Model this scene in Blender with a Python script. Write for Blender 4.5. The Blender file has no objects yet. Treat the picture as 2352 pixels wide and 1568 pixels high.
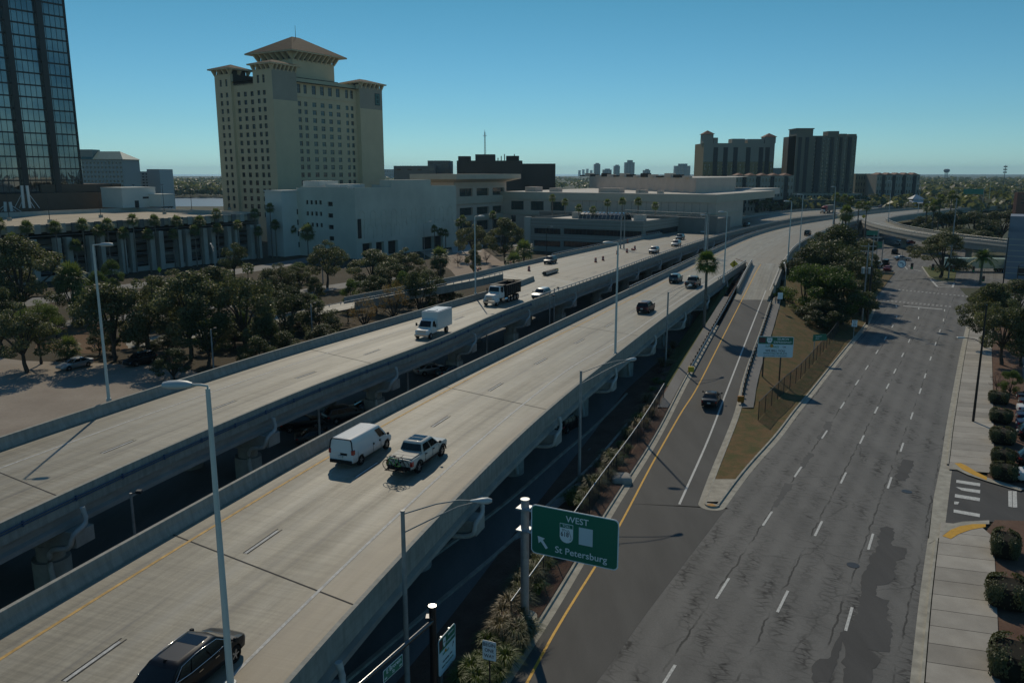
import bpy, bmesh, math, random
import numpy as np
from mathutils import Vector, Matrix
R = random.Random(7)
rad = math.radians
# ------------------------------------------------------------------ camera, world, sun, exposure
SC = bpy.context.scene
COL = SC.collection
F, CX, CY, PITCH, CAMH = 1874.0, 1176.0, 784.0, rad(11.66), 26.4
sp, cp = math.sin(PITCH), math.cos(PITCH)
cam = bpy.data.cameras.new("camera")
cam.sensor_width = 36.0
cam.lens = 36.0 * F / 2352.0
cam.clip_end = 40000
camo = bpy.data.objects.new("camera", cam)
camo.location = (0, 0, CAMH)
camo.rotation_euler = (rad(90) - PITCH, 0, 0)
COL.objects.link(camo)
SC.camera = camo
SUN_AZ, SUN_EL = rad(-8.5), rad(39)          # azimuth from +Y (positive = right), elevation
w = bpy.data.worlds.new("World")
SC.world = w
w.use_nodes = True
nt = w.node_tree
bg = nt.nodes["Background"]
sky = nt.nodes.new("ShaderNodeTexSky")
sky.sky_type = 'NISHITA'
sky.sun_disc = False
sky.sun_elevation = SUN_EL
sky.sun_rotation = SUN_AZ
sky.altitude = 0
sky.air_density = 1.0
sky.dust_density = 0.0
sky.ozone_density = 3.0
hsv = nt.nodes.new("ShaderNodeMix")
hsv.data_type = 'RGBA'
hsv.blend_type = 'MULTIPLY'
hsv.inputs[0].default_value = 1.0
tcw = nt.nodes.new("ShaderNodeTexCoord"); sxw = nt.nodes.new("ShaderNodeSeparateXYZ"); rpw = nt.nodes.new("ShaderNodeValToRGB")
nt.links.new(tcw.outputs["Generated"], sxw.inputs[0]); nt.links.new(sxw.outputs[2], rpw.inputs[0])
SKYT = [(0.0, (0.50, 0.83, 1.08)), (0.06, (0.40, 0.72, 0.88)), (0.2, (0.29, 0.665, 0.695)), (0.5, (0.46, 0.78, 0.86))]
while len(rpw.color_ramp.elements) < len(SKYT): rpw.color_ramp.elements.new(0.9)
for k_, (p_, c_) in enumerate(SKYT): rpw.color_ramp.elements[k_].position = p_; rpw.color_ramp.elements[k_].color = (*c_, 1)
nt.links.new(rpw.outputs[0], hsv.inputs[7])
nt.links.new(sky.outputs[0], hsv.inputs[6])
nt.links.new(hsv.outputs[2], bg.inputs[0])
bg.inputs[1].default_value = 0.12
sl = bpy.data.lights.new("sun", 'SUN')
sl.energy = 3.6
sl.angle = rad(0.5)
sl.color = (1.0, 0.89, 0.70)
so = bpy.data.objects.new("sun", sl)
d = Vector((math.sin(SUN_AZ) * math.cos(SUN_EL), math.cos(SUN_AZ) * math.cos(SUN_EL), math.sin(SUN_EL)))
so.rotation_euler = d.to_track_quat('Z', 'Y').to_euler()
so.location = (0, 0, 300)
COL.objects.link(so)
SC.view_settings.view_transform = 'Standard'
SC.view_settings.look = 'None'
SC.view_settings.exposure = -0.6
SC.view_settings.gamma = 1.0
SC.cycles.max_bounces = 5
SC.cycles.diffuse_bounces = 3
SC.cycles.glossy_bounces = 3
SC.cycles.transparent_max_bounces = 12
SC.cycles.use_denoising = True

# ------------------------------------------------------------------ where a sight line meets a level of the real place
def ray(x, y):
    u = (x - CX) / F; v = (y - CY) / F
    return (u, cp - v * sp, -sp - v * cp)
def G(x, y, z=0.0):
    d = ray(x, y); t = (z - CAMH) / d[2]
    return Vector((d[0] * t, d[1] * t, z))
def AT(x, y, Y):
    d = ray(x, y); t = Y / d[1]
    return Vector((d[0] * t, Y, CAMH + d[2] * t))
def proj(p):
    x, y, z = p[0], p[1], p[2] - CAMH
    Z = y * cp - z * sp; V = -(z * cp + y * sp)
    return CX + F * x / Z, CY + F * V / Z
def zat(y, Y):                                  # height of image row y at depth Y
    d = ray(CX, y); return CAMH + d[2] * Y / d[1]
def hitx(o, dr, px, z=None, lo=0.0, hi=400.0):  # length along dr from o at which image column px is met
    zz = o[2] if z is None else z
    s0 = proj((o[0], o[1], zz))[0] < px
    for _ in range(50):
        m = (lo + hi) / 2
        q = (o[0] + dr[0] * m, o[1] + dr[1] * m, zz)
        if (proj(q)[0] < px) == s0: lo = m
        else: hi = m
    return lo
GA = rad(31.5)                                  # heading of the street grid
AX = Vector((math.sin(GA), math.cos(GA), 0)); BX = Vector((-math.cos(GA), math.sin(GA), 0))
GROT = rad(90) - GA

# ------------------------------------------------------------------ materials
MATS = {}
def _mat(name):
    m = bpy.data.materials.new(name); m.use_nodes = True
    n = m.node_tree.nodes; b = n["Principled BSDF"]
    return m, m.node_tree, n, b
def mat(name, col, rough=0.6, var=0.0, scale=1.0, metal=0.0, bump=0.0, bscale=None, spec=0.5, coat=0.0, stretch=None, uv=False, detail=6, trans=0.0, alpha=1.0):
    if name in MATS: return MATS[name]
    m, t, n, b = _mat(name)
    b.inputs["Base Color"].default_value = (*col, 1)
    b.inputs["Roughness"].default_value = rough
    b.inputs["Metallic"].default_value = metal
    b.inputs["Specular IOR Level"].default_value = spec if (rough < 0.6 or spec != 0.5) else 0.22
    b.inputs["Coat Weight"].default_value = coat
    b.inputs["Coat Roughness"].default_value = 0.03
    b.inputs["Transmission Weight"].default_value = trans
    b.inputs["Alpha"].default_value = alpha
    if var > 0 or bump > 0:
        tc = n.new("ShaderNodeTexCoord"); mp = n.new("ShaderNodeMapping")
        t.links.new(tc.outputs["UV" if uv else "Object"], mp.inputs[0])
        if stretch: mp.inputs["Scale"].default_value = stretch
        nz = n.new("ShaderNodeTexNoise"); nz.inputs["Scale"].default_value = scale; nz.inputs["Detail"].default_value = detail
        nz.inputs["Roughness"].default_value = 0.62
        t.links.new(mp.outputs[0], nz.inputs[0])
    if var > 0:
        cr = n.new("ShaderNodeValToRGB")
        cr.color_ramp.elements[0].position = 0.3; cr.color_ramp.elements[1].position = 0.7
        cr.color_ramp.elements[0].color = (*[c * (1 - var) for c in col], 1)
        cr.color_ramp.elements[1].color = (*[min(1, c * (1 + var)) for c in col], 1)
        t.links.new(nz.outputs[0], cr.inputs[0]); t.links.new(cr.outputs[0], b.inputs["Base Color"])
    if bump > 0:
        nb = n.new("ShaderNodeTexNoise"); nb.inputs["Scale"].default_value = bscale or scale * 4; nb.inputs["Detail"].default_value = 4
        t.links.new(mp.outputs[0], nb.inputs[0])
        bp = n.new("ShaderNodeBump"); bp.inputs["Strength"].default_value = bump; bp.inputs["Distance"].default_value = 0.05
        t.links.new(nb.outputs[0], bp.inputs["Height"]); t.links.new(bp.outputs[0], b.inputs["Normal"])
    MATS[name] = m
    return m
class NG:                                        # small node-graph helper
    def __init__(s, name):
        s.m, s.t, s.n, s.b = _mat(name); s.tc = s.n.new("ShaderNodeTexCoord"); MATS[name] = s.m
    def new(s, k): return s.n.new(k)
    def link(s, a, b): s.t.links.new(a, b)
    def co(s, kind="Object", scale=(1, 1, 1), rot=0.0):
        mp = s.new("ShaderNodeMapping"); mp.inputs["Scale"].default_value = scale; mp.inputs["Rotation"].default_value = (0, 0, rot)
        s.link(s.tc.outputs[kind], mp.inputs[0]); return mp.outputs[0]
    def noise(s, co, scale, detail=6, rough=0.6, dist=0.0):
        z = s.new("ShaderNodeTexNoise"); z.inputs["Scale"].default_value = scale; z.inputs["Detail"].default_value = detail
        z.inputs["Roughness"].default_value = rough; z.inputs["Distortion"].default_value = dist
        s.link(co, z.inputs[0]); return z.outputs[0]
    def ramp(s, f, stops):
        c = s.new("ShaderNodeValToRGB"); e = c.color_ramp.elements
        while len(e) < len(stops): e.new(0.5)
        for k, (p, v) in enumerate(stops):
            e[k].position = p
            e[k].color = (v, v, v, 1) if isinstance(v, (int, float)) else (*v, 1)
        s.link(f, c.inputs[0]); return c.outputs[0]
    def mix(s, f, a, b, mode='MIX'):
        x = s.new("ShaderNodeMix"); x.data_type = 'RGBA'; x.blend_type = mode
        for v, i in ((f, 0), (a, 6), (b, 7)):
            if isinstance(v, (int, float)): x.inputs[i].default_value = v if i == 0 else (v, v, v, 1)
            elif isinstance(v, tuple): x.inputs[i].default_value = (*v, 1)
            else: s.link(v, x.inputs[i])
        return x.outputs[2]
    def math(s, op, a, b=0.0, c=0.0):
        x = s.new("ShaderNodeMath"); x.operation = op
        for i, v in enumerate((a, b, c)):
            if isinstance(v, (int, float)): x.inputs[i].default_value = v
            else: s.link(v, x.inputs[i])
        return x.outputs[0]
    def sep(s, co):
        x = s.new("ShaderNodeSeparateXYZ"); s.link(co, x.inputs[0]); return x.outputs
    def out(s, col, rough=0.7, bump=None, bs=0.3, bd=0.03, spec=0.2):
        s.b.inputs["Specular IOR Level"].default_value = spec
        if isinstance(col, tuple): s.b.inputs["Base Color"].default_value = (*col, 1)
        else: s.link(col, s.b.inputs["Base Color"])
        if isinstance(rough, (int, float)): s.b.inputs["Roughness"].default_value = rough
        else: s.link(rough, s.b.inputs["Roughness"])
        if bump is not None:
            bp = s.new("ShaderNodeBump"); bp.inputs["Strength"].default_value = bs; bp.inputs["Distance"].default_value = bd
            s.link(bump, bp.inputs["Height"]); s.link(bp.outputs[0], s.b.inputs["Normal"])
        return s.m

def deck_material():
    g = NG("deck concrete"); uv = g.co("UV"); u, v, _ = g.sep(uv)
    big = g.noise(g.co("UV", (0.5, 0.035, 1)), 1.0, 5)
    streak = g.noise(g.co("UV", (2.4, 0.03, 1)), 1.0, 6, 0.7)
    fine = g.noise(g.co("UV", (3, 3, 1)), 3.0, 8, 0.75)
    tine = g.noise(g.co("UV", (0.15, 5.0, 1)), 1.0, 3)
    base = g.mix(g.ramp(big, [(0.3, 0.0), (0.7, 1.0)]), (0.232, 0.207, 0.155), (0.318, 0.287, 0.218))
    base = g.mix(0.9, base, g.ramp(streak, [(0.25, 0.60), (0.5, 0.95), (0.75, 1.22)]), 'MULTIPLY')
    base = g.mix(0.5, base, g.ramp(fine, [(0.3, 0.75), (0.7, 1.2)]), 'MULTIPLY')
    base = g.mix(0.5, base, g.ramp(tine, [(0.35, 0.72), (0.65, 1.22)]), 'MULTIPLY')
    blot = g.noise(g.co('UV', (0.8, 0.5, 1)), 1.0, 7, 0.75)
    base = g.mix(0.6, base, g.ramp(blot, [(0.35, 0.78), (0.62, 1.14)]), 'MULTIPLY')
    # worn, polished wheel tracks and a dark oil line in each lane (u = metres across, lane width 3.7)
    lane = g.math('FRACT', g.math('DIVIDE', u, 1.85))
    trk = g.ramp(g.math('ABSOLUTE', g.math('SUBTRACT', lane, 0.5)), [(0.0, 1.0), (0.22, 0.35), (0.45, 0.0)])
    msk = g.math('MULTIPLY', trk, g.ramp(g.noise(g.co("UV", (0.3, 0.05, 1)), 1.0, 4), [(0.38, 0.0), (0.66, 1.0)]))
    base = g.mix(g.math('MULTIPLY', msk, 0.38), base, (0.34, 0.33, 0.30))
    oil = g.ramp(g.math('ABSOLUTE', g.math('SUBTRACT', g.math('FRACT', g.math('DIVIDE', g.math('ADD', u, 0.25), 3.7)), 0.5)), [(0.0, 1.0), (0.03, 0.6), (0.08, 0.0)])
    oil = g.math('MULTIPLY', oil, g.ramp(g.noise(g.co("UV", (1.2, 0.12, 1)), 1.0, 6, 0.7), [(0.40, 0.0), (0.60, 0.9)]))
    base = g.mix(g.math('MULTIPLY', oil, 0.8), base, (0.11, 0.105, 0.10))
    edge_ = g.math('MULTIPLY', g.ramp(g.math('DIVIDE', u, 20.0), [(0.54, 0.0), (0.63, 1.0)]), g.ramp(big, [(0.3, 0.25), (0.65, 0.75)]))
    base = g.mix(edge_, base, (0.25, 0.205, 0.145))
    spot = g.ramp(g.noise(g.co("UV", (1, 0.6, 1)), 2.2, 3), [(0.70, 0.0), (0.74, 0.6)])
    base = g.mix(spot, base, (0.15, 0.13, 0.11))
    return g.out(base, g.ramp(big, [(0.3, 0.62), (0.7, 0.5)]), fine, 0.15, 0.01, 0.25)
def barrier_material():
    g = NG("barrier concrete"); uv = g.co("UV"); u, v, _ = g.sep(uv)
    n1 = g.noise(g.co("UV", (1.2, 0.12, 1)), 1.0, 6); n2 = g.noise(g.co("UV", (0.4, 1.6, 1)), 1.5, 6, 0.7)
    base = g.mix(g.ramp(n1, [(0.3, 0.0), (0.7, 1.0)]), (0.25, 0.245, 0.212), (0.335, 0.325, 0.285))
    base = g.mix(0.55, base, g.ramp(n2, [(0.3, 0.5), (0.6, 1.12)]), 'MULTIPLY')
    return g.out(base, 0.75, n2, 0.2, 0.02)
def asphalt_old():
    g = NG("old cracked asphalt"); rot = GA + rad(-1.2)
    co = g.co("Object", (1, 1, 1), rot)         # x' across the street, y' along it
    x, y, _ = g.sep(co)
    fine = g.noise(g.co("Object"), 9.0, 10, 0.8); big = g.noise(g.co("Object", (1, 0.25, 1), rot), 0.35, 6)
    base = g.mix(g.ramp(big, [(0.3, 0.0), (0.7, 1.0)]), (0.125, 0.122, 0.114), (0.175, 0.170, 0.158))
    base = g.mix(0.6, base, g.ramp(fine, [(0.3, 0.6), (0.7, 1.35)]), 'MULTIPLY')
    wob = g.new("ShaderNodeTexNoise"); wob.inputs["Scale"].default_value = 0.9; wob.inputs["Detail"].default_value = 5
    g.link(co, wob.inputs[0])
    mx = g.new("ShaderNodeMix"); mx.data_type = 'VECTOR'; mx.inputs[0].default_value = 0.35
    g.link(co, mx.inputs[4]); g.link(wob.outputs[1], mx.inputs[5])
    def cracks(sx, sy, wd):
        mp = g.new("ShaderNodeMapping"); mp.inputs["Scale"].default_value = (sx, sy, 1); g.link(mx.outputs[1], mp.inputs[0])
        v = g.new("ShaderNodeTexVoronoi"); v.feature = 'DISTANCE_TO_EDGE'; v.inputs["Scale"].default_value = 1.0
        g.link(mp.outputs[0], v.inputs[0]); return g.ramp(v.outputs[0], [(0.0, 1.0), (wd, 0.75), (wd * 2.4, 0.0)])
    wheel = g.ramp(g.math('ABSOLUTE', g.math('SUBTRACT', g.math('FRACT', g.math('DIVIDE', g.math('ADD', x, 0.6), 1.75)), 0.5)), [(0.0, 1.0), (0.28, 0.55), (0.5, 0.0)])
    patch = g.ramp(g.noise(g.co("Object", (1, 0.10, 1), rot), 0.45, 4), [(0.38, 0.0), (0.64, 1.0)])
    c1 = g.math('MULTIPLY', cracks(1.5, 3.0, 0.045), g.math('MULTIPLY', wheel, patch))
    c2 = g.math('MULTIPLY', cracks(0.30, 0.42, 0.007), g.ramp(g.noise(g.co("Object"), 0.10, 3), [(0.45, 0.0), (0.65, 0.55)]))
    c3 = g.math('MULTIPLY', cracks(2.2, 3.4, 0.06), g.math('MULTIPLY', g.ramp(patch, [(0.7, 0.0), (1.0, 1.0)]), g.ramp(wheel, [(0.5, 0.0), (0.9, 1.0)])))
    sx_ = g.sep(mx.outputs[1])[0]
    seam = g.ramp(g.math('ABSOLUTE', g.math('SUBTRACT', g.math('FRACT', g.math('DIVIDE', sx_, 2.35)), 0.5)), [(0.0, 0.9), (0.012, 0.8), (0.022, 0.0)])
    seam = g.math('MULTIPLY', seam, g.ramp(g.noise(g.co("Object", (1, 0.08, 1), rot), 0.5, 3), [(0.42, 0.0), (0.56, 1.0)]))
    c1 = g.math('MAXIMUM', g.math('MULTIPLY', c1, 0.8), seam)
    c = g.math('MINIMUM', g.math('ADD', g.math('ADD', g.math('MULTIPLY', c1, 1.0), c2), g.math('MULTIPLY', c3, 0.6)), 1.0)
    base = g.mix(g.math('MULTIPLY', g.ramp(wheel, [(0.35, 0.0), (1.0, 1.0)]), 0.22), base, (0.07, 0.069, 0.066))
    base = g.mix(g.math('MULTIPLY', c, 0.85), base, (0.022, 0.021, 0.02))
    return g.out(base, 0.8, fine, 0.25, 0.01)
def asphalt(name, lo, hi, rough=0.8):
    g = NG(name)
    fine = g.noise(g.co("Object"), 11.0, 10, 0.8); big = g.noise(g.co("Object", (1, 0.2, 1), GA), 0.5, 6)
    base = g.mix(g.ramp(big, [(0.3, 0.0), (0.7, 1.0)]), lo, hi)
    base = g.mix(0.5, base, g.ramp(fine, [(0.3, 0.65), (0.7, 1.3)]), 'MULTIPLY')
    return g.out(base, rough, fine, 0.2, 0.01)
def ground_mix(name, a, b, c, s1=0.15, s2=3.0, st=0.5):
    g = NG(name)
    n1 = g.noise(g.co("Object"), s1, 8, 0.65); n2 = g.noise(g.co("Object"), s2, 8, 0.75)
    base = g.mix(g.ramp(n1, [(0.35, 0.0), (0.62, 1.0)]), a, b)
    base = g.mix(g.ramp(n2, [(0.5, 0.0), (0.68, 0.85)]), base, c)
    base = g.mix(0.6, base, g.ramp(n2, [(0.25, 0.55), (0.7, 1.3)]), 'MULTIPLY')
    return g.out(base, 0.95, n2, st, 0.08)
def slab_material():
    g = NG("pavement concrete")
    n1 = g.noise(g.co("Object"), 0.6, 6); n2 = g.noise(g.co("Object"), 14.0, 6, 0.7)
    at = g.new("ShaderNodeAttribute"); at.attribute_name = "tone"
    base = g.mix(g.ramp(n1, [(0.3, 0.0), (0.7, 1.0)]), (0.29, 0.265, 0.225), (0.38, 0.35, 0.30))
    base = g.mix(0.3, base, g.ramp(n2, [(0.3, 0.7), (0.7, 1.2)]), 'MULTIPLY')
    base = g.mix(1.0, base, at.outputs[0], 'MULTIPLY')
    return g.out(base, 0.8, n2, 0.1, 0.01)
def leaf_material(name, c1, c2, c3, trans=0.25):
    g = NG(name)
    at = g.new("ShaderNodeAttribute"); at.attribute_name = "tone"
    oi = g.new("ShaderNodeObjectInfo")
    f = g.math('FRACT', g.math('ADD', g.math('MULTIPLY', at.outputs[2], 0.8), g.math('MULTIPLY', oi.outputs["Random"], 0.2)))
    col = g.ramp(f, [(0.0, c1), (0.5, c2), (1.0, c3)])
    g.out(col, 0.5, spec=0.24)
    tr = g.new("ShaderNodeBsdfTranslucent"); g.link(g.mix(1.0, col, (1.7, 1.75, 1.2), 'MULTIPLY'), tr.inputs[0])
    ms = g.new("ShaderNodeMixShader"); ms.inputs[0].default_value = trans
    g.link(g.b.outputs[0], ms.inputs[1]); g.link(tr.outputs[0], ms.inputs[2])
    g.link(ms.outputs[0], g.n["Material Output"].inputs[0])
    return g.m
def chainlink():
    g = NG("chain link mesh"); uv = g.co("UV"); u, v, _ = g.sep(uv)
    def wire(a): return g.ramp(g.math('ABSOLUTE', g.math('SUBTRACT', g.math('FRACT', a), 0.5)), [(0.0, 1.0), (0.13, 1.0), (0.15, 0.0)])
    k = 9.0
    a = wire(g.math('MULTIPLY', g.math('ADD', u, v), k)); b = wire(g.math('MULTIPLY', g.math('SUBTRACT', u, v), k))
    g.out((0.03, 0.03, 0.03), 0.5)
    g.link(g.math('MAXIMUM', a, b), g.b.inputs["Alpha"])
    return g.m
DECK = deck_material(); BARR = barrier_material(); OLD = asphalt_old()
NEWASPH = asphalt("smooth ramp asphalt", (0.072, 0.070, 0.066), (0.098, 0.096, 0.090))
PATCH = asphalt("dark asphalt patch", (0.058, 0.057, 0.055), (0.085, 0.083, 0.080))
LOTASPH = asphalt("lot asphalt", (0.14, 0.134, 0.125), (0.20, 0.192, 0.18))
SLAB = slab_material()
GRASSD = ground_mix("dry grass", (0.085, 0.088, 0.030), (0.175, 0.105, 0.048), (0.070, 0.060, 0.024), 0.7, 3.2, 0.9)
GRASSG = ground_mix("green grass", (0.085, 0.105, 0.03), (0.11, 0.11, 0.04), (0.05, 0.065, 0.02), 0.25, 3.0)
MULCH = ground_mix("mulch bed", (0.12, 0.065, 0.045), (0.16, 0.10, 0.07), (0.05, 0.035, 0.025), 0.5, 5.0)
SAND = ground_mix("sandy ground", (0.34, 0.29, 0.235), (0.27, 0.225, 0.18), (0.18, 0.145, 0.11), 0.12, 2.0)
DIRT = ground_mix("leaf litter ground", (0.075, 0.055, 0.034), (0.05, 0.042, 0.024), (0.03, 0.03, 0.016), 0.1, 2.0)
FARG = ground_mix("far land", (0.06, 0.07, 0.04), (0.09, 0.085, 0.055), (0.045, 0.055, 0.03), 0.01, 0.1)
WHITE = mat("white road paint", (0.50, 0.50, 0.47), 0.7, 0.3, 6.0)
WORN = mat("worn road paint", (0.46, 0.455, 0.43), 0.7, 0.3, 5.0)
YEL = mat("yellow road paint", (0.62, 0.34, 0.035), 0.6, 0.22, 4.0)
YELW = mat("worn yellow paint", (0.50, 0.31, 0.10), 0.7, 0.3, 2.0)
BLKLINE = mat("black line", (0.03, 0.03, 0.03), 0.8)
CONC = mat("pier concrete", (0.33, 0.32, 0.285), 0.8, 0.2, 0.8, bump=0.15)
CONCD = mat("girder concrete", (0.30, 0.295, 0.27), 0.8, 0.2, 0.5, stretch=(1, 1, 3))
ALU = mat("galvanised steel", (0.42, 0.43, 0.44), 0.45, 0.15, 3.0, metal=0.7)
POLEG = mat("weathered grey pole", (0.30, 0.30, 0.29), 0.6, 0.2, 2.0, metal=0.3)
POLEW = mat("pale painted pole", (0.50, 0.53, 0.50), 0.5, 0.08, 1.0)
DARKM = mat("dark metal", (0.03, 0.03, 0.032), 0.45, metal=0.3)
BLKP = mat("black paint", (0.012, 0.012, 0.013), 0.3)
WOODP = mat("dark timber pole", (0.07, 0.055, 0.042), 0.85, 0.3, 2.0, stretch=(4, 4, 0.4))
RAILM = mat("rail steel", (0.36, 0.37, 0.37), 0.5, 0.1, 2.0, metal=0.5)
CONDUIT = mat("blue conduit", (0.035, 0.07, 0.14), 0.4)
PIPEW = mat("pale drain pipe", (0.45, 0.45, 0.42), 0.6, 0.15, 2.0)
LINK = chainlink()

# ------------------------------------------------------------------ objects
def tag(o, label=None, cat=None, group=None, kind=None):
    if label: o["label"] = label
    if cat: o["category"] = cat
    if group: o["group"] = group
    if kind: o["kind"] = kind
    return o
def thing(name, label, cat, loc=(0, 0, 0), rz=0.0, group=None):
    o = bpy.data.objects.new(name, None); o.empty_display_size = 0.2
    o.location = loc; o.rotation_euler = (0, 0, rz); COL.objects.link(o)
    return tag(o, label, cat, group)
def place(name, me, parent=None, loc=(0, 0, 0), rot=(0, 0, 0), scale=(1, 1, 1), m=None):
    o = bpy.data.objects.new(name, me)
    if parent: o.parent = parent
    o.location = loc; o.rotation_euler = rot; o.scale = scale; COL.objects.link(o)
    if m:
        o.material_slots[0].link = 'OBJECT'; o.material_slots[0].material = m
    return o
KIDS = {}
def copy_tree(o, loc=None, rz=None, scale=None, label=None, group=None, parent=None, mats=None):
    c = o.copy(); COL.objects.link(c)
    if parent: c.parent = parent
    if loc is not None: c.location = loc
    if rz is not None: c.rotation_euler = (0, 0, rz)
    if scale is not None: c.scale = scale if hasattr(scale, '__len__') else (scale,) * 3
    if label: c["label"] = label
    if group: c["group"] = group
    if mats and c.type == 'MESH' and len(c.material_slots) and c.material_slots[0].material in mats:
        mm = mats[c.material_slots[0].material]; c.material_slots[0].link = 'OBJECT'; c.material_slots[0].material = mm
    for ch in list(o.children): copy_tree(ch, parent=c, mats=mats)
    return c
class MB:
    def __init__(s): s.v = []; s.f = []; s.mi = []; s.uv = {}; s.sm = []
    def add(s, vs, fs, mi=0, smooth=False, uvs=None):
        n = len(s.v); s.v.extend([tuple(p) for p in vs])
        for k, f in enumerate(fs):
            if uvs: s.uv[len(s.f)] = uvs[k]
            s.f.append([i + n for i in f]); s.mi.append(mi); s.sm.append(smooth)
        return s
    def quad(s, a, b, c, d, mi=0, uv=None): return s.add([a, b, c, d], [(0, 1, 2, 3)], mi, uvs=[uv] if uv else None)
    def poly(s, pts, mi=0): return s.add(pts, [tuple(range(len(pts)))], mi)
    def box(s, c, sz, rz=0.0, mi=0, M=None, skip=()):
        x, y, z = sz[0] / 2, sz[1] / 2, sz[2] / 2
        vs = [Vector((a * x, b * y, e * z)) for e in (-1, 1) for a, b in ((-1, -1), (1, -1), (1, 1), (-1, 1))]
        if rz: rm = Matrix.Rotation(rz, 3, 'Z'); vs = [rm @ q for q in vs]
        if M is not None: vs = [M @ q for q in vs]
        vs = [q + Vector(c) for q in vs]
        fs = [(0, 3, 2, 1), (4, 5, 6, 7), (0, 1, 5, 4), (1, 2, 6, 5), (2, 3, 7, 6), (3, 0, 4, 7)]
        return s.add(vs, [f for k, f in enumerate(fs) if k not in skip], mi)
    def b2(s, lo, hi, mi=0, skip=()):
        return s.box([(a + b) / 2 for a, b in zip(lo, hi)], [abs(b - a) for a, b in zip(lo, hi)], mi=mi, skip=skip)
    def cyl(s, p0, p1, r0, r1=None, seg=10, mi=0, caps=True, smooth=True):
        r1 = r0 if r1 is None else r1
        p0, p1 = Vector(p0), Vector(p1); d = (p1 - p0).normalized()
        a = d.orthogonal().normalized(); b = d.cross(a)
        vs = []
        for p, r in ((p0, r0), (p1, r1)):
            for k in range(seg):
                t = 2 * math.pi * k / seg; vs.append(p + (a * math.cos(t) + b * math.sin(t)) * r)
        s.add(vs, [(k, (k + 1) % seg, seg + (k + 1) % seg, seg + k) for k in range(seg)], mi, smooth)
        if caps:
            s.add(vs[:seg], [tuple(reversed(range(seg)))], mi); s.add(vs[seg:], [tuple(range(seg))], mi)
        return s
    def tube(s, pts, r, seg=6, mi=0, closed=False):
        pts = [Vector(p) for p in pts]; n = len(pts); rs = r if hasattr(r, '__len__') else [r] * n
        up = Vector((0, 0, 1)); vs = []
        for k, p in enumerate(pts):
            if closed: d = pts[(k + 1) % n] - pts[k - 1]
            else: d = pts[min(k + 1, n - 1)] - pts[max(k - 1, 0)]
            d.normalize()
            a = d.cross(up)
            if a.length < 1e-3: a = d.cross(Vector((0, 1, 0)))
            a.normalize(); b = d.cross(a)
            for j in range(seg):
                t = 2 * math.pi * j / seg; vs.append(p + (a * math.cos(t) + b * math.sin(t)) * rs[k])
        fs = []
        for k in range(n if closed else n - 1):
            k2 = (k + 1) % n
            fs += [(k * seg + j, k * seg + (j + 1) % seg, k2 * seg + (j + 1) % seg, k2 * seg + j) for j in range(seg)]
        s.add(vs, fs, mi, True)
        if not closed:
            s.add(vs[:seg], [tuple(range(seg))], mi); s.add(vs[-seg:], [tuple(reversed(range(seg)))], mi)
        return s
    def sweep(s, path, prof, mi=0, closed=True, uvscale=1.0, up=None, caps=True):
        """prof: (offset to the right, height) points swept along a path of Vectors; UV = (metres round the profile, metres along)."""
        path = [Vector(p) for p in path]; n = len(path); m = len(prof); vs = []; L = [0.0]
        for k in range(1, n): L.append(L[-1] + (path[k] - path[k - 1]).length)
        for k, p in enumerate(path):
            d = path[min(k + 1, n - 1)] - path[max(k - 1, 0)]; d.z = 0; d.normalize()
            r = Vector((d.y, -d.x, 0))
            pr = prof(k) if callable(prof) else prof
            m = len(pr)
            vs += [p + r * a + Vector((0, 0, b)) for a, b in pr]
        pr0 = prof(0) if callable(prof) else prof
        U = [0.0]
        for k in range(1, m + 1): U.append(U[-1] + math.dist(pr0[k % m], pr0[k - 1]))
        fs, uvs = [], []
        for k in range(n - 1):
            for j in range(m if closed else m - 1):
                j2 = (j + 1) % m
                fs.append((k * m + j, (k + 1) * m + j, (k + 1) * m + j2, k * m + j2))
                uvs.append([(U[j], L[k]), (U[j], L[k + 1]), (U[j + 1], L[k + 1]), (U[j + 1], L[k])])
        s.add(vs, fs, mi, uvs=uvs)
        if closed and caps:
            s.add(vs[:m], [tuple(range(m))], mi); s.add(vs[-m:], [tuple(reversed(range(m)))], mi)
        return s
    def ribbon(s, left, right, mi=0, uv0=0.0):
        L = 0.0; n0 = len(s.v); uvs = []; fs = []
        n = len(left); ls = [0.0]
        for k in range(1, n): ls.append(ls[-1] + ((Vector(left[k]) + Vector(right[k])) / 2 - (Vector(left[k - 1]) + Vector(right[k - 1])) / 2).length)
        vs = []
        for a, b in zip(left, right): vs += [a, b]
        for k in range(n - 1):
            w0 = (Vector(right[k]) - Vector(left[k])).length; w1 = (Vector(right[k + 1]) - Vector(left[k + 1])).length
            fs.append((2 * k, 2 * k + 1, 2 * k + 3, 2 * k + 2))
            uvs.append([(uv0, ls[k]), (uv0 + w0, ls[k]), (uv0 + w1, ls[k + 1]), (uv0, ls[k + 1])])
        return s.add(vs, fs, mi, uvs=uvs)
    def mesh(s, name, mats, sharp=None):
        me = bpy.data.meshes.new(name); me.from_pydata(s.v, [], s.f)
        for m in (mats if isinstance(mats, (list, tuple)) else [mats]): me.materials.append(m)
        me.polygons.foreach_set("material_index", s.mi); me.polygons.foreach_set("use_smooth", s.sm)
        if s.uv:
            ul = me.uv_layers.new(name="UVMap"); k = 0
            data = [0.0] * (2 * len(me.loops))
            for i, p in enumerate(me.polygons):
                u = s.uv.get(i)
                if u:
                    for j, li in enumerate(p.loop_indices): data[2 * li], data[2 * li + 1] = u[j]
            ul.data.foreach_set("uv", data)
        me.update()
        if sharp is not None: me.set_sharp_from_angle(angle=rad(sharp))
        return me
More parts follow.
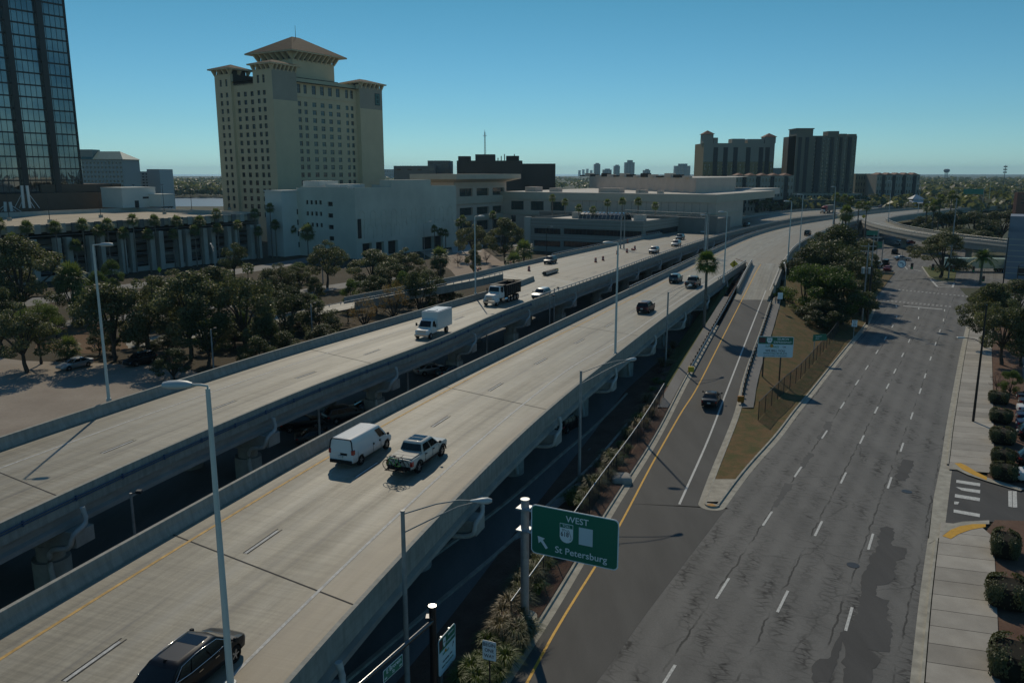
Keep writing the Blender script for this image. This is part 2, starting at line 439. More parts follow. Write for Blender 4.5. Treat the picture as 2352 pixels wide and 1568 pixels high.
    def build(s, name, mats, parent=None, loc=(0, 0, 0), rot=(0, 0, 0), sharp=None):
        return place(name, s.mesh(name, mats, sharp), parent, loc, rot)
def cbox(mb, lo, hi, ch=0.05, mi=0, seg=1, taper=None, smooth=False):
    """box with rounded edges; taper(v) may reshape it."""
    bm = bmesh.new(); bmesh.ops.create_cube(bm, size=1.0)
    for v in bm.verts: v.co = Vector([lo[i] + (hi[i] - lo[i]) * (v.co[i] + 0.5) for i in range(3)])
    if taper:
        for v in bm.verts: v.co = Vector(taper(v.co))
    if ch > 0: bmesh.ops.bevel(bm, geom=list(bm.edges), offset=ch, segments=seg, affect='EDGES', profile=0.5)
    bm.verts.index_update()
    mb.add([v.co for v in bm.verts], [[v.index for v in f.verts] for f in bm.faces], mi, smooth); bm.free()
    return mb
def text(parent, s, size, m, loc, rot=(rad(90), 0, 0), align='CENTER', ext=0.004, name="lettering", sx=1.0):
    c = bpy.data.curves.new(name, 'FONT'); c.body = s; c.size = size; c.align_x = align; c.align_y = 'CENTER'; c.extrude = ext
    c.resolution_u = 3; c.offset = size * 0.006
    o = bpy.data.objects.new(name, c)
    dg = None
    me = bpy.data.meshes.new_from_object(o); bpy.data.objects.remove(o); bpy.data.curves.remove(c)
    me.name = name; me.materials.clear(); me.materials.append(m)
    return place(name, me, parent, loc, rot, (sx, 1, 1))
def resample(pts, step):
    pts = [Vector(p) for p in pts]
    # Catmull-Rom through the points, then even spacing
    P = [pts[0] * 2 - pts[1]] + pts + [pts[-1] * 2 - pts[-2]]; dense = []
    for i in range(1, len(P) - 2):
        p0, p1, p2, p3 = P[i - 1], P[i], P[i + 1], P[i + 2]
        for k in range(12):
            t = k / 12
            dense.append(0.5 * ((2 * p1) + (p2 - p0) * t + (2 * p0 - 5 * p1 + 4 * p2 - p3) * t * t + (3 * p1 - p0 - 3 * p2 + p3) * t ** 3))
    dense.append(pts[-1])
    out = [dense[0]]; need = step
    for a, b in zip(dense, dense[1:]):
        seg = (b - a).length; pos = 0.0
        while seg - pos >= need and seg > 0:
            pos += need; out.append(a.lerp(b, pos / seg)); need = step
        need -= (seg - pos)
    if (out[-1] - dense[-1]).length > step * 0.3: out.append(dense[-1])
    return out
def smooth_path(pts, it=30):
    pts = [Vector(p) for p in pts]
    for _ in range(it):
        q = [p.copy() for p in pts]
        for i in range(1, len(pts) - 1): q[i] = pts[i] * 0.5 + (pts[i - 1] + pts[i + 1]) * 0.25
        pts = q
    return pts
def offset(path, d):
    out = []; n = len(path)
    for k, p in enumerate(path):
        t = path[min(k + 1, n - 1)] - path[max(k - 1, 0)]; t.z = 0; t.normalize()
        out.append(p + Vector((t.y, -t.x, 0)) * d)
    return out
def lens(path):
    L = [0.0]
    for a, b in zip(path, path[1:]): L.append(L[-1] + (b - a).length)
    return L
def along(path, L, s):
    s = max(0, min(s, L[-1]))
    for k in range(len(L) - 1):
        if s <= L[k + 1]:
            t = (s - L[k]) / max(1e-9, L[k + 1] - L[k]); return path[k].lerp(path[k + 1], t), (path[k + 1] - path[k]).normalized()
    return path[-1], (path[-1] - path[-2]).normalized()
def nearest(path, L, p):
    best = min(range(len(path)), key=lambda k: (path[k].xy - p.xy).length)
    return L[best]
# ------------------------------------------------------------------ the expressway decks
def zc(x0, y0, s): return lambda x, y: ((x0 + x / s) / 1.0884, (y0 + y / s) / 1.0884)
DZ, BH = 5.9, 0.95                               # deck level, barrier height
def edge(px, step=4.0, it=14, pre=None, post=None, z=DZ):
    pts = [G(x, y, DZ + BH) for x, y in px]
    pts = ([Vector((*p, 0)) for p in pre] if pre else []) + pts + ([Vector((*p, 0)) for p in post] if post else [])
    for p in pts: p.z = z
    q = smooth_path(resample(pts, step), it)
    return q
d2L = edge([(0, 1396), (367, 1195), (551, 1096), (811, 956), (944, 893), (1102, 821), (1316, 721), (1504, 635), (1665, 560), (1739, 532), (1810, 514.5), (1906, 499), (1975, 490), (2040, 483), (2115, 476.5), (2217, 469.5), (2331, 463)], pre=[(-31, 10)], post=[(400, 618), (470, 672)])
d2R = edge([(655, 1568), (735, 1480), (841, 1362), (966, 1224), (1088, 1102), (1200, 988), (1331, 880), (1534, 722), (1654, 640), (1714, 601)], pre=[(-13.5, 10)])
rmR = edge([(1782, 655), (1803, 602), (1816, 579), (1838, 558), (1878, 536.5), (1919, 521), (1947, 511), (1982, 504)])
d2R2 = edge([(2039, 503), (2073, 495), (2217, 478), (2331, 470.5)], post=[(385, 575), (455, 630)])
d1L = edge([(0, 1001), (252, 917.7), (422, 869.5), (588, 813.6), (841, 744.8), (1114, 668.8), (1186, 650), (1248, 624)], pre=[(-56, 10), (-46, 38)])
d1L2 = edge([(1144, 612), (1210, 599), (1280, 583), (1378, 562.6), (1433, 552), (1477, 542), (1581, 520.7), (1716, 495), (1845, 481), (1990, 474), (2075, 470), (2217, 463), (2331, 457)], pre=[(-11.6, 155.3)], post=[(440, 676), (510, 730)])
d1R = edge([(0, 1200), (152, 1126), (381, 1020), (588, 944), (751, 866), (1016, 781), (1102, 733), (1221, 688.5), (1270, 673), (1410, 624), (1515, 585), (1654, 540), (1759, 514.5), (1845, 498.5), (1924, 492), (2039, 476)], pre=[(-38, 10)], post=[(290, 540), (352, 595), (420, 650), (490, 705)])
def across(left, rightpoly, maxd=60):
    """for each station of the left edge, where its normal meets the right edge."""
    out = []
    n = len(left); last = None
    for k, p in enumerate(left):
        t = left[min(k + 1, n - 1)] - left[max(k - 1, 0)]; t.z = 0; t.normalize(); r = Vector((t.y, -t.x, 0)); best = None
        for a, b in zip(rightpoly, rightpoly[1:]):
            e = b - a; den = r.x * e.y - r.y * e.x
            if abs(den) < 1e-9: continue
            q = a - p; s = (q.x * e.y - q.y * e.x) / den; u = (q.x * r.y - q.y * r.x) / den
            if -1e-6 <= u <= 1 + 1e-6 and 1.0 < s < maxd and (best is None or s < best): best = s
        if best is None: best = last if last else 12.0
        last = best; out.append(p + r * best)
    return out
poly2 = d2R + rmR[2:] + d2R2
R2 = across(d2L, poly2)
i1 = next(k for k, p in enumerate(d1L) if p.y > 160)
j1 = next(k for k, p in enumerate(d1L2) if p.y > 168)
L1 = d1L[:i1] + d1L2[j1:]
# main left carriageway measured from its right edge, which is one smooth line
def across_left(right, leftpoly, maxd=60):
    rev = [Vector((-p.x, p.y, p.z)) for p in right]; lp = [Vector((-p.x, p.y, p.z)) for p in leftpoly]
    return [Vector((-p.x, p.y, p.z)) for p in across(rev, lp, maxd)]
LL1 = across_left(d1R, L1)
# ramp joining the left carriageway (falls towards the town)
rpL = [Vector((-66, 127, -.4)), Vector((-48, 135, 1.3)), Vector((-32, 142.5, 3.6)), Vector((-22, 148, 4.9))] + [Vector((p.x, p.y, DZ)) for p in d1L2[:j1 + 1]]
rpL = smooth_path(resample(rpL, 4.0), 6)
rpR = offset(rpL, 6.6)
nose1 = d1L[i1]
rpR = [p for p in rpR if p.y < 163]

def band(th, mats, left, right, name, parent):
    mb = MB(); mb.ribbon(left, right)
    dn = Vector((0, 0, -th)); mb.ribbon([p + dn for p in right], [p + dn for p in left])
    return mb.build(name, mats, parent)
bridgeA = thing("elevated_carriageway", "left hand elevated expressway carriageway with the box truck and dump truck on it", "bridge", (0, 0, 0), group="elevated carriageways of the expressway")
bridgeB = thing("elevated_carriageway", "right hand elevated expressway carriageway with the white van and white pickup on it", "bridge", (0, 0, 0), group="elevated carriageways of the expressway")
band(0.30, DECK, LL1, d1R, "deck", bridgeA)
band(0.30, DECK, d2L, R2, "deck", bridgeB)
o = MB(); k0 = max(0, len(rpL) - len(rpL))
o.ribbon(rpL[:len(rpR)], rpR); o.ribbon([p - Vector((0, 0, .3)) for p in rpR], [p - Vector((0, 0, .3)) for p in rpL[:len(rpR)]])
# wedge between the ramp's end and the main deck
tail = rpL[len(rpR) - 1:]
tr = across(tail, d1R, 30)
o.ribbon([p + Vector((0, 0, -.012)) for p in tail], [p + Vector((0, 0, -.012)) for p in tr])
o.build("ramp_deck", DECK, bridgeA)
def prof_left(h=BH): return [(0, -0.42), (0, h), (0.24, h), (0.30, h - .45), (0.46, 0.10), (0.46, -0.05), (0.46, -.42)]
def prof_right(h=BH): return [(-a, b) for a, b in reversed(prof_left(h))]
def barrier(path, side, parent, name="barrier"):
    mb = MB(); mb.sweep(path, prof_left() if side < 0 else prof_right()); return mb.build(name, BARR, parent)
def rail(path, parent, side, step=2.0, h=0.36):
    mb = MB(); q = offset(path, 0.12 * -side); q = resample(q, step)
    for a in q: mb.box(a + Vector((0, 0, BH + h / 2)), (0.12, 0.12, h))
    mb.tube([a + Vector((0, 0, BH + h)) for a in q], 0.075, 5)
    return mb.build("rail", RAILM, parent)
barrier(d1L[:i1], -1, bridgeA); barrier([p for p in rpL if p.z > 3.6] + d1L2[j1 + 1:], -1, bridgeA); barrier([p for p in rpR if p.z > 3.6], 1, bridgeA); barrier(d1R, 1, bridgeA)
barrier(d2L, -1, bridgeB); barrier(d2R, 1, bridgeB); barrier(rmR, 1, bridgeB); barrier(d2R2, 1, bridgeB)
rail([p for p in d1R if 128 < p.y < 520], bridgeA, 1); rail([p for p in d1L2 if p.y > 195 and p.y < 460], bridgeA, -1); rail([p for p in rpR if p.y > 120], bridgeA, 1)
rail([p for p in d2L if 140 < p.y < 470], bridgeB, -1); rail([p for p in rmR if p.y > 190], bridgeB, 1); rail([p for p in d2R2 if p.y < 500], bridgeB, 1); rail([p for p in d2R if p.y > 150], bridgeB, 1)
IB = [(-.2, -.30), (-.2, -1.15), (-.42, -1.32), (-.42, -1.62), (.42, -1.62), (.42, -1.32), (.2, -1.15), (.2, -.30)]
for par, ref, sg, offs in ((bridgeA, d1R, -1, (0.75, 4.4, 8.0, 11.6)), (bridgeB, d2L, 1, (0.75, 4.2, 7.6))):
    for k, of in enumerate(offs):
        pth = offset(ref, sg * of)
        if k == 3: pth = [p for p in pth if p.y < 150]
        MB().sweep(pth, IB).build("girder", CONCD, par)
MB().sweep(offset(d2R, -0.75), IB).build("girder", CONCD, bridgeB)
MB().sweep(offset(rmR, -0.75)[3:], IB).build("girder", CONCD, bridgeB)
MB().sweep(offset(d2R2, -0.75), IB).build("girder", CONCD, bridgeB)
MB().sweep(offset(d1L, 0.75)[:i1], IB).build("girder", CONCD, bridgeA)
# conduits on the outer face of the left carriageway's near barrier
mb = MB(); q = [p for p in offset(d1R, 0.10) if 20 < p.y < 128]
for h in (0.42, 0.26): mb.tube([p + Vector((0, 0, h)) for p in q], 0.045, 5)
for p in resample(q, 4.0): mb.box(p + Vector((-0.02, 0, .34)), (0.12, 0.10, 0.36))
mb.build("conduit", CONDUIT, bridgeA)
# hammerhead piers under both decks
def pier(par, at, t, left_w, right_w, col_off, n, rz_sk=0.0):
    r = Vector((t.y, -t.x, 0)); rot = math.atan2(r.y, r.x)
    mb = MB(); c = at + r * (right_w - left_w) / 2
    M = Matrix.Rotation(rot, 3, 'Z'); Wd = left_w + right_w
    zt = DZ - 1.66
    for sgn in (-1, 1):                          # tapered arms
        pts = [(0, zt), (sgn * Wd / 2, zt), (sgn * Wd / 2, zt - 1.0), (sgn * Wd * .22, zt - 1.5), (0, zt - 1.5)]
        vs = [c + M @ Vector((x, y, 0)) + Vector((0, 0, z)) - Vector((0, 0, c.z)) for y in (-.75, .75) for x, z in pts]
        f = [(0, 1, 2, 3, 4), (9, 8, 7, 6, 5)] + [(a, (a + 1) % 5, 5 + (a + 1) % 5, 5 + a) for a in (0, 1, 2, 3)]
        mb.add(vs, f)
    for k in range(n):
        q = c + r * (col_off[k]); q.z = 0
        mb.cyl((q.x, q.y, -.1), (q.x, q.y, zt - 1.3), 0.85, seg=20); mb.cyl((q.x, q.y, -.1), (q.x, q.y, 1.9), 1.15, seg=20)
    o = mb.build("pier", CONC, par)
    pm = MB(); e = c + r * (Wd / 2 - .1); e.z = 0
    dp = [e + r * .1 + Vector((0, 0, DZ - .2)), e + r * .25 + Vector((0, 0, DZ - 1.2)), e + r * .1 - t * .9 + Vector((0, 0, DZ - 1.7)), e - r * .35 - t * .95 + Vector((0, 0, DZ - 2.6))]
    dp.append(c + r * (col_off[-1] + .9) - t * .9 + Vector((0, 0, DZ - 3.2 - c.z))); dp.append(c + r * (col_off[-1] + .95) - t * .9 + Vector((0, 0, .3 - c.z)))
    for p in dp[-2:]: p.z = DZ - 3.2 if p is dp[-2] else .3
    pm.tube(resample(dp, .35), .17, 8); pm.build("drain_pipe", PIPEW, o)
LR = lens(d1R); s0 = nearest(d1R, LR, G(170, 1235, 3.2))
for k in range(-1, 22):
    s = s0 + 20.4 * k
    if s < 0 or s > LR[-1]: continue
    p, t = along(d1R, LR, s)
    if p.y > 400: break
    pier(bridgeA, p, t, 11.8, 0.5, (-3.4, 3.2), 2)
L2 = lens(d2L); s0 = nearest(d2L, L2, G(480, 1440, 4.0)) - 4
for k in range(-1, 22):
    s = s0 + 19.6 * k
    if s < 0: continue
    p, t = along(d2L, L2, s)
    if p.y > 400: break
    w_ = 12.6 if p.y < 55 else (11.8 if p.y < 150 else 22)
    pr = R2[min(range(len(d2L)), key=lambda i: abs(L2[i] - s))]
    w_ = min(24, (pr - p).length) + .35
    pier(bridgeB, p, t, 0.0, w_, (-2.8, 2.6), 2)
# lane markings and joints
def dashes(mb, path, L, s_list, wd=0.14, ln=3.05, z=0.012, mi=0):
    for s in s_list:
        if s < 0 or s + ln > L[-1]: continue
        a, t = along(path, L, s); b, _ = along(path, L, s + ln); r = Vector((t.y, -t.x, 0)) * wd / 2; up = Vector((0, 0, z))
        mb.quad(a - r + up, a + r + up, b + r + up, b - r + up, mi)
def stripe(mb, path, wd=0.15, z=0.012, mi=0):
    up = Vector((0, 0, z)); a = offset(path, -wd / 2); b = offset(path, wd / 2)
    mb.ribbon([p + up for p in a], [p + up for p in b], mi)
def blend(px_pts, ref, off, ycut):
    near = [G(x, y, DZ) for x, y in px_pts]; far = [p for p in offset(ref, off) if p.y > ycut]
    t = (near[1] - near[0]).normalized()
    return smooth_path(resample([near[0] - t * 22] + near + far, 3.0), 8)
za, zb_, zcc, zd_, ze, zh, zk = zc(0, 900, 3.136), zc(640, 480, 3.267), zc(600, 850, 3.675), zc(1000, 880, 4.238), zc(1200, 500, 3.408), zc(0, 1250, 3.43), zc(300, 1400, 4.704)
mb = MB()
y2 = blend([zh(0, 1360), zh(880, 800), zh(1372, 500), zcc(830, 1060), zcc(1340, 770), zd_(590, 355), zd_(1270, 0)], d2L, 1.95, 100)
stripe(mb, y2, 0.19, mi=1)
w2 = smooth_path(resample([G(*q, DZ) for q in (zk(1440, 1240), zk(2340, 345), zd_(140, 1568), zd_(600, 1145), zd_(1130, 690), zd_(1420, 460), zd_(1900, 90))] + [p for p in offset(d2R, -2.5) if 98 < p.y < 168], 3.0), 8)
w2 = [w2[0] + (w2[0] - w2[1]).normalized() * 20] + w2
stripe(mb, w2, 0.17)
dl2 = smooth_path(resample([G(*q, DZ) for q in (zh(550, 1550), zh(1030, 1200), zcc(1040, 1270), zcc(1250, 1130), zcc(1770, 790), zcc(1910, 700), zd_(890, 445), zd_(1050, 340), zd_(1340, 170), zd_(1455, 112))] + [p for p in offset(d2L, 5.7) if p.y > 98], 3.0), 8)
LD = lens(dl2)
sd = [12.13 * k for k in range(0, 50)]
dashes(mb, dl2, LD, sd, 0.17); 
dashes(mb, offset(dl2, -.14), LD, sd, 0.06, 3.3, mi=2); dashes(mb, offset(dl2, .14), LD, sd, 0.06, 3.3, mi=2)
d3 = [p for p in offset(d2L, 9.4) if p.y > 150]; dashes(mb, d3, lens(d3), [12.13 * k for k in range(30)], 0.15)
rw = [p for p in offset(rmR, -1.0)]; stripe(mb, rw, 0.15)
mb.build("lane_marking", [WORN, YELW, BLKLINE], bridgeB)
mb = MB()
stripe(mb, offset(d1R, -1.85), 0.16, mi=1)
w1 = [p for p in offset(d1L, 3.75) if p.y < 150]; stripe(mb, w1, 0.17)
w1b = [p for p in offset(d1L2, 1.6) if p.y > 160]; stripe(mb, w1b, 0.15)
dl1 = offset(d1R, -5.65); LD1 = lens(dl1); ph = nearest(dl1, LD1, G(*za(805, 700), DZ)) % 12.13
sd = [ph - 12.13 + 12.13 * k for k in range(55)]
dashes(mb, dl1, LD1, sd, 0.16); dashes(mb, offset(dl1, -.14), LD1, sd, 0.06, 3.3, mi=2); dashes(mb, offset(dl1, .14), LD1, sd, 0.06, 3.3, mi=2)
d4 = [p for p in offset(d1R, -9.3) if p.y > 185]; dashes(mb, d4, lens(d4), [12.13 * k for k in range(30)], 0.15)
for k in range(6):                               # chevrons in the gore beyond the crash cushion
    a = G(*ze(690 + 62 * k, 590 - 22 * k), DZ); b = G(*ze(760 + 62 * k, 622 - 26 * k), DZ)
    r = Vector((0.0, 0.22, 0.012)); mb.quad(a, b, b + r, a + r)
    for p in mb.v[-4:]: pass
for i, v in enumerate(mb.v):
    if abs(v[2] - DZ) < 1e-4: mb.v[i] = (v[0], v[1], DZ + .012)
mb.build("lane_marking", [WORN, YELW, BLKLINE], bridgeA)
def joints(par, L, Rr, ks, sk):
    n = len(L)
    for k in ks:
        mb = MB()
        if k + sk >= n or k < 0 or k + sk < 0: continue
        a = L[k]; b = Rr[k + sk]; t = (L[k + 1] - L[k]).normalized() * .055; up = Vector((0, 0, .008))
        mb.quad(a - t + up, b - t + up, b + t + up, a + t + up); mb.build("expansion_joint", BLKLINE, par)
ka = min(range(len(LL1)), key=lambda i: (LL1[i] - Vector((-38.6, 57.2, DZ))).length); kb = min(range(len(d2L)), key=lambda i: (d2L[i] - Vector((-20.6, 45.5, DZ))).length)
joints(bridgeA, LL1, d1R, [ka + 10 * j for j in range(0, 30)], -1)
joints(bridgeB, d2L, R2, [kb + 9 * j for j in range(0, 30)], -1)

# exit ramp peeling away over the cross street
exL = [Vector((149.5, 352, DZ)), Vector((143.5, 330, DZ)), Vector((138.5, 305, DZ)), Vector((135.6, 280, DZ)), Vector((135.4, 262, DZ)), Vector((137.5, 246, DZ)), Vector((141, 228, DZ)), Vector((147, 205, 5.2)), Vector((155, 185, 4.0))]
exL = smooth_path(resample(exL, 4.0), 6)
exR = offset(exL, -8.2)
exR = [Vector((161.5, 356, DZ)), Vector((154, 333, DZ))] + [p for p in exR if p.y < 318]
exR = smooth_path(resample(exR, 4.0), 6)
exit_br = thing("exit_ramp_bridge", "curved exit ramp bridge peeling off the expressway over the cross street", "bridge", (0, 0, 0))
n_ = min(len(exL), len(exR)); ea = [exL[int(k * (len(exL) - 1) / 39)] for k in range(40)]; eb = [exR[int(k * (len(exR) - 1) / 39)] for k in range(40)]
mb = MB(); mb.ribbon(eb, ea); mb.ribbon([p - Vector((0, 0, .3)) for p in ea], [p - Vector((0, 0, .3)) for p in eb]); mb.build("deck", DECK, exit_br)
MB().sweep(exL, [(-a, b) for a, b in [(0.0, -1.75), (0.0, BH), (-.24, BH), (-.3, .5), (-.46, .1), (-.46, -.3), (-.3, -.4), (-.3, -1.75)]]).build("barrier", BARR, exit_br)
MB().sweep(exR, [(0.0, -1.75), (0.0, BH), (-.24, BH), (-.3, .5), (-.46, .1), (-.46, -.3), (-.3, -.4), (-.3, -1.75)]).build("barrier", BARR, exit_br)
for path, sg in ((exL, 1), (exR, -1)):
    mb = MB(); q = resample([p for p in path if p.y > 225], 2.2)
    for a in q: mb.box(a + Vector((0, 0, BH + .17)), (0.12, 0.12, .34))
    mb.tube([a + Vector((0, 0, BH + .34)) for a in q], .07, 5); mb.build("rail", RAILM, exit_br)
for s in (0.12, .38, .62, .86):
    k = int(s * 39); c = (ea[k] + eb[k]) / 2
    mb = MB(); mb.cyl((c.x, c.y, -.1), (c.x, c.y, c.z - 2.2), .9, seg=16); t = (ea[k] - eb[k]).normalized()
    mb.box((c.x, c.y, c.z - 2.0), (7, 1.5, 1.2), rz=math.atan2(t.y, t.x)); mb.build("pier", CONC, exit_br)

# ------------------------------------------------------------------ ramp up from the street
def rz_of(Y):
    s = (Y - 72.0) / 114.0
    if s <= 0: return 0.0
    if s >= 1: return DZ
    e = 0.12
    if s < e: return DZ * s * s / (2 * e) / (1 - e)
    if s > 1 - e: return DZ * (1 - (1 - s) ** 2 / (2 * e) / (1 - e))
    return DZ * (s - e / 2) / (1 - e)
def GR(x, y, up=0.0):
    lo, hi = 20.0, 260.0
    for _ in range(60):
        m = (lo + hi) / 2
        if AT(x, y, m).z > rz_of(m) + up: lo = m
        else: hi = m
    return AT(x, y, lo)
zr3, zr4, zr8 = zc(1700, 560, 3.563), zc(1400, 900, 3.136), zc(800, 1200, 2.94)
rampL = [GR(*q) for q in (zr8(1400, 1490), zr8(1700, 1050), zr8(1960, 580), zr4(430, 1180), zr4(640, 850), zr4(830, 530), zr4(980, 220), (1600, 842), (1642, 765), (1683, 690), (1727, 606))]
rampR = [GR(*q) for q in (zr4(1085, 1120), zr4(1130, 990), zr4(1250, 700), zr4(1400, 330), zr3(500, 1568), zr3(600, 1240), zr3(700, 980), zr3(835, 590))] + [Vector((rmR[3].x, rmR[3].y, rz_of(rmR[3].y))), Vector((rmR[10].x, rmR[10].y, DZ))]
rampL = smooth_path(resample([rampL[0] + (rampL[0] - rampL[1]).normalized() * 14] + rampL, 3.0), 8)
rampR = smooth_path(resample(rampR, 3.0), 4)
for p in rampL + rampR: p.z = rz_of(p.y)
def xaty(path, Y):
    for a, b in zip(path, path[1:]):
        if (a.y - Y) * (b.y - Y) <= 0 and a.y != b.y:
            t = (Y - a.y) / (b.y - a.y); return a.x + (b.x - a.x) * t
    return path[0].x if abs(path[0].y - Y) < abs(path[-1].y - Y) else path[-1].x
# ------------------------------------------------------------------ ground, streets, pavements
def flat(name, px, m, z=0.0, kind="structure", world=None, sub=None):
    pts = [G(x, y, 0) for x, y in px] if world is None else [Vector((*p, 0)) for p in world]
    if name == "road_patch":                      # ragged edges
        rg = random.Random(len(px) * 7 + int(px[0][0])); q = []
        for a, b in zip(pts, pts[1:] + pts[:1]):
            n = max(1, int((b - a).length / .35)); q += [a.lerp(b, k / n) + (Vector((rg.uniform(-.13, .13), rg.uniform(-.16, .16), 0)) if k else Vector()) for k in range(n)]
        pts = q
    for p in pts: p.z = z
    mb = MB(); mb.poly(pts); o = mb.build(name, m); o["kind"] = kind
    return o
gm = MB(); gm.quad((-9000, -200, -.06), (9000, -200, -.06), (9000, 16000, -.06), (-9000, 16000, -.06)); gm.build("ground", FARG)["kind"] = "structure"
flat("earth_ground", None, DIRT, -.045, world=[(-260, 0), (-10, 0), (60, 150), (90, 330), (-260, 330)])
flat("sandy_lot", [(-400, 1250), (-60, 815), (60, 828), (200, 832), (330, 838), (420, 842), (470, 862), (500, 1000)], SAND, -.03)
# car park and street under the decks
flat("underpass_car_park", None, LOTASPH, -.02, world=[(-45, 0), (4, 0), (3, 30), (10, 62), (30, 110), (62, 165), (100, 230), (60, 240), (20, 200), (-10, 130), (-30, 90)])
zs = zc(1400, 900, 3.136); zq = zc(2050, 1150, 2.816); zp = zc(2050, 700, 3.075); zi = zc(2200, 500, 3.136)
# right-hand edge of the street (asphalt against gutter) and the back of its kerb
E0 = [G(*q) for q in (zq(632, 1568), zq(700, 950), zq(755, 590), zq(800, 260), zq(855, 0), zp(965, 1150), zp(1060, 640), zp(1085, 520))]
E0 = [E0[0] + (E0[0] - E0[1]).normalized() * 14] + E0 + [G(2222, 735), G(2236, 690)]
E0 = smooth_path(resample(E0, 2.0), 6)
E1 = offset(E0, 0.55); E2 = offset(E0, 0.72)
# left-hand edge of the street along the island
W0 = [G(*q) for q in (zs(1300, 1150), zs(1500, 870), zs(1750, 590), zs(1880, 400), zr3(1160, 1560), zr3(1400, 1250), zr3(1560, 1050), zr3(1680, 900), zr3(1740, 760), zr3(1755, 680))]
W0 = smooth_path(resample(W0, 2.0), 6)
# the asphalt: the whole street, the junction and the far streets beyond the flyover
wl = [Vector((p.x, p.y, 0)) for p in rampL if p.y < 74]
left_side = [Vector((-6, 8, 0))] + wl
st = MB()
Ys = [8] + list(range(12, 232, 3))
def left_x(Y):
    if Y < 66: return xaty([Vector((-8.6, 0, 0))] + rampL, Y) if Y >= rampL[0].y else rampL[0].x - (rampL[0].y - Y) * .42
    return xaty(W0, Y) if Y > 66 else 0
Lp, Rp = [], []
for Y in Ys:
    lx = left_x(Y) if Y < 65 else max(left_x(Y), 0) - (0.0)
    if Y < 64: lx = max(lx, xaty(rampL, Y) if Y >= rampL[0].y else lx)
    Lp.append(Vector((lx, Y, 0))); Rp.append(Vector((xaty(E0, Y) if Y > E0[0].y else E0[0].x - (E0[0].y - Y) * .55, Y, 0)))
n64 = next(k for k, Y in enumerate(Ys) if Y > 64)
st.ribbon(Lp[:n64], Rp[:n64])
# strip between nose level and the street's left edge
st.ribbon([Vector((xaty(W0, Y) if Y > W0[0].y else W0[0].x - (W0[0].y - Y) * .3, Y, 0)) for Y in [64.0 - 1e-3] + Ys[n64:] if Y < W0[-1].y],
          [Vector((xaty(E0, Y), Y, 0)) for Y in [64.0 - 1e-3] + Ys[n64:] if Y < W0[-1].y])
st.poly([(Lp[n64 - 1].x, Lp[n64 - 1].y, 0), (Rp[n64 - 1].x, Rp[n64 - 1].y, 0), (xaty(E0, 64), 64, 0), (W0[0].x - (W0[0].y - 64) * .3, 64, 0)])
ye = max(p.y for p in W0)
st.poly([(W0[-1].x, ye - 3.2, -.002), (xaty(E0, ye - 3.2), ye - 3.2, -.002), (105, 190, -.002), (260, 190, -.002), (260, 250, -.002), (150, 250, -.002), (190, 420, -.002), (120, 420, -.002), (110, 260, -.002), (78, 215, -.002)])
street = st.build("street", OLD); street["kind"] = "structure"
# the newer, smooth surface of the ramp and its mouth
rp = MB(); Y0 = rampR[0].y
ys = [y for y in np.arange(rampL[0].y, 62.0, 2.0)]
bl = [G(*q) for q in (zr8(2030, 1490), zr8(2230, 1220), zr8(2352, 1040), zs(1000, 1560), zs(1170, 1340), zs(1240, 1240), zs(1335, 1190))]
bl = [bl[0] + (bl[0] - bl[1]).normalized() * 14] + bl
rp.ribbon([Vector((xaty(rampL, y), y, .006)) for y in ys], [Vector((max(xaty(bl, y), xaty(rampL, y) + .5), y, .006)) for y in ys])
rp.poly([Vector((xaty(rampL, ys[-1]), ys[-1], .006)), Vector((xaty(bl, ys[-1]), ys[-1], .006)), Vector((rampR[0].x + 2.2, rampR[0].y - 1.2, .006)), Vector((rampR[0].x, rampR[0].y, .006)), Vector((xaty(rampL, rampR[0].y), rampR[0].y, .006))])
ys2 = list(np.arange(Y0, 146.0, 2.5)) + [146.0]
rp.ribbon([Vector((xaty(rampL, y), y, rz_of(y) + .006)) for y in ys2], [Vector((xaty(rampR, y), y, rz_of(y) + .006)) for y in ys2])
ro = rp.build("ramp_road", NEWASPH); ro["kind"] = "structure"
rc = MB(); ys3 = list(np.arange(146.0, 190, 2.5)); rc.ribbon([Vector((xaty(rampL, y), y, rz_of(y) + .014)) for y in ys3], [Vector((xaty(rampR, y), y, rz_of(y) + .014)) for y in ys3])
rc.build("ramp_approach_slab", DECK)["kind"] = "structure"
mk = MB()
def gr_path(px, it=6):
    q = smooth_path(resample([GR(*p) for p in px], 2.5), it)
    for p in q: p.z = rz_of(p.y)
    return q
yl = gr_path([zr8(1520, 1490), zr8(1720, 1100), zr8(2050, 600), zs(500, 1240), zs(760, 740), zs(1000, 320), zr3(95, 1568), zr3(360, 1050), zr3(595, 590), zr3(720, 360)])
yl = [yl[0] + (yl[0] - yl[1]).normalized() * 14] + yl
stripe(mk, yl, 0.16, .02, 1)
wl_ = gr_path([zs(935, 1130), zs(1175, 590), zr3(385, 1568), zr3(600, 1010), zr3(765, 590)])
stripe(mk, wl_, 0.19, .02, 0)
mk.build("lane_marking", [WHITE, YEL], ro)
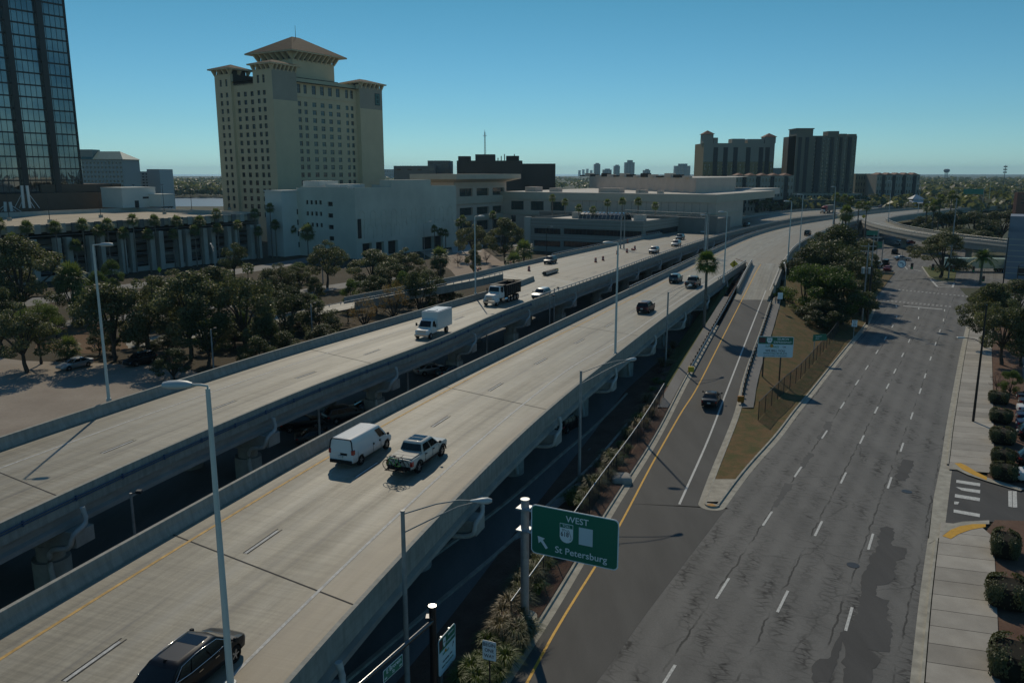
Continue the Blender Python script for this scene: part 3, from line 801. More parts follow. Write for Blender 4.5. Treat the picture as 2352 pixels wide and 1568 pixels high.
# concrete gutters and kerbs beside the ramp
def kerb(path, side, name, gut=0.5, kw=0.16, kh=0.15):
    s = side; mb = MB()
    mb.sweep(path, [(0, .003), (s * gut, .01), (s * gut, kh), (s * (gut + kw), kh), (s * (gut + kw), -.2)] if s > 0 else [(s * (gut + kw), -.2), (s * (gut + kw), kh), (s * gut, kh), (s * gut, .01), (0, .003)], closed=False)
    o = mb.build(name, KERB); o["kind"] = "structure"; return o
KERB = mat("kerb concrete", (0.34, 0.32, 0.265), 0.85, 0.25, 1.2, bump=0.1)
kerb([p for p in rampL if p.y < 128], -1, "ramp_kerb"); kerb([p for p in rampR if p.y < 150], 1, "ramp_kerb")
kerb(W0, -1, "street_kerb", 0.55)
zdr0, zdr1 = 0, 0
def yseg(path, y0, y1): return [p for p in path if y0 <= p.y <= y1]
DY0 = G(*zq(880, 468)).y; DY1 = G(*zq(930, 60)).y
kerb(yseg(E0, 0, DY0 - 1.4), 1, "street_kerb"); kerb(yseg(E0, DY1 + 1.0, 240), 1, "street_kerb")
# nose of the island
nose = MB(); c = G(1632, 1150); ang = math.atan2(W0[0].y - c.y, W0[0].x - c.x)
tipL, tipR = rampR[0], W0[0]
ctr = (tipL + tipR) / 2; rr = (tipR - tipL).length / 2; d0 = (tipR - tipL).normalized(); fw = Vector((d0.y, -d0.x, 0))
def arc(r, z): return [ctr + d0 * (-math.cos(t) * r) + fw * (math.sin(t) * r * 1.05) + Vector((0, 0, z)) for t in np.linspace(0, math.pi, 17)]
nose.ribbon(arc(rr, .02), arc(rr - .5, .025)); nose.ribbon(arc(rr - .5, .02), arc(rr - .5, .15)); nose.ribbon(arc(rr - .5, .15), arc(rr - .66, .15))
nose.build("island_kerb", KERB)["kind"] = "structure"
nt_ = MB(); a_ = arc(rr - .66, .145); nt_.poly(a_, 0)
ysn = [y for y in np.arange(tipL.y, G(1600, 1100).y + .1, 1.0)]
nt_.ribbon([Vector((xaty(rampR, y) + .66, y, .145)) for y in ysn], [Vector((xaty(W0, y) - .71, y, .145)) for y in ysn])
nt_.build("island_pavement", mat("island concrete", (0.34, 0.31, 0.25), 0.85, 0.25, 1.5))["kind"] = "structure"
bn = MB(); bn.ribbon([p + Vector((0, 0, .01)) for p in arc(rr - .52, .15)[4:13]], [p + Vector((0, 0, .01)) for p in arc(rr - 1.0, .15)[4:13]]); bn.build("painted_nose", mat("worn orange paint", (0.42, 0.22, 0.06), 0.8, 0.35, 4.0))["kind"] = "structure"
# grass between the ramp and the street (a bank that climbs with the ramp)
def bank(name, La, Ra, m, n=8, ease=True):
    mb = MB()
    for i in range(n):
        def row(P, Q, f):
            out = []
            for p, q in zip(P, Q):
                v = p.lerp(q, f); e = f * f * (3 - 2 * f) if ease else f
                v.z = p.z + (q.z - p.z) * e + (0.05 * math.sin(p.y * 1.7 + f * 9) if 0 < f < 1 else 0); out.append(v)
            return out
        mb.ribbon(row(La, Ra, i / n), row(La, Ra, (i + 1) / n))
    for k in range(len(mb.sm)): mb.sm[k] = True
    o = mb.build(name, m); o["kind"] = "structure"; return o
ysb = list(np.arange(ysn[-1], 222, 2.5))
def wx(y): return xaty(W0, y) if y < W0[-1].y else W0[-1].x + (y - W0[-1].y) * .55
def rxx(y): return xaty(rampR, y) if y < 150 else max(xaty(rampR, min(y, 185)), xaty(rmR, y) if y > rmR[0].y else 0)
bank("grass_bank", [Vector((rxx(y) + .66, y, rz_of(y) * (1 if y < 165 else max(0, 1 - (y - 165) / 30)) + .11)) for y in ysb], [Vector((wx(y) - .71, y, .12)) for y in ysb], GRASSD)
ysb = list(np.arange(16, 200, 3))
def d2x(y): return xaty(d2R, y)
def rlx(y): return xaty(rampL, y) if y >= rampL[0].y else rampL[0].x - (rampL[0].y - y) * .42
bank("verge_bank", [Vector((rlx(y) - .66 - max(0.6, min(9, 4.2 + y * .03) if y < 100 else max(1.5, 7 - (y - 100) * .06)), y, 0.02)) for y in ysb], [Vector((rlx(y) - .66, y, rz_of(y) + .12)) for y in ysb], MULCH)
gv = [y for y in np.arange(96, 186, 3)]
bank("verge_grass", [Vector((rlx(y) - .66 - 4.6, y, max(.05, rz_of(y) - 1.3))) for y in gv], [Vector((rlx(y) - 2.0, y, rz_of(y) + .16)) for y in gv], GRASSG, 3)
mb = MB(); gs = [y for y in np.arange(88, 150, 3)]
mb.ribbon([Vector((rxx(y) + .75, y, rz_of(y) + .16)) for y in gs], [Vector((rxx(y) + 2.0, y, rz_of(y) + .16)) for y in gs])
mb.ribbon([Vector((rlx(y) - 2.1, y, rz_of(y) + .20)) for y in gs], [Vector((rlx(y) - .75, y, rz_of(y) + .17)) for y in gs])
mb.build("guardrail_strip", asphalt("strip asphalt", (0.15, 0.145, 0.14), (0.20, 0.195, 0.185)))["kind"] = "structure"
# lower street by the deck: kerbs and a pavement strip coloured paler for sunlit ground
lk = [G(*q) for q in ((790, 1440), (941, 1318), (1166, 1153), (1286, 1047), (1374, 973), (1440, 905))]
lk2 = [G(*q) for q in ((930, 1450), (1007, 1384), (1169, 1249.5), (1290, 1130), (1368, 1061), (1541, 853))]
for path in (lk, lk2):
    q = smooth_path(resample(path, 2), 4); q = [q[0] + (q[0] - q[1]).normalized() * 16] + q
    MB().sweep(q, [(-.12, -.05), (-.12, .15), (.12, .15), (.12, -.05)]).build("lower_kerb", KERB)["kind"] = "structure"
lp = smooth_path(resample([G(*q) for q in ((1169, 1249.5), (1290, 1130), (1368, 1061), (1541, 853))], 2), 4)
MB().ribbon([p + Vector((.13, 0, .02)) for p in lp], [p + Vector((2.6, 0, .02)) for p in lp]).build("lower_lit_pavement", mat("sunlit strip paving", (0.27, 0.26, 0.235), 0.85, 0.15, 1.0))["kind"] = "structure"
# pavement on the right, slab by slab, with each slab's own tone
def slabs(name, y0, y1, step, xr):
    mb = MB(); tones = []; y = y0; rr_ = random.Random(3)
    base = MB()
    ys = np.arange(y0, y1, 1.0)
    base.ribbon([Vector((xaty(E2, v) + .0, v, .115)) for v in ys], [Vector((xr(v), v, .115)) for v in ys])
    base.build(name + "_bed", mat("joint dirt", (0.07, 0.06, 0.05), 0.9))["kind"] = "structure"
    t = (E0[6] - E0[4]).normalized(); sk = -.30
    while y < y1:
        a, b = y + .02, min(y + step, y1) - .02
        l0, l1 = xaty(E2, a), xaty(E2, b); r0, r1 = xr(a + 0), xr(b)
        w0 = (r0 - l0) * sk; w1 = (r1 - l1) * sk
        mb.quad((l0, a, .13), (r0, a + w0, .13), (r1, b + w1, .13), (l1, b, .13)); tones.append(rr_.choice([.84, .92, 1.0, 1.04, 1.1, 1.16]))
        y += step
    me = mb.mesh(name, SLAB); at = me.color_attributes.new("tone", 'FLOAT_COLOR', 'CORNER')
    for p in me.polygons:
        for li in p.loop_indices: at.data[li].color = (tones[p.index],) * 3 + (1,)
    place(name, me)["kind"] = "structure"
pr0 = [G(2272, 1568), G(2263.5, 1220)]; pr0 = [pr0[0] + (pr0[0] - pr0[1]).normalized() * 14] + pr0
pr1 = [G(2267.5, 1103), G(2269, 891), G(2269, 800), G(2275, 700)]
slabs("pavement", 20, DY0 + .6, 1.85, lambda v: xaty(pr0, v)); slabs("pavement", DY1 - .4, 150, 1.85, lambda v: xaty(pr1, v))
# driveway
dv = flat("driveway", [zq(880, 468), zq(1185, 435), zq(1436, 430), (2600, 1190), (2600, 1140), zq(1436, 225), zq(1180, 155), zq(930, 60)], PATCH, .03)
flat("driveway_apron", [zq(762, 590), zq(850, 540), zq(880, 468), zq(930, 60), zq(920, 0), zq(855, 0), zq(800, 260)], KERB, .025)
mb = MB()
for q in ([(960, 140), (1128, 165), (1126, 186), (958, 160)], [(955, 190), (1128, 213), (1126, 236), (1000, 215)], [(950, 240), (1126, 268), (1124, 291), (948, 262)], [(945, 292), (980, 296), (970, 313), (943, 311)], [(940, 348), (1126, 380), (1124, 403), (940, 370)], [(1324, 217), (1350, 219), (1352, 333), (1326, 328)], [(1355, 219), (1384, 221), (1388, 335), (1356, 334)]):
    pts = [G(*zq(*p)) for p in q]
    for p in pts: p.z = .045
    mb.poly(pts)
mb.build("crossing_marking", WHITE, dv)
for q, z0 in (([(860, 545), (920, 565), (975, 530), (1060, 500), (1165, 480), (1165, 460), (1075, 460), (985, 475), (920, 500)], 0), ([(945, 30), (1000, 75), (1090, 118), (1172, 150), (1174, 128), (1100, 92), (1030, 48), (990, 30)], 0)):
    flat("tactile_strip", [zq(*p) for p in q], mat("tactile yellow", (0.56, 0.31, 0.04), 0.7, 0.12, 3.0), .15)
for q in ([(880, 468), (1000, 442), (1190, 433), (1190, 460), (1075, 460), (985, 475), (920, 500), (850, 545)], [(930, 60), (1040, 112), (1180, 158), (1410, 225), (1436, 210), (1174, 130), (1030, 62), (945, 25)]):
    flat("kerb_return", [zq(*p) for p in q], KERB, .14)
flat("planting_strip", [(2264, 1222), (2285, 1195), (2352, 1197), (2420, 1600), (2272, 1600)], MULCH, .06)
flat("planting_strip", [(2268, 1103), (2269, 891), (2262, 720), (2330, 720), (2352, 880), (2352, 1128)], MULCH, .05)
flat("right_car_park", [(2300, 640), (2700, 640), (3300, 1300), (2600, 1190), (2420, 1125), (2340, 1105), (2325, 860)], LOTASPH, .01)
flat("right_car_park", [(2380, 1200), (2700, 1215), (3300, 1700), (2430, 1700)], LOTASPH, .01)
mb = MB()
for k in range(16):                               # bay lines of the car park
    y = 905 + k * 16 + k * k * .35; a = G(2318 + k * 1.6, y); b = G(2362 + k * 2, y + 4 + k * .2)
    for p in (a, b): p.z = .02
    mb.quad(a, b, b + Vector((0, .12, 0)), a + Vector((0, .12, 0)))
mb.build("bay_marking", WHITE)["kind"] = "structure"
# dark repair patches, gutter stains and manholes
for q in ([(640, 1375), (722, 1390), (690, 1480), (660, 1545), (600, 1535), (570, 1510)],):
    flat("road_patch", [zp(*p) for p in q], PATCH, .010)
flat("road_patch", [zq(*p) for p in ((425, 475), (470, 465), (522, 482), (512, 600), (610, 620), (600, 690), (530, 710), (525, 830), (480, 870), (400, 880), (390, 950), (490, 985), (465, 1100), (510, 1150), (490, 1350), (340, 1330), (430, 1400), (370, 1500), (360, 1640), (150, 1700), (170, 1300), (140, 1210), (270, 1080), (290, 880), (300, 800), (345, 700), (355, 670), (390, 650))], PATCH, .010)
flat("road_patch", [zq(*p) for p in ((0, 1395), (75, 1380), (120, 1260), (150, 1220), (150, 1330), (120, 1400), (60, 1560), (-40, 1568), (-60, 1450))], PATCH, .011)
for q in ([(2080, 480), (2140, 485), (2110, 580), (2030, 625), (2010, 600), (2060, 560)], [(1945, 720), (1990, 735), (1900, 850), (1880, 830)], [(1760, 960), (1840, 970), (1700, 1150), (1660, 1150)]):
    flat("road_patch", [zs(*p) for p in q], asphalt("grey asphalt patch", (0.085, 0.083, 0.08), (0.11, 0.108, 0.103)), .009)
for q in ((232, 738), (610, 220)):
    c = G(*zq(*q)); mb = MB(); mb.cyl((0, 0, 0), (0, 0, .015), .42, seg=20); tag(mb.build("manhole_cover", DARKM, loc=(c.x, c.y, .005)), "round iron manhole cover " + ("beside the long dark patch" if q[0] == 232 else "just below the small square patch by the driveway"), "manhole")
# street markings
mb = MB()
rows = {'A': [(535, 1556), (630, 1283), (705, 1042), (770, 852), (808, 735), (850, 602), (888, 489), (921, 390), (949, 307), (957, 233)], 'B': [(35, 1185), (172, 962), (285, 787), (360, 672), (438, 552), (502, 447), (557, 355), (590, 280), (586, 200)], 'C': [(180, 1518), (322, 1224), (432, 998), (520, 815), (575, 700), (635, 575), (685, 467), (730, 368), (757, 290), (759, 217)]}
near = {'A': [(1950, 1420), (2000, 1243)], 'B': [(1530, 1560), (1660, 1350), (1763, 1190), (1833, 1083)], 'C': [(1798, 1380), (1880, 1213)]}
for k in 'ABC':
    pts = [G(*q) for q in near[k]] + [G(*zp(*q)) for q in rows[k]]
    for i, p in enumerate(pts):
        t = (pts[min(i + 1, len(pts) - 1)] - pts[max(i - 1, 0)]).normalized(); r = Vector((t.y, -t.x, 0)) * .085; h = t * 1.52; u = Vector((0, 0, .014))
        mb.quad(p - r - h + u, p + r - h + u, p + r + h + u, p - r + h + u)
def pl(q, z, a=0.45):
    v = G(*q); return Vector((v.x, v.y, z))
a, b = pl((2031, 690), .014), pl((2182, 704), .014)
for k in range(17):
    c = a.lerp(b, k / 16); t = Vector((.5, .86, 0)) * 1.1; r = Vector((.86, -.5, 0)) * .2
    mb.quad(c - t - r, c - t + r, c + t + r, c + t - r, 1)
a, b = pl((2066, 665.5), .014), pl((2221, 680.5), .014)
for k in range(18):
    c = a.lerp(b, k / 17); t = Vector((.5, .86, 0)) * 1.0; r = Vector((.86, -.5, 0)) * .2
    mb.quad(c - t - r, c - t + r, c + t + r, c + t - r, 1)
a, b = pl((2074.7, 703), .014), pl((2165, 711), .014); t = Vector((.3, .6, 0)); mb.quad(a, b, b + t, a + t)
for q0, q1 in (((395, 620), (450, 680)), ((450, 680), (568, 685)), ((568, 685), (580, 650)), ((408, 632), (578, 655)), ((420, 648), (574, 664)), ((436, 664), (570, 674))):
    a, b = pl(zi(*q0), .014), pl(zi(*q1), .014); n_ = (b - a).normalized(); r = Vector((n_.y, -n_.x, 0)) * .22
    mb.quad(a - r, a + r, b + r, b - r)
for q0, q1 in (((185, 515), (215, 543)), ((225, 515), (260, 535)), ((265, 545), (330, 560))):
    a, b = pl(zi(*q0), .014), pl(zi(*q1), .014); n_ = (b - a).normalized(); r = Vector((n_.y, -n_.x, 0)) * .12; mb.quad(a - r, a + r, b + r, b - r)
mb.build("lane_marking", [WHITE, mat("very worn paint", (0.27, 0.265, 0.25), 0.8, 0.4, 3.0)], street)
isl = flat("median_island", [zi(*p) for p in ((330, 525), (385, 605), (440, 632), (520, 640), (580, 645), (600, 560), (645, 545), (480, 528))], GRASSG, .10)
MB().sweep([pl(zi(*p), 0) for p in ((330, 525), (385, 605), (440, 632), (520, 640), (580, 645))], [(-.15, -.05), (-.15, .16), (.2, .16), (.2, -.05)]).build("median_kerb", KERB)["kind"] = "structure"
flat("corner_pavement", [(2000, 690), (2012, 700), (2016, 688), (2016, 660), (2005, 640), (1985, 640), (1975, 690)], mat("corner paving", (0.33, 0.25, 0.2), 0.85, 0.2, 0.5), .10)
# streets on the left, seen between the trees
def road(name, px, wd, m=None, z=-.01):
    q = smooth_path(resample([G(x, y) for x, y in px], 4), 6)
    for p in q: p.z = z
    MB().ribbon(offset(q, -wd / 2), offset(q, wd / 2)).build(name, m or asphalt("pale asphalt", (0.15, 0.148, 0.145), (0.20, 0.197, 0.19)))["kind"] = "structure"
road("side_street", [(-250, 790), (60, 752), (205, 738), (400, 716), (560, 694), (760, 660), (900, 640), (1010, 640), (1090, 650)], 7)
road("garage_street", [(-300, 760), (160, 678), (400, 644), (620, 612), (760, 588), (1000, 560), (1150, 560), (1300, 575)], 9)
flat("brown_verge", [(100, 752), (230, 742), (300, 800), (200, 812), (80, 800)], ground_mix("brown grass", (0.16, 0.095, 0.05), (0.13, 0.075, 0.04), (0.09, 0.06, 0.03)), -.02)
flat("plaza_ground", [(960, 575), (1110, 572), (1150, 600), (1200, 595), (1180, 625), (1060, 650), (1035, 620), (985, 590)], ground_mix("plaza gravel", (0.34, 0.27, 0.21), (0.28, 0.22, 0.17), (0.22, 0.17, 0.13)), -.008)
flat("plaza_road", [(1035, 560), (1110, 562), (1105, 578), (1040, 580)], mat("pale paving", (0.4, 0.37, 0.33), 0.9), -.004)
# river behind the garage and the bay at the horizon
WATER = mat("river water", (0.04, 0.13, 0.21), 0.5, bump=0.3, scale=0.1, bscale=0.25, spec=0.08)  # blue base colour stands in for sky reflected by the ripples
flat("river", [(-300, 474), (600, 474), (600, 453), (-300, 453)], WATER, -.02)
BAY = mat("bay water", (0.30, 0.40, 0.45), 0.25, bump=0.1, scale=0.02)
mbw = MB(); mbw.quad((-6000, 7000, .5), (900, 7000, .5), (1500, 15000, .5), (-6000, 15000, .5)); mbw.build("bay", BAY)["kind"] = "structure"
# ------------------------------------------------------------------ buildings
GLASSD = mat("dark window glass", (0.018, 0.022, 0.026), 0.08, spec=0.6)
GLASST = mat("teal window glass", (0.03, 0.065, 0.065), 0.08, spec=0.7)
GLASSG = mat("grey window glass", (0.045, 0.05, 0.055), 0.1, spec=0.6)
FRAMEW = mat("pale window frame", (0.42, 0.40, 0.34), 0.6)
FRAMED = mat("dark window frame", (0.03, 0.03, 0.03), 0.5)
WM = {}
def window_mesh(w, h, style, glass):
    key = (round(w, 2), round(h, 2), style, glass.name)
    if key in WM: return WM[key]
    mb = MB(); mb.quad((0, 0, 0), (w, 0, 0), (w, 0, h), (0, 0, h), 0)
    t = 0.07
    def bar(x0, x1, z0, z1): mb.b2((x0, -.05, z0), (x1, -.003, z1), 1)
    if style == 'cross':
        bar(w / 2 - t / 2, w / 2 + t / 2, 0, h); bar(0, w / 2 - t / 2, h * .62, h * .62 + t); bar(w / 2 + t / 2, w, h * .62, h * .62 + t)
    elif style == 'vert':
        n = max(2, int(w / 1.4))
        for k in range(1, n): bar(w * k / n - t / 2, w * k / n + t / 2, 0, h)
    elif style == 'grid':
        n = max(2, int(w / 1.3)); r = max(2, int(h / 1.2))
        for k in range(1, n): bar(w * k / n - t / 2, w * k / n + t / 2, 0, h)
        for k in range(1, r):
            for j in range(n): bar(w * j / n + t / 2, w * (j + 1) / n - t / 2, h * k / r - t / 2, h * k / r + t / 2)
    elif style == 'rail':
        bar(0, w, h * .33, h * .33 + .08)
    WM[key] = mb.mesh("window", [glass, FRAMEW if style in ('cross',) else FRAMED])
    return WM[key]
class Bld:
    def __init__(s, name, label, cat, loc, rz=GROT, group=None, wall=None):
        s.t = thing(name, label, cat, loc, rz, group); s.w = MB(); s.win = []; s.mats = wall if isinstance(wall, list) else [wall]
    def face(s, o, u, Wd, z0, z1, wins=(), depth=0.25, mi=0, style='cross', glass=GLASSD):
        """wall from o along u (outward side = u turned clockwise); wins = (u0, z0, u1, z1[, glass])"""
        o = Vector((o[0], o[1], 0)); u = Vector((u[0], u[1], 0)).normalized(); n = Vector((u.y, -u.x, 0))
        us = sorted({0.0, Wd} | {round(a, 4) for q in wins for a in (q[0], q[2])}); zs = sorted({z0, z1} | {round(a, 4) for q in wins for a in (q[1], q[3])})
        def P(a, z, d=0.0): return o + u * a + n * (-d) + Vector((0, 0, z))
        hole = set()
        for q in wins:
            for i in range(len(us) - 1):
                if not (q[0] - 1e-3 <= us[i] and us[i + 1] <= q[2] + 1e-3): continue
                for j in range(len(zs) - 1):
                    if q[1] - 1e-3 <= zs[j] and zs[j + 1] <= q[3] + 1e-3: hole.add((i, j))
        for i in range(len(us) - 1):
            j = 0
            while j < len(zs) - 1:
                if (i, j) in hole: j += 1; continue
                k = j
                while k < len(zs) - 1 and (i, k) not in hole: k += 1
                s.w.quad(P(us[i], zs[j]), P(us[i + 1], zs[j]), P(us[i + 1], zs[k]), P(us[i], zs[k]), mi); j = k
        rot = math.atan2(u.y, u.x)
        for q in wins:
            a, b, c, e = q[0], q[1], q[2], q[3]
            for p0, p1 in (((a, b), (c, b)), ((c, b), (c, e)), ((c, e), (a, e)), ((a, e), (a, b))):
                s.w.quad(P(*p0), P(*p1), P(*p1, depth), P(*p0, depth), mi)
            g = q[4] if len(q) > 4 else glass
            s.win.append((P(a, b, depth), rot, c - a, e - b, style, g))
        return s
    def box(s, lo, hi, mi=0, **k): s.w.b2(lo, hi, mi, **k); return s
    def roof(s, pts, z, mi=0): s.w.poly([(x, y, z) for x, y in pts], mi); return s
    def done(s, limit=100, name="wall"):
        s.w.build(name, s.mats, s.t)
        ws = s.win
        if len(ws) > limit:
            t = s.t; M = Matrix.Translation(t.location) @ Matrix.Rotation(t.rotation_euler.z, 4, 'Z')
            ws = sorted(ws, key=lambda q: -q[2] * q[3] / (M @ q[0]).length ** 2)
        for p, r, w, h, st, g in ws[:limit]: place("window", window_mesh(w, h, st, g), s.t, p, (0, 0, r))
        rest = ws[limit:]
        if rest:
            mb = MB(); gl = []
            for p, r, w, h, st, g in rest:
                if g not in gl: gl.append(g)
                u = Vector((math.cos(r), math.sin(r), 0))
                mb.quad(p, p + u * w, p + u * w + Vector((0, 0, h)), p + Vector((0, 0, h)), gl.index(g))
                if st == 'cross':
                    n = Vector((u.y, -u.x, 0)) * .03; a = p + u * (w / 2 - .04) + n; b = p + u * (w / 2 + .04) + n
                    if FRAMEW not in gl: gl.append(FRAMEW)
                    mb.quad(a, b, b + Vector((0, 0, h)), a + Vector((0, 0, h)), gl.index(FRAMEW))
            mb.build("window_rows", gl, s.t)["kind"] = "stuff"
        return s.t
def local(t):
    return Matrix.Rotation(-t.rotation_euler.z, 3, 'Z'), t.location
def hip(mb, lo, hi, z, h, mi=0, ridge=None):
    x0, y0 = lo; x1, y1 = hi; m = min(x1 - x0, y1 - y0) / 2
    if x1 - x0 >= y1 - y0: r0, r1 = (x0 + m, (y0 + y1) / 2), (x1 - m, (y0 + y1) / 2)
    else: r0, r1 = ((x0 + x1) / 2, y0 + m), ((x0 + x1) / 2, y1 - m)
    a, b, c, d = (x0, y0, z), (x1, y0, z), (x1, y1, z), (x0, y1, z); p, q = (*r0, z + h), (*r1, z + h)
    if x1 - x0 >= y1 - y0: mb.poly([a, b, q, p], mi); mb.poly([b, c, q], mi); mb.poly([c, d, p, q], mi); mb.poly([d, a, p], mi)
    else: mb.poly([a, b, p], mi); mb.poly([b, c, q, p], mi); mb.poly([c, d, q], mi); mb.poly([d, a, p, q], mi)
    mb.poly([d, c, b, a], mi)
def cols(a, b, n, w):
    """n openings of width w spread evenly over [a, b]"""
    st = (b - a) / n; return [(a + st * (k + .5) - w / 2, a + st * (k + .5) + w / 2) for k in range(n)]
# --- the hotel
HW = mat("cream hotel stucco", (0.60, 0.49, 0.32), 0.85, 0.06, 0.15); HB = mat("taupe hotel stucco", (0.34, 0.305, 0.24), 0.85, 0.06, 0.15)
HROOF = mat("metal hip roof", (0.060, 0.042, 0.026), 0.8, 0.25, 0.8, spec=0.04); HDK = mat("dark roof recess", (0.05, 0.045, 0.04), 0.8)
Yh = 318.0
hc = AT(633, 330, Yh); hc.z = 0
H = Bld("hotel_tower", "tall cream hotel tower with bracketed hip roofs and many rows of windows", "hotel", hc, wall=[HW, HB, HROOF, HDK])
def hx(px, z): return hitx(hc, AX, px, z)
def hy(px, z): return hitx(hc, BX, px, z)
zl = lambda y: zat(y, Yh)
x1, x2, x3 = hx(686, 45), hx(829, 45), hx(880, 45)
y1_, y2_, y3_ = hy(587, 45), hy(536, 45), hy(500, 45)
ze_near, ze_wing = zl(157), zl(172)
fl = [3.2 + 3.02 * k for k in range(19)]
ztop = ze_near; rec = 2.2
def rows(c, z0, z1, hh=1.75, tall_top=False):
    out = []
    for k in range(22):
        z = z0 + 3.05 * k
        if z + hh > z1: break
        for a, b in c: out.append((a, z, b, z + hh))
    return out
zb = ztop - 1.6
nrow = 17; z_first = zb - 3.05 * nrow - 1.6
tl = H.t
# left face: near tower (two columns), middle (three), far tower (two)
Lf = y1_
H.face((0, y1_), (0, -1), y1_, 0, ztop, rows(cols(y1_ * .12, y1_ * .70, 2, 1.55), z_first, ztop - 5.2) + [(a, ztop - 4.9, b, ztop - 2.0) for a, b in cols(y1_ * .12, y1_ * .70, 2, 1.3)])
H.face((1.2, y2_), (0, -1), y2_ - y1_, 0, zl(187), rows(cols(.8, y2_ - y1_ - .5, 3, 1.7), z_first, zl(189)))
H.box((1.2, y1_, zl(187) - .4), (1.5, y2_, zl(183)), 3)
H.face((0, y3_), (0, -1), y3_ - y2_, 0, ztop - .6, rows(cols((y3_ - y2_) * .2, (y3_ - y2_) * .9, 2, 1.4), z_first, ztop - 6) + [(a, ztop - 5.2, b, ztop - 2.6) for a, b in cols((y3_ - y2_) * .2, (y3_ - y2_) * .9, 2, 1.2)])
H.face((0, y2_), (1, 0), 1.2, 0, ztop - .6); H.face((1.2, y1_), (-1, 0), 1.2, 0, ztop)
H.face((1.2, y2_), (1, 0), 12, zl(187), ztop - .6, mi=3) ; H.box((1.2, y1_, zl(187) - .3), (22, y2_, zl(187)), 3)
# right face: blank near tower, recessed bedrooms, blank far tower
zsp = ztop - 11.0
H.face((0, 0), (1, 0), x1, 0, zsp); H.face((0, 0), (1, 0), x1, zsp, ztop, mi=1)
H.face((x1, 0), (0, 1), rec, 0, ztop)
wx_ = x2 - x1
c4 = cols(wx_ * .25, wx_ * .76, 4, 2.2); c2 = cols(wx_ * .04, wx_ * .23, 2, 1.7); c2b = cols(wx_ * .80, wx_ * .97, 2, 1.7)
zr_ = zl(176)
H.face((x1, rec), (1, 0), wx_, 0, zr_, [(a, b, c, e, GLASST if (i % 5 and a > wx_ * .2 and b < zr_ - 6) else GLASSG) for i, (a, b, c, e) in enumerate(rows(c2, z_first, zr_ - 5) + rows(c4, z_first, zr_ - 5) + rows(c2b, z_first, zr_ - 5))] + [(a, zr_ - 4.6, b, zr_ - 1.2, GLASSG) for a, b in c2 + c4 + c2b])
H.box((x1 + .1, rec - .25, zr_ - 6.0), (x2 - .1, rec - .01, zr_ - 5.5))
H.face((x2, rec), (0, -1), rec, 0, ztop - 1.5)
zt2 = zl(178) + 1.0
H.face((x2, 0), (1, 0), x3 - x2, 0, zt2 - 9); H.face((x2, 0), (1, 0), x3 - x2, zt2 - 9, zt2, mi=1)
H.face((x3, 0), (0, 1), 26, 0, zt2)
H.roof([(0, 0), (x3, 0), (x3, 24), (1.2, y3_), (0, y3_)], zr_ - .6, 3)
H.box((x1, rec + 1, zr_ - .5), (x2 + 2, y3_ - 2, zr_ + 1.2), 0)
def bracket_roof(lo, hi, z, h, ov, nx, ny, band=1.6):
    """open band with brackets carrying a wide eave and a hip roof"""
    x0, y0 = lo; x1, y1 = hi
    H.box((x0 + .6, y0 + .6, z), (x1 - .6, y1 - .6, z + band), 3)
    for k in range(nx):
        x = x0 + (x1 - x0) * k / (nx - 1)
        for yy, s in ((y0, -1),):
            vs = [(x - .3, yy + .7, z), (x - .3, yy, z - .6), (x - .3, yy - ov * .85, z + band), (x - .3, yy + .7, z + band)]
            H.w.add(vs + [(x + .3, b, c) for _, b, c in vs], [(3, 2, 1, 0), (4, 5, 6, 7), (0, 1, 5, 4), (1, 2, 6, 5)], 0)
    for k in range(ny):
        y = y0 + (y1 - y0) * k / (ny - 1)
        vs = [(x0 + .7, y - .3, z), (x0, y - .3, z - .6), (x0 - ov * .85, y - .3, z + band), (x0 + .7, y - .3, z + band)]
        H.w.add(vs + [(a, y + .3, c) for a, _, c in vs], [(0, 1, 2, 3), (7, 6, 5, 4), (4, 5, 1, 0), (5, 6, 2, 1)], 0)
    H.box((x0 - ov, y0 - ov, z + band), (x1 + ov, y1 + ov, z + band + .45), 0)
    mb = MB(); hip(mb, (x0 - ov - .15, y0 - ov - .15), (x1 + ov + .15, y1 + ov + .15), z + band + .452, h)
    mb.build("hip_roof", HROOF, tl)
bracket_roof((0.1, 0.1), (x1 - .4, y1_ - .4), ztop, 1.9, 1.7, 7, 5)
bracket_roof((0.1, y2_ + .3), (9, y3_ - .1), ztop - .6, 2.1, 1.9, 3, 4)
bracket_roof((x2 + 1, .1), (x3 - .2, 10), zt2 - .3, 1.9, 1.6, 6, 3)
Nw = AT(670, 113, Yh + 15); Nl = Matrix.Rotation(-GROT, 3, 'Z') @ (Nw - hc); ze_ = Nl.z
ln_r = hitx(Nw, AX, 797); ln_l = hitx(Nw, BX, 561); ovc = 3.9
cx0, cx1, cy0, cy1 = Nl.x + ovc, Nl.x + ln_r - ovc, Nl.y + ovc, Nl.y + ln_l - ovc
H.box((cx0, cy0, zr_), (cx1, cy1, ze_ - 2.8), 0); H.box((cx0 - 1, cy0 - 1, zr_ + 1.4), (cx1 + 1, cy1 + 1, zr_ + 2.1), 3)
bracket_roof((cx0, cy0), (cx1, cy1), ze_ - 2.8, 7.4, ovc, 10, 7, 2.4)
MB().cyl(((cx0 + cx1) / 2, (cy0 + cy1) / 2, ze_ + 5), ((cx0 + cx1) / 2, (cy0 + cy1) / 2, ze_ + 12), .14, .06).build("mast", DARKM, tl)
em = MB(); ew = x3 - x2; ex = x2 + ew * .66; ez = zt2 - 7.2            # square emblem on the far tower
em.b2((ex, -.12, ez), (ex + 3.2, -.02, ez + 5.0), 0)
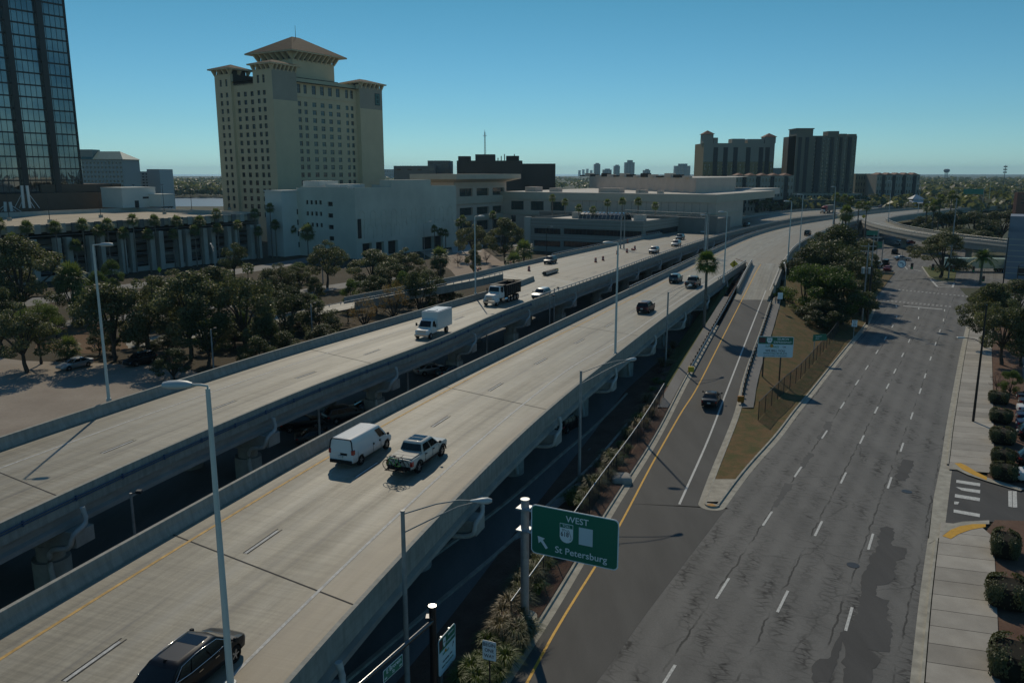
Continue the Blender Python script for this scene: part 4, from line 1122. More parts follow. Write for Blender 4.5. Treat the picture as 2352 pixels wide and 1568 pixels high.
for q in ((.4, .4, .9, 4.6), (.9, 4.1, 2.8, 4.6), (.9, .4, 2.8, .9), (.9, 2.25, 2.2, 2.75), (2.3, .9, 2.8, 4.1)): em.b2((ex + q[0], -.18, ez + q[1]), (ex + q[2], -.125, ez + q[3]), 1)
em.build("wall_emblem", [mat("dark green panel", (0.02, 0.06, 0.05), 0.5), mat("pale green", (0.07, 0.17, 0.15), 0.5)], tl)
H.done()
# --- the mirror glass tower
def mirror():
    g = NG("mirror glass"); g.b.inputs["Metallic"].default_value = 1.0
    co = g.co("Object", (1, 1, 1)); n1 = g.noise(g.co("Object", (.35, .35, .12)), 1.0, 2, .5, 1.0); n2 = g.noise(co, 0.05, 3)
    return g.out(g.mix(g.ramp(n2, [(.4, 0.), (.6, 1.)]), (0.15, 0.19, 0.215), (0.30, 0.31, 0.31)), 0.03, n1, 0.12, 0.3)  # patches of two base tones stand in for uneven reflections
MIR = mirror(); TBLK = mat("black tower cladding", (0.018, 0.017, 0.018), 0.35); BRK = mat("brown podium wall", (0.135, 0.10, 0.075), 0.9, 0.08, 0.5)
pe = AT(191, 430, 300); pe.z = 0
T0 = pe - AX * 110
tw = thing("glass_tower", "dark mirrored glass office tower with broad black piers", "office tower", T0, GROT)
zt_, z0_ = 92.5, zat(472, 300)
mb = MB()
pos = [110 - .0]
def tx(px): return hitx(T0, AX, px, 22)
piers = [(tx(52), tx(65)), (tx(125), tx(138)), (tx(-40), tx(-25)), (tx(-150), tx(-133))]
zg0 = zat(441, 298)
mb.b2((0, 0.3, 0), (110, 45, zt_)); mb.build("glass_wall", MIR, tw)
mb = MB(); z = zg0
while z < zt_: mb.b2((0, -.08, z), (110, .29, z + .45)); z += 3.95
mb.b2((109.7, -.15, 0), (110.15, .3, zt_)); mb.b2((0, -.1, zt_), (110.2, 45, zt_ + .8)); mb.build("floor_band", TBLK, tw)
for a, b in piers: MB().b2((a, -.9, 0), (b, .28, zt_ + .5)).build("pier", TBLK, tw)
mb = MB()
for k in range(1, 60): mb.b2((110 * k / 60 - .05, .2, zg0), (110 * k / 60 + .05, .297, zt_))
mb.build("mullion", TBLK, tw)
pod = Bld("podium_building", "low brown windowless podium building beside the mirrored tower", "building", AT(-60, 470, 262) * 1, wall=[BRK, TBLK]); pod.t.location.z = 0
plen = hitx(pod.t.location, AX, 283, 14)
pod.face((0, 0), (1, 0), plen, 0, zat(441, 300), depth=.2); pod.face((plen, 0), (0, 1), 30, 0, zat(420, 330)); pod.roof([(0, 0), (plen, 0), (plen, 30), (0, 30)], zat(441, 300) - .2)
pod.box((plen - 26, 6, zat(441, 300)), (plen, 30, zat(421, 325)), 0); pod.done()
for nm, px, y, hgt in (("a", 62, 478, 7), ("b", 20, 486, 3)):
    q = AT(px, y, 262); mb = MB()
    for dx in (-1.0, 1.0): mb.cyl((dx, 0, 0), (dx * .8, 0, hgt), .45, seg=10)
    for s in (-1, 1): mb.cyl((s * 4, 0, 0), (s * .8, 0, hgt * .7), .09, seg=6); mb.cyl((s * 2.4, 0, 0), (s * .8, 0, hgt * .45), .09, seg=6)
    tag(mb.build("roof_vent", mat("white duct", (0.6, 0.6, 0.58), 0.5), loc=q), ("tall pair of white exhaust stacks with stays on the garage roof" if nm == "a" else "short white vent box at the edge of the garage roof"), "vent")
# --- the parking garage with tall pilasters
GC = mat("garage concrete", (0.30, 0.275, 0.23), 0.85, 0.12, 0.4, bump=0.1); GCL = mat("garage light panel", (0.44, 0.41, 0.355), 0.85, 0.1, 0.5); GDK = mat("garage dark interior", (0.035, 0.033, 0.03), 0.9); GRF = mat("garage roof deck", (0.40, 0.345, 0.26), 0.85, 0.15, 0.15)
gp = G(603, 592); g0 = gp - AX * 128
ga = thing("parking_garage", "wide concrete parking garage with tall pilasters and a sunlit roof deck", "parking garage", g0, GROT)
Lg, Dg, Zg = 128.0, 62.0, 13.2
mb = MB()
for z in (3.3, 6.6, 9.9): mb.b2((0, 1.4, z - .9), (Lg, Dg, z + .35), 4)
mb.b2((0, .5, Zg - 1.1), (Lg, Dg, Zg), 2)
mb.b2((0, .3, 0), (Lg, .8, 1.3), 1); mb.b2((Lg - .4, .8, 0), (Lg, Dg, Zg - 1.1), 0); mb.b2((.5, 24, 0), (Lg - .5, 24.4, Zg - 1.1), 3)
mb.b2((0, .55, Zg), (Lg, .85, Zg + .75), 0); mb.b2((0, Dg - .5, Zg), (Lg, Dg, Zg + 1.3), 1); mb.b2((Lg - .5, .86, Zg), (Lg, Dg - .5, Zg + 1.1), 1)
mb.build("floor", [GC, GCL, GRF, GDK, mat("garage concrete in shade", (0.11, 0.10, 0.085), 0.9, 0.15, 0.5)], ga)  # inner slabs get a darker concrete colour for the shade in the bays
npil = 15
for k in range(npil):
    x = 3 + (Lg - 6) * k / (npil - 1)
    m2 = MB(); m2.b2((x - 1.9, -.9, 0), (x - .5, .9, 10.6)); m2.b2((x + .9, -.9, 0), (x + 2.3, .9, 10.6)); m2.build("pilaster", GCL, ga)
for k in range(40):
    mb = MB(); x = 1.6 + k * (Lg - 3) / 40
    mb.b2((x, .12, Zg - 1.4), (x + 1.55, .5, Zg + .9)); mb.build("parapet_panel", mat("garage grey panel", (0.17, 0.165, 0.155), 0.9) if k % 2 else GCL, ga)
mb = MB()
for z in (1.95, 2.3, 4.6, 5.0, 7.9, 8.3, 11.2): mb.tube([(0, .35, z), (Lg, .35, z)], .06, 4)
mb.build("rail", RAILM, ga)
mb = MB()
for k in range(6): mb.b2((8 + k * 21, 1.6, 3.0), (22 + k * 21, 2.0, 4.4)); 
for k in range(5):                                # sloping ramps seen in the openings
    x = 5 + k * 24; mb.add([(x, 2.4, 6.9), (x + 20, 2.4, 9.2), (x + 20, 2.4, 10.1), (x, 2.4, 7.8)], [(0, 1, 2, 3)])
mb.build("ramp_wall", GC, ga)
# white stair tower and box on the roof, and the rounded stair tower
WST = mat("white stucco", (0.62, 0.61, 0.55), 0.85, 0.05, 0.2); WSB = mat("off white stucco", (0.56, 0.53, 0.44), 0.85, 0.14, 0.08)
def boxb(name, label, pxl, pxr, ytop, ybot, Y, dpt, m, cat="building", extra=None):
    a = AT(pxl, ybot, Y); b_ = hitx(a, AX, pxr, a.z)
    t = thing(name, label, cat, a, GROT); mb = MB(); h = zat(ytop, Y) - a.z
    mb.b2((0, 0, 0), (b_, dpt, h)); mb.b2((-.12, -.12, h), (b_ + .12, dpt + .12, h + .3)); mb.build("wall", m, t)
    if extra: extra(t, b_, h)
    return t
def door_of(t, b, h):
    m = MB(); m.b2((b * .35, -.05, 0), (b * .47, -.005, 2.4)); m.build("door", DARKM, t)
    m = MB(); m.b2((b * .6, -.06, h * .45), (b * .8, -.005, h * .55)); m.build("vent", DARKM, t)
boxb("stair_house", "white stair house on the garage roof with a dark door", 283, 360, 433, 478, 285, 12, WST, extra=door_of)
boxb("stair_house", "small plain white box house at the back of the garage roof", 372, 402, 448, 475, 290, 8, WST)
st_c = G(640, 592); sz = zat(441, st_c.y)
sb = thing("stair_tower", "rounded white stair tower with slit openings at the end of the garage", "stair tower", st_c + AX * 6 + BX * 5, GROT)
mb = MB(); mb.b2((-3, -4.5, 0), (5, 3, sz)); mb.b2((-3.2, -4.8, sz), (5.3, 3.2, sz + .4)); mb.b2((5, -2, 0), (16, 9, sz - 1.2)); mb.cyl((5, 1.5, 0), (5, 1.5, sz - 4), 6.2, seg=28); mb.build("wall", WST, sb)
for z in (2.6, 6.2, 9.8, 13.2):
    m = MB(); pts0 = [Vector((5 + math.cos(t) * 6.26, 1.5 + math.sin(t) * 6.26, z)) for t in np.linspace(-2.6, -1.1, 9)]
    m.ribbon(pts0, [p + Vector((0, 0, 1.7)) for p in pts0]); m.build("window", GDK, sb)
# --- white windowless annex of the hotel
wc = AT(819, 560, 255); wc.z = 0
zwl, zwr = zat(433, 255), zat(431, 258)
WB = Bld("white_annex", "large white windowless annex with blind arches and small square openings", "building", wc, wall=[WSB, mat("stucco shade line", (0.30, 0.30, 0.28), 0.9), HDK, WST])
ly = hitx(wc, BX, 684, 12); lx = hitx(wc, AX, 1048, 15)
sq = []
for r in range(3):
    z = zwl - 5.2 - r * 3.55
    sq += [(ly * .16 + k * 1.95, z, ly * .16 + k * 1.95 + 1.05, z + 1.3) for k in range(4)]
for r in range(4):
    z = zwl - 5.6 - r * 3.6; sq.append((ly * .52 + .5, z, ly * .52 + 2.6, z + 1.35))
sq = [q for q in sq]
WB.face((0, ly), (0, -1), ly, 0, zwl, sq, .35, style='none', glass=GDK)
gd = [(lx * f, 0.2, lx * f + w, 4.6) for f, w in ((.05, 4.5), (.17, 4), (.28, 5), (.62, 7), (.74, 5.5))]
WB.face((0, 0), (1, 0), lx, 0, zwr, gd, 1.2, style='none', glass=GDK)
WB.face((lx, 0), (0, 1), 40, 0, zwr); WB.roof([(0, 0), (lx, 0), (lx, 40), (0, ly)], zwl - 1.2, 2)
for a, b_, y_, d_ in ((0, lx * .13, 431, 256), (lx * .33, lx * .72, 413.5, 270), (lx * .72, lx, 428, 280)): WB.box((a, .05, zwr - .01), (b_, 5.0 if y_ < 420 else .6, zat(y_, d_)), 0)
WB.box((lx * .16, 3, zwr - 1.5), (lx * .32, 14, zwr - .3), 2); WB.box((.05, 3, zwl - .02), (.6, ly - 2, zwl + .35), 0)
WB.box((4, 10, zwl - 1.2), (16, 16, zwl + 1.1), 3); WB.box((3, ly * .72, zwl - 1.2), (12, ly, zat(416, 268)), 3); WB.box((3, ly * .18, zwl - 1.2), (4.5, ly * .24, zwl + .8), 3)
arch = MB()
def blind(x, z, w, h):
    pts = [(x, -.02, z), (x, -.02, z + h)] + [(x + w / 2 - math.cos(t) * w / 2, -.02, z + h + math.sin(t) * w / 2) for t in np.linspace(.2, math.pi - .2, 7)] + [(x + w, -.02, z + h), (x + w, -.02, z)]
    arch.tube(pts, .09, 4)
for k in range(10): blind(lx * (.03 + .097 * k), zwr - 12.5, lx * .045, 4.2)
for k in range(12): blind(lx * (.02 + .081 * k), 6.0, lx * .05, 3.2)
arch.b2((0, -.14, 12.2), (lx, -.01, 12.5)); arch.b2((0, -.1, 5.0), (lx, -.01, 5.2))
arch.build("blind_arch", WSB, WB.t)
m = MB(); m.b2((lx * .015, -.35, 6.4), (lx * .015 + 1.3, -.05, 12.4)); m.build("wall_banner", BLKP, WB.t)
WB.done()
# --- convention centre
CB = mat("beige precast panel", (0.56, 0.44, 0.35), 0.85, 0.08, 0.3); CBL = mat("light beige fascia", (0.52, 0.44, 0.34), 0.85, 0.06, 0.3); CROOF = mat("pale roof membrane", (0.52, 0.48, 0.42), 0.8, 0.1, 0.1); CG = mat("green grey glass", (0.035, 0.055, 0.05), 0.12, spec=0.7)
cc = AT(1642, 520, 300); cc.z = 0
CC = Bld("convention_centre", "sprawling beige convention centre with banded precast walls and pale flat roofs", "convention centre", cc, wall=[CB, CBL, CROOF, HDK])
zc1 = zat(447, 300); Ll = hitx(cc, BX, 1150, 15)
wl_big = [(5 + 9.5 * k, 11.4, 5 + 9.5 * k + 6.2, 15.0, CG) for k in range(3)] + [(5 + 9.5 * k, 6.3, 5 + 9.5 * k + 2.4, 9.0, GLASSG) for k in range(3)]
CC.face((0, Ll), (0, -1), Ll, 0, zc1, wl_big, .5, style='grid')
lr = hitx(cc, AX, 1702, 12); lr2 = hitx(cc, AX, 1778, 18)
CC.face((0, 0), (1, 0), lr, 0, zc1 - 3); CC.box((-.35, -.35, zc1 - 3.0), (lr2, Ll, zc1 - .0), 1); 
CC.box((lr - 1.0, .4, 0), (lr + 4, 30, zc1 - 3.05), 0); CC.box((lr + 4, 3, 0), (lr + 12, 30, zc1 - 3.05), 3)
CC.box((0, -.25, zc1 - 7.2), (lr - 1.2, -.01, zc1 - 6.8), 1); CC.box((-.25, 0, zc1 - 7.2), (-.01, Ll - 36, zc1 - 6.8), 1)
CC.box((-.3, .5, 9.6), (-.01, Ll, 10.6), 1)
CC.roof([(0, 0), (lr2, 0), (lr2, Ll), (0, Ll)], zc1 + .004, 2)
zc2 = zat(411, 330)
xr_ = hitx(cc + BX * 12, AX, 1690, 22)
CC.box((lr2, 14, zc1 - 3), (150, Ll, zc1 - .004), 2)
PU = [(12, 12), (xr_, 12), (150, 30), (150, Ll + 30), (96, Ll + 6)]
for (xa, ya), (xb_, yb2) in ((PU[0], PU[1]), (PU[4], PU[0])):
    CC.w.quad((xa, ya, zc1), (xb_, yb2, zc1), (xb_, yb2, zc2), (xa, ya, zc2), 0)
    CC.w.add([(xa, ya, zc2), (xb_, yb2, zc2), (xb_, yb2, zc2 + .5), (xa, ya, zc2 + .5)], [(0, 1, 2, 3)], 1)
CC.w.poly([(x, y, zc2 + .5) for x, y in PU], 2)
for k in range(16): CC.box((16 + 6 * k, 16 + 6.0 * k, zc2 + .5), (19 + 6 * k + k % 3, 19 + 6.0 * k, zc2 + 1.2 + .5 * (k % 3)), 3 if k % 2 else 0)
for (x, y, a, b_, h) in ((5, Ll - 14, 6, 5, 2.0), (6, Ll - 24, 4, 4, 1.6), (4, 40, 5, 9, 1.8), (6, 30, 3, 3, 1.2), (3, 22, 2, 2, 1.2), (8, Ll - 44, 1.2, 1.2, 1.4), (5, Ll - 60, 1.2, 1.2, 1.4)): CC.box((x, y, zc1), (x + a, y + b_, zc1 + h), 0)
# vertical panel joints
for k in range(1, int(Ll / 3)): CC.box((-.03, k * 3.0 - .04, zc1 - 6.7), (-.005, k * 3.0 + .04, zc1 - 3.05), 3) if k * 3 < Ll - 36 else None
CC.done()
c2 = AT(1043, 470, 318); c2.z = 0
C2 = Bld("convention_pavilion", "taller beige corner pavilion of the convention centre with deep flat fascia and green glass", "building", c2, wall=[CB, CBL, CROOF, HDK])
zt3 = zat(400, 318); w3 = hitx(c2, AX, 1163, 18); l3 = hitx(c2, BX, 958, 20)
lv = [(zat(434, 318), zat(452, 318)), (zat(479, 318), zat(497, 318)), (zat(512, 318), zat(535, 318))]
wn = []
for z_hi, z_lo in [(a, b) for a, b in lv]:
    for k in range(3): wn.append((w3 * (.10 + .31 * k), z_lo, w3 * (.10 + .31 * k) + w3 * .235, z_hi, CG))
wnl = [(l3 * (.12 + .22 * k), b, l3 * (.12 + .22 * k) + l3 * .12, a, CG) for a, b in lv for k in range(4)]
C2.face((0, 0), (1, 0), w3, 0, zt3 - 3.2, wn, .8, style='grid'); C2.face((0, l3), (0, -1), l3, 0, zt3 - 3.2, wnl, .8, style='grid')
C2.face((w3, 0), (0, 1), l3, 0, zt3 - 3.2)
ov = 4.5
C2.w.add([(0, 0, zt3 - 3.2), (w3, 0, zt3 - 3.2), (w3, l3, zt3 - 3.2), (0, l3, zt3 - 3.2), (-ov, -ov, zt3 - 1.9), (w3 + ov, -ov, zt3 - 1.9), (w3 + ov, l3, zt3 - 1.9), (-ov, l3, zt3 - 1.9)], [(0, 4, 5, 1), (1, 5, 6, 2), (3, 7, 4, 0)], 1)
C2.box((-ov, -ov, zt3 - 1.9), (w3 + ov, l3, zt3), 1)
for a, b in ((zat(452, 318) - .2, zat(470, 318)), (zat(497, 318) - .2, zat(509, 318))): C2.box((-.5, -.5, b), (w3 + .5, -.01, a), 1); C2.box((-.5, .0, b), (-.01, l3, a), 1)
C2.done()
# terrace with palms between the low office and the convention centre
te = AT(1647, 520, 282); te.z = 0
TE = Bld("terrace_wall", "long grey terrace wall with dark openings carrying a row of palms", "wall", te, wall=[mat("grey terrace wall", (0.22, 0.205, 0.18), 0.85, 0.1, 0.3), HDK])
zt4 = zat(501, 285)
TE.face((0, 70), (0, -1), 70, 0, zt4, [(36, 3.2, 43, 6.8), (52, 3.2, 56, 6.4)], .6, style='none', glass=GDK); TE.face((0, 0), (1, 0), 15, 0, zt4); TE.roof([(0, 0), (15, 0), (15, 70), (0, 70)], zt4); TE.box((-.2, 0, zt4), (.3, 70, zt4 + .9)); TE.done()
# --- low banded office building
oc = AT(1477, 555, 262); oc.z = 0
OW = mat("grey beige band", (0.26, 0.245, 0.21), 0.8, 0.06, 0.4); OWL = mat("pale groove", (0.40, 0.385, 0.34), 0.8)
lo_ = hitx(oc, BX, 1212, 8)
OF = Bld("low_office", "low three storey office building with horizontal bands and dark ribbon windows", "office building", oc, wall=[OW, OWL, CROOF, HDK])
zt5 = zat(508, 262)
rb = [(lo_ * .06, z, lo_ * .30, z + 1.9) for z in (zt5 - 5.4, zt5 - 9.6)] + [(lo_ * .33, z, lo_ * .985, z + 1.9) for z in (zt5 - 5.2, zt5 - 9.4)]
OF.face((0, lo_), (0, -1), lo_, 0, zt5, rb, .3, style='vert'); OF.face((0, 0), (1, 0), 40, 0, zt5, [(2, zt5 - 5.2, 34, zt5 - 3.3), (2, zt5 - 9.4, 34, zt5 - 7.5)], .3, style='vert')
for z in (zt5 - 1.5, zt5 - 2.6, zt5 - 6.2, zt5 - 7.1, zt5 - .5): OF.box((-.06, 0, z), (-.004, lo_, z + .12), 1); OF.box((0, -.06, z), (40, -.004, z + .12), 1)
OF.face((40, lo_), (-1, 0), 40, 0, zt5)
OF.roof([(0, 0), (40, 0), (40, lo_), (0, lo_)], zt5 - .9, 2); OF.box((.01, .01, zt5 - .9), (.5, lo_, zt5 - .001), 1); OF.box((38, .5, zt5 - .9), (38.5, lo_, zt5 + .3), 1)
OF.box((-.25, lo_ - 1.2, 0), (1, lo_ + 1.2, zt5 + .2), 1)
for k in range(5): OF.box((14 + 2.5 * k, 6 + (k * 13) % 30, zt5 - .9), (17 + 2.5 * k, 9.5 + (k * 13) % 30, zt5 + 1.2), 0 if k % 2 else 1)
OF.done()
sk = MB(); n = 11
for j in range(n + 1):
    y = lo_ * .30 + j * 1.5
    if j < n: sk.add([(12 + 4 - math.cos(t) * 4, y + d, zt5 - .9 + math.sin(t) * 2.6) for d in (0, 1.5) for t in np.linspace(0, math.pi, 9)], [(k, k + 1, k + 10, k + 9) for k in range(8)], 0)
    sk.tube([(12 + 4 - math.cos(t) * 4.05, y, zt5 - .9 + math.sin(t) * 2.65) for t in np.linspace(0, math.pi, 9)], .09, 4, 1)
sk.build("barrel_skylight", [GLASSG, OWL], OF.t)
# --- dark hospital blocks behind
HSB = mat("dark brown block", (0.075, 0.06, 0.05), 0.9, 0.06, 0.2); HSG = mat("grey hospital wall", (0.20, 0.19, 0.17), 0.9, 0.06, 0.2)
def far_box(name, label, cat, pxl, pxr, ytop, Y, dpt, m, rows_=0, cols_=0, ww=.6, wh=.5, group=None, extra=None, rz=0.0, ybot=None, glass=GLASSD, zbase=0.0, kids=40):
    a = AT(pxl, ytop, Y); b = AT(pxr, ytop, Y); Wd = b.x - a.x; zt = a.z
    B = Bld(name, label, cat, Vector((a.x, Y, zbase)), rz, group, [m, HDK]); h = zt - zbase; wins = []
    if rows_:
        z0 = 1.0 if ybot is None else zat(ybot, Y) - zbase
        fh = (h - z0 - .8) / rows_; cw = Wd / cols_
        for r in range(rows_):
            for c in range(cols_): wins.append((cw * (c + .5 - ww / 2), z0 + fh * (r + .5 - wh / 2), cw * (c + .5 + ww / 2), z0 + fh * (r + .5 + wh / 2)))
    B.face((0, 0), (1, 0), Wd, 0, h, wins, .3, style='none', glass=glass); B.face((Wd, 0), (0, 1), dpt, 0, h); B.face((0, dpt), (0, -1), dpt, 0, h); B.roof([(0, 0), (Wd, 0), (Wd, dpt), (0, dpt)], h)
    if extra: extra(B, Wd, h)
    return B.done(kids)
far_box("hospital_wing", "pale grey hospital wing with chimneys behind the convention centre", "hospital", 904, 1000, 381, 470, 30, HSG, 1, 4, .4, .25, ybot=395)
far_box("hospital_wing", "stepped grey hospital block just left of the dark brown block", "hospital", 982, 1032, 369, 480, 30, HSG, 2, 3, .5, .2, ybot=385)
def hosp(B, W, h):
    B.box((W * .28, 2, h), (W * .58, 20, h + 3.4)); B.box((W * .02, 1, h), (W * .2, 14, h + 2.4)); B.box((W * .75, 3, h), (W * .95, 14, h + 2.6), 1)
    for k in range(7): B.box((W * (.62 + .05 * k), 2, h), (W * (.62 + .05 * k) + .5, 3, h + 1.5 + k % 3), 1)
far_box("hospital_block", "dark brown hospital block with rooftop plant and antennas", "hospital", 1049, 1200, 369, 460, 40, HSB, 3, 8, .25, .3, extra=hosp, ybot=375)
far_box("hospital_wing", "long dark hospital wing with ribbon windows right of the brown block", "hospital", 1180, 1276, 376, 465, 30, HSB, 3, 2, .92, .4, ybot=378)
# radio mast
q = AT(1114, 405, 475); rmst = thing("radio_mast", "tall thin lattice radio mast above the dark hospital block", "mast", (q.x, q.y, q.z))
h = zat(300, 475) - q.z; mb = MB()
for k in range(3):
    a = k * 2.1; mb.cyl((math.cos(a) * .8, math.sin(a) * .8, 0), (math.cos(a) * .25, math.sin(a) * .25, h * .97), .12, seg=5)
for j in range(16):
    z = h * j / 17; r = .8 - .55 * j / 17
    for k in range(3): a = k * 2.1; b = a + 2.1; mb.cyl((math.cos(a) * r, math.sin(a) * r, z), (math.cos(b) * r, math.sin(b) * r, z + h / 17), .07, seg=4)
mb.b2((-1.1, -.1, h * .885), (1.1, .1, h * .895)); mb.cyl((0, 0, h * .9), (0, 0, h * 1.02), .08, seg=5); mb.build("lattice", mat("mast grey", (0.2, 0.21, 0.22), 0.6), rmst)
# --- the two apartment towers
YT = mat("ochre tower stucco", (0.25, 0.185, 0.10), 0.85, 0.05, 0.1); YT2 = mat("pale tower stucco", (0.29, 0.265, 0.22), 0.85, 0.05, 0.1); RTILE = mat("red brown tile roof", (0.16, 0.075, 0.05), 0.8, 0.2, 0.5)
def yt(B, W, h):
    t = B.t
    for x0, x1, z in ((-.5, W * .13, 6.5), (W * .86, W + .5, 4.5)):
        m = MB(); m.b2((x0, 0, h), (x1, 10, h + z)); m.build("corner_turret", YT2, t)
        m = MB(); hip(m, (x0 - .9, -.9), (x1 + .9, 10.9), h + z, 2.8); m.build("turret_roof", RTILE, t)
    for x0, x1, z in ((W * .14, W * .20, 4), (W * .40, W * .58, 3.2), (W * .62, W * .85, 3)): m = MB(); m.b2((x0, 1, h), (x1, 12, h + z)); m.build("penthouse", YT2, t)
    for f in (.14, .28, .42, .60, .78, .87):
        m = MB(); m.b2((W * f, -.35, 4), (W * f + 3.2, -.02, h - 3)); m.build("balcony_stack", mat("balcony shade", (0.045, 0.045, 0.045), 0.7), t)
    m = MB(); m.b2((0, -.06, h * .72), (W, -.005, h)); m.build("upper_band", YT2, t)
far_box("apartment_tower", "ochre and cream apartment tower with small tiled corner turrets", "apartment tower", 1617, 1780, 329, 620, 30, YT, 17, 16, .42, .5, extra=yt, kids=60)
BT = mat("grey tower stucco", (0.18, 0.16, 0.125), 0.85, 0.05, 0.1)
def bt(B, W, h):
    t = B.t
    m = MB(); m.b2((0, -.5, 8), (W * .27, 16, h + 4.5)); m.build("corner_bay", BT, t)
    m = MB(); m.b2((-.6, -1.1, h + 4.5), (W * .27 + .6, 16, h + 5.2)); m.build("cornice", BT, t)
    for x0, x1, z in ((.52, .70, 3.2), (.72, .83, 1.4), (.86, .99, 1.2)): m = MB(); m.b2((W * x0, 0, h), (W * x1, 10, h + z)); m.build("penthouse", BT, t)
    for f, w_ in ((.04, .05), (.15, .06), (.33, .09), (.57, .05), (.72, .04), (.86, .05)):
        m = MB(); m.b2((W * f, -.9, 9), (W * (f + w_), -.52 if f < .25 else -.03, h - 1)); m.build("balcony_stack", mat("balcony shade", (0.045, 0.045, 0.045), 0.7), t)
    m = MB(); m.b2((-3, -5, 0), (W + 5, 26, 8.0)); m.build("podium", mat("podium stucco", (0.34, 0.30, 0.23), 0.85), t)
    m = MB()
    for r in range(2):
        for k in range(22): m.b2((-2 + k * (W + 6) / 22, -5.06, 1.6 + 3.4 * r), (-2 + k * (W + 6) / 22 + 1.2, -5.01, 3.4 + 3.4 * r))
    m.build("podium_window", GLASSD, t)
far_box("apartment_tower", "grey brown apartment tower with a rounded raised corner and dark balcony stacks", "apartment tower", 1829, 1969, 312, 600, 28, BT, 17, 14, .40, .55, extra=bt, kids=60, zbase=zat(470, 600))
AP = mat("pale apartment wall", (0.33, 0.30, 0.25), 0.85, 0.08, 0.1)
def apx(B, W, h):
    t = B.t; m = MB()
    for k in range(5): hip(m, (W * k / 5 + .3, -.6), (W * (k + .8) / 5, 12), h, 1.4)
    m.build("tile_roof", RTILE, t)
    for k in range(4):
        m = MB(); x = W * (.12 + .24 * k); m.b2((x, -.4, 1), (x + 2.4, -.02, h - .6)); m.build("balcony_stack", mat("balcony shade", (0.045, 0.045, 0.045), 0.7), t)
far_box("apartment_block", "low pale apartment block with tiled roofs between the two towers", "apartment block", 1690, 1824, 403, 540, 22, AP, 5, 18, .4, .5, extra=apx, kids=50)
far_box("apartment_block", "low cream apartment block with tiled roofs right of the grey tower", "apartment block", 2015, 2114, 401, 620, 22, AP, 5, 16, .4, .5, extra=apx, kids=50)
far_box("apartment_block", "tan apartment wing joined to the foot of the grey tower", "apartment block", 1966, 2020, 399, 640, 22, mat("tan wall", (0.27, 0.225, 0.15), 0.85), 5, 9, .4, .5, kids=30)
far_box("office_block", "small glassy block rising behind the pale apartments", "office building", 1776, 1816, 386, 800, 22, mat("glassy block", (0.10, 0.12, 0.12), 0.4), 3, 1, .95, .4, kids=5, ybot=390)
# --- buildings at the left behind the podium
GRF2 = mat("green metal roof", (0.04, 0.14, 0.12), 0.5)
def grf(B, W, h):
    m = MB(); m.add([(-1, -1, h), (W + 1, -1, h), (W + 1, 24, h), (-1, 24, h), (2, 9, h + 5), (W - 5, 9, h + 5)], [(0, 1, 5, 4), (1, 2, 5), (2, 3, 4, 5), (3, 0, 4)]); m.build("roof", GRF2, B.t)
    m = MB(); m.b2((-8, 2, h), (W * .25, 12, h + 6)); m.build("penthouse", AP, B.t)
far_box("waterside_hotel", "white mid-rise hotel with a green metal roof behind the tower", "hotel", 186, 280, 366, 520, 24, mat("pale hotel wall", (0.36, 0.36, 0.34), 0.8), 6, 11, .5, .45, extra=grf, kids=66, ybot=432)
far_box("waterside_flats", "white stepped apartment building beside the green roofed hotel", "apartment block", 282, 340, 394, 560, 24, mat("white flats wall", (0.42, 0.43, 0.42), 0.8), 5, 7, .6, .4, kids=35, ybot=430, extra=lambda B, W, h: B.box((W * 1.0 + .01, -2, 0), (W * 1.5, 20, h + 1.5)))
# --- right-hand side buildings
rb_c = G(2303, 640); rbz = zat(532, rb_c.y)
RBW = mat("blue grey wall panel", (0.20, 0.22, 0.26), 0.6, 0.06, 0.5); RBC = mat("cream wall", (0.48, 0.46, 0.36), 0.8)
rb = Bld("panelled_building", "blue grey panelled building with a cream side wall at the right edge", "building", rb_c, GROT, None, [RBW, RBC, CROOF])
rb.face((0, 0), (0, -1), 40, 0, rbz, [(3 + 6 * k, 1, 3 + 6 * k + 1.6, 3.2) for k in range(4)], .2, style='none'); rb.face((22, 0), (-1, 0), 22, 0, rbz + 1.2, mi=1); rb.roof([(0, 0), (0, -40), (22, -40), (22, 0)], rbz - .8, 2)
rb.box((6, -7, rbz - .8), (20, -.02, rbz + 3.6), 0); rb.box((3, -30, rbz - .8), (14, -8, rbz + 1.2), 2)
for k in range(7): rb.box((-.03, -40, 1.5 + k * (rbz - 2) / 7), (-.004, -.1, 1.62 + k * (rbz - 2) / 7), 1)
rb.done()
far_box("brick_building", "reddish brick building at the far right edge above the expressway", "building", 2338, 2420, 442, 300, 2, mat("red brown brick", (0.20, 0.10, 0.075), 0.9, 0.15, 2.0), 3, 3, .3, .4, ybot=470, kids=9)
pv = AT(2103, 477, 520); pvt = thing("pavilion", "small white pavilion with a stepped hip roof beyond the expressway", "pavilion", (pv.x, pv.y, pv.z - 3))
mb = MB(); mb.b2((-7, -5, 0), (7, 6, 6)); mb.build("wall", WST, pvt); mb = MB(); hip(mb, (-9, -7), (9, 8), 6, 2.2); hip(mb, (-4, -3), (4, 4), 8.4, 2.6); mb.b2((-3, -2.4, 7), (3, 3, 8.4)); mb.build("roof", mat("grey white roof", (0.42, 0.44, 0.46), 0.6), pvt)
far_box("sound_wall", "long pale wall running behind the red semi truck", "wall", 1925, 2195, 466, 620, 3, mat("pale wall", (0.27, 0.225, 0.16), 0.85, 0.08, 0.2))
far_box("green_wall_building", "long low dark building beside the end of the convention centre", "building", 1775, 1990, 459, 540, 4, mat("dull green wall", (0.075, 0.09, 0.08), 0.8, 0.1, 0.2))
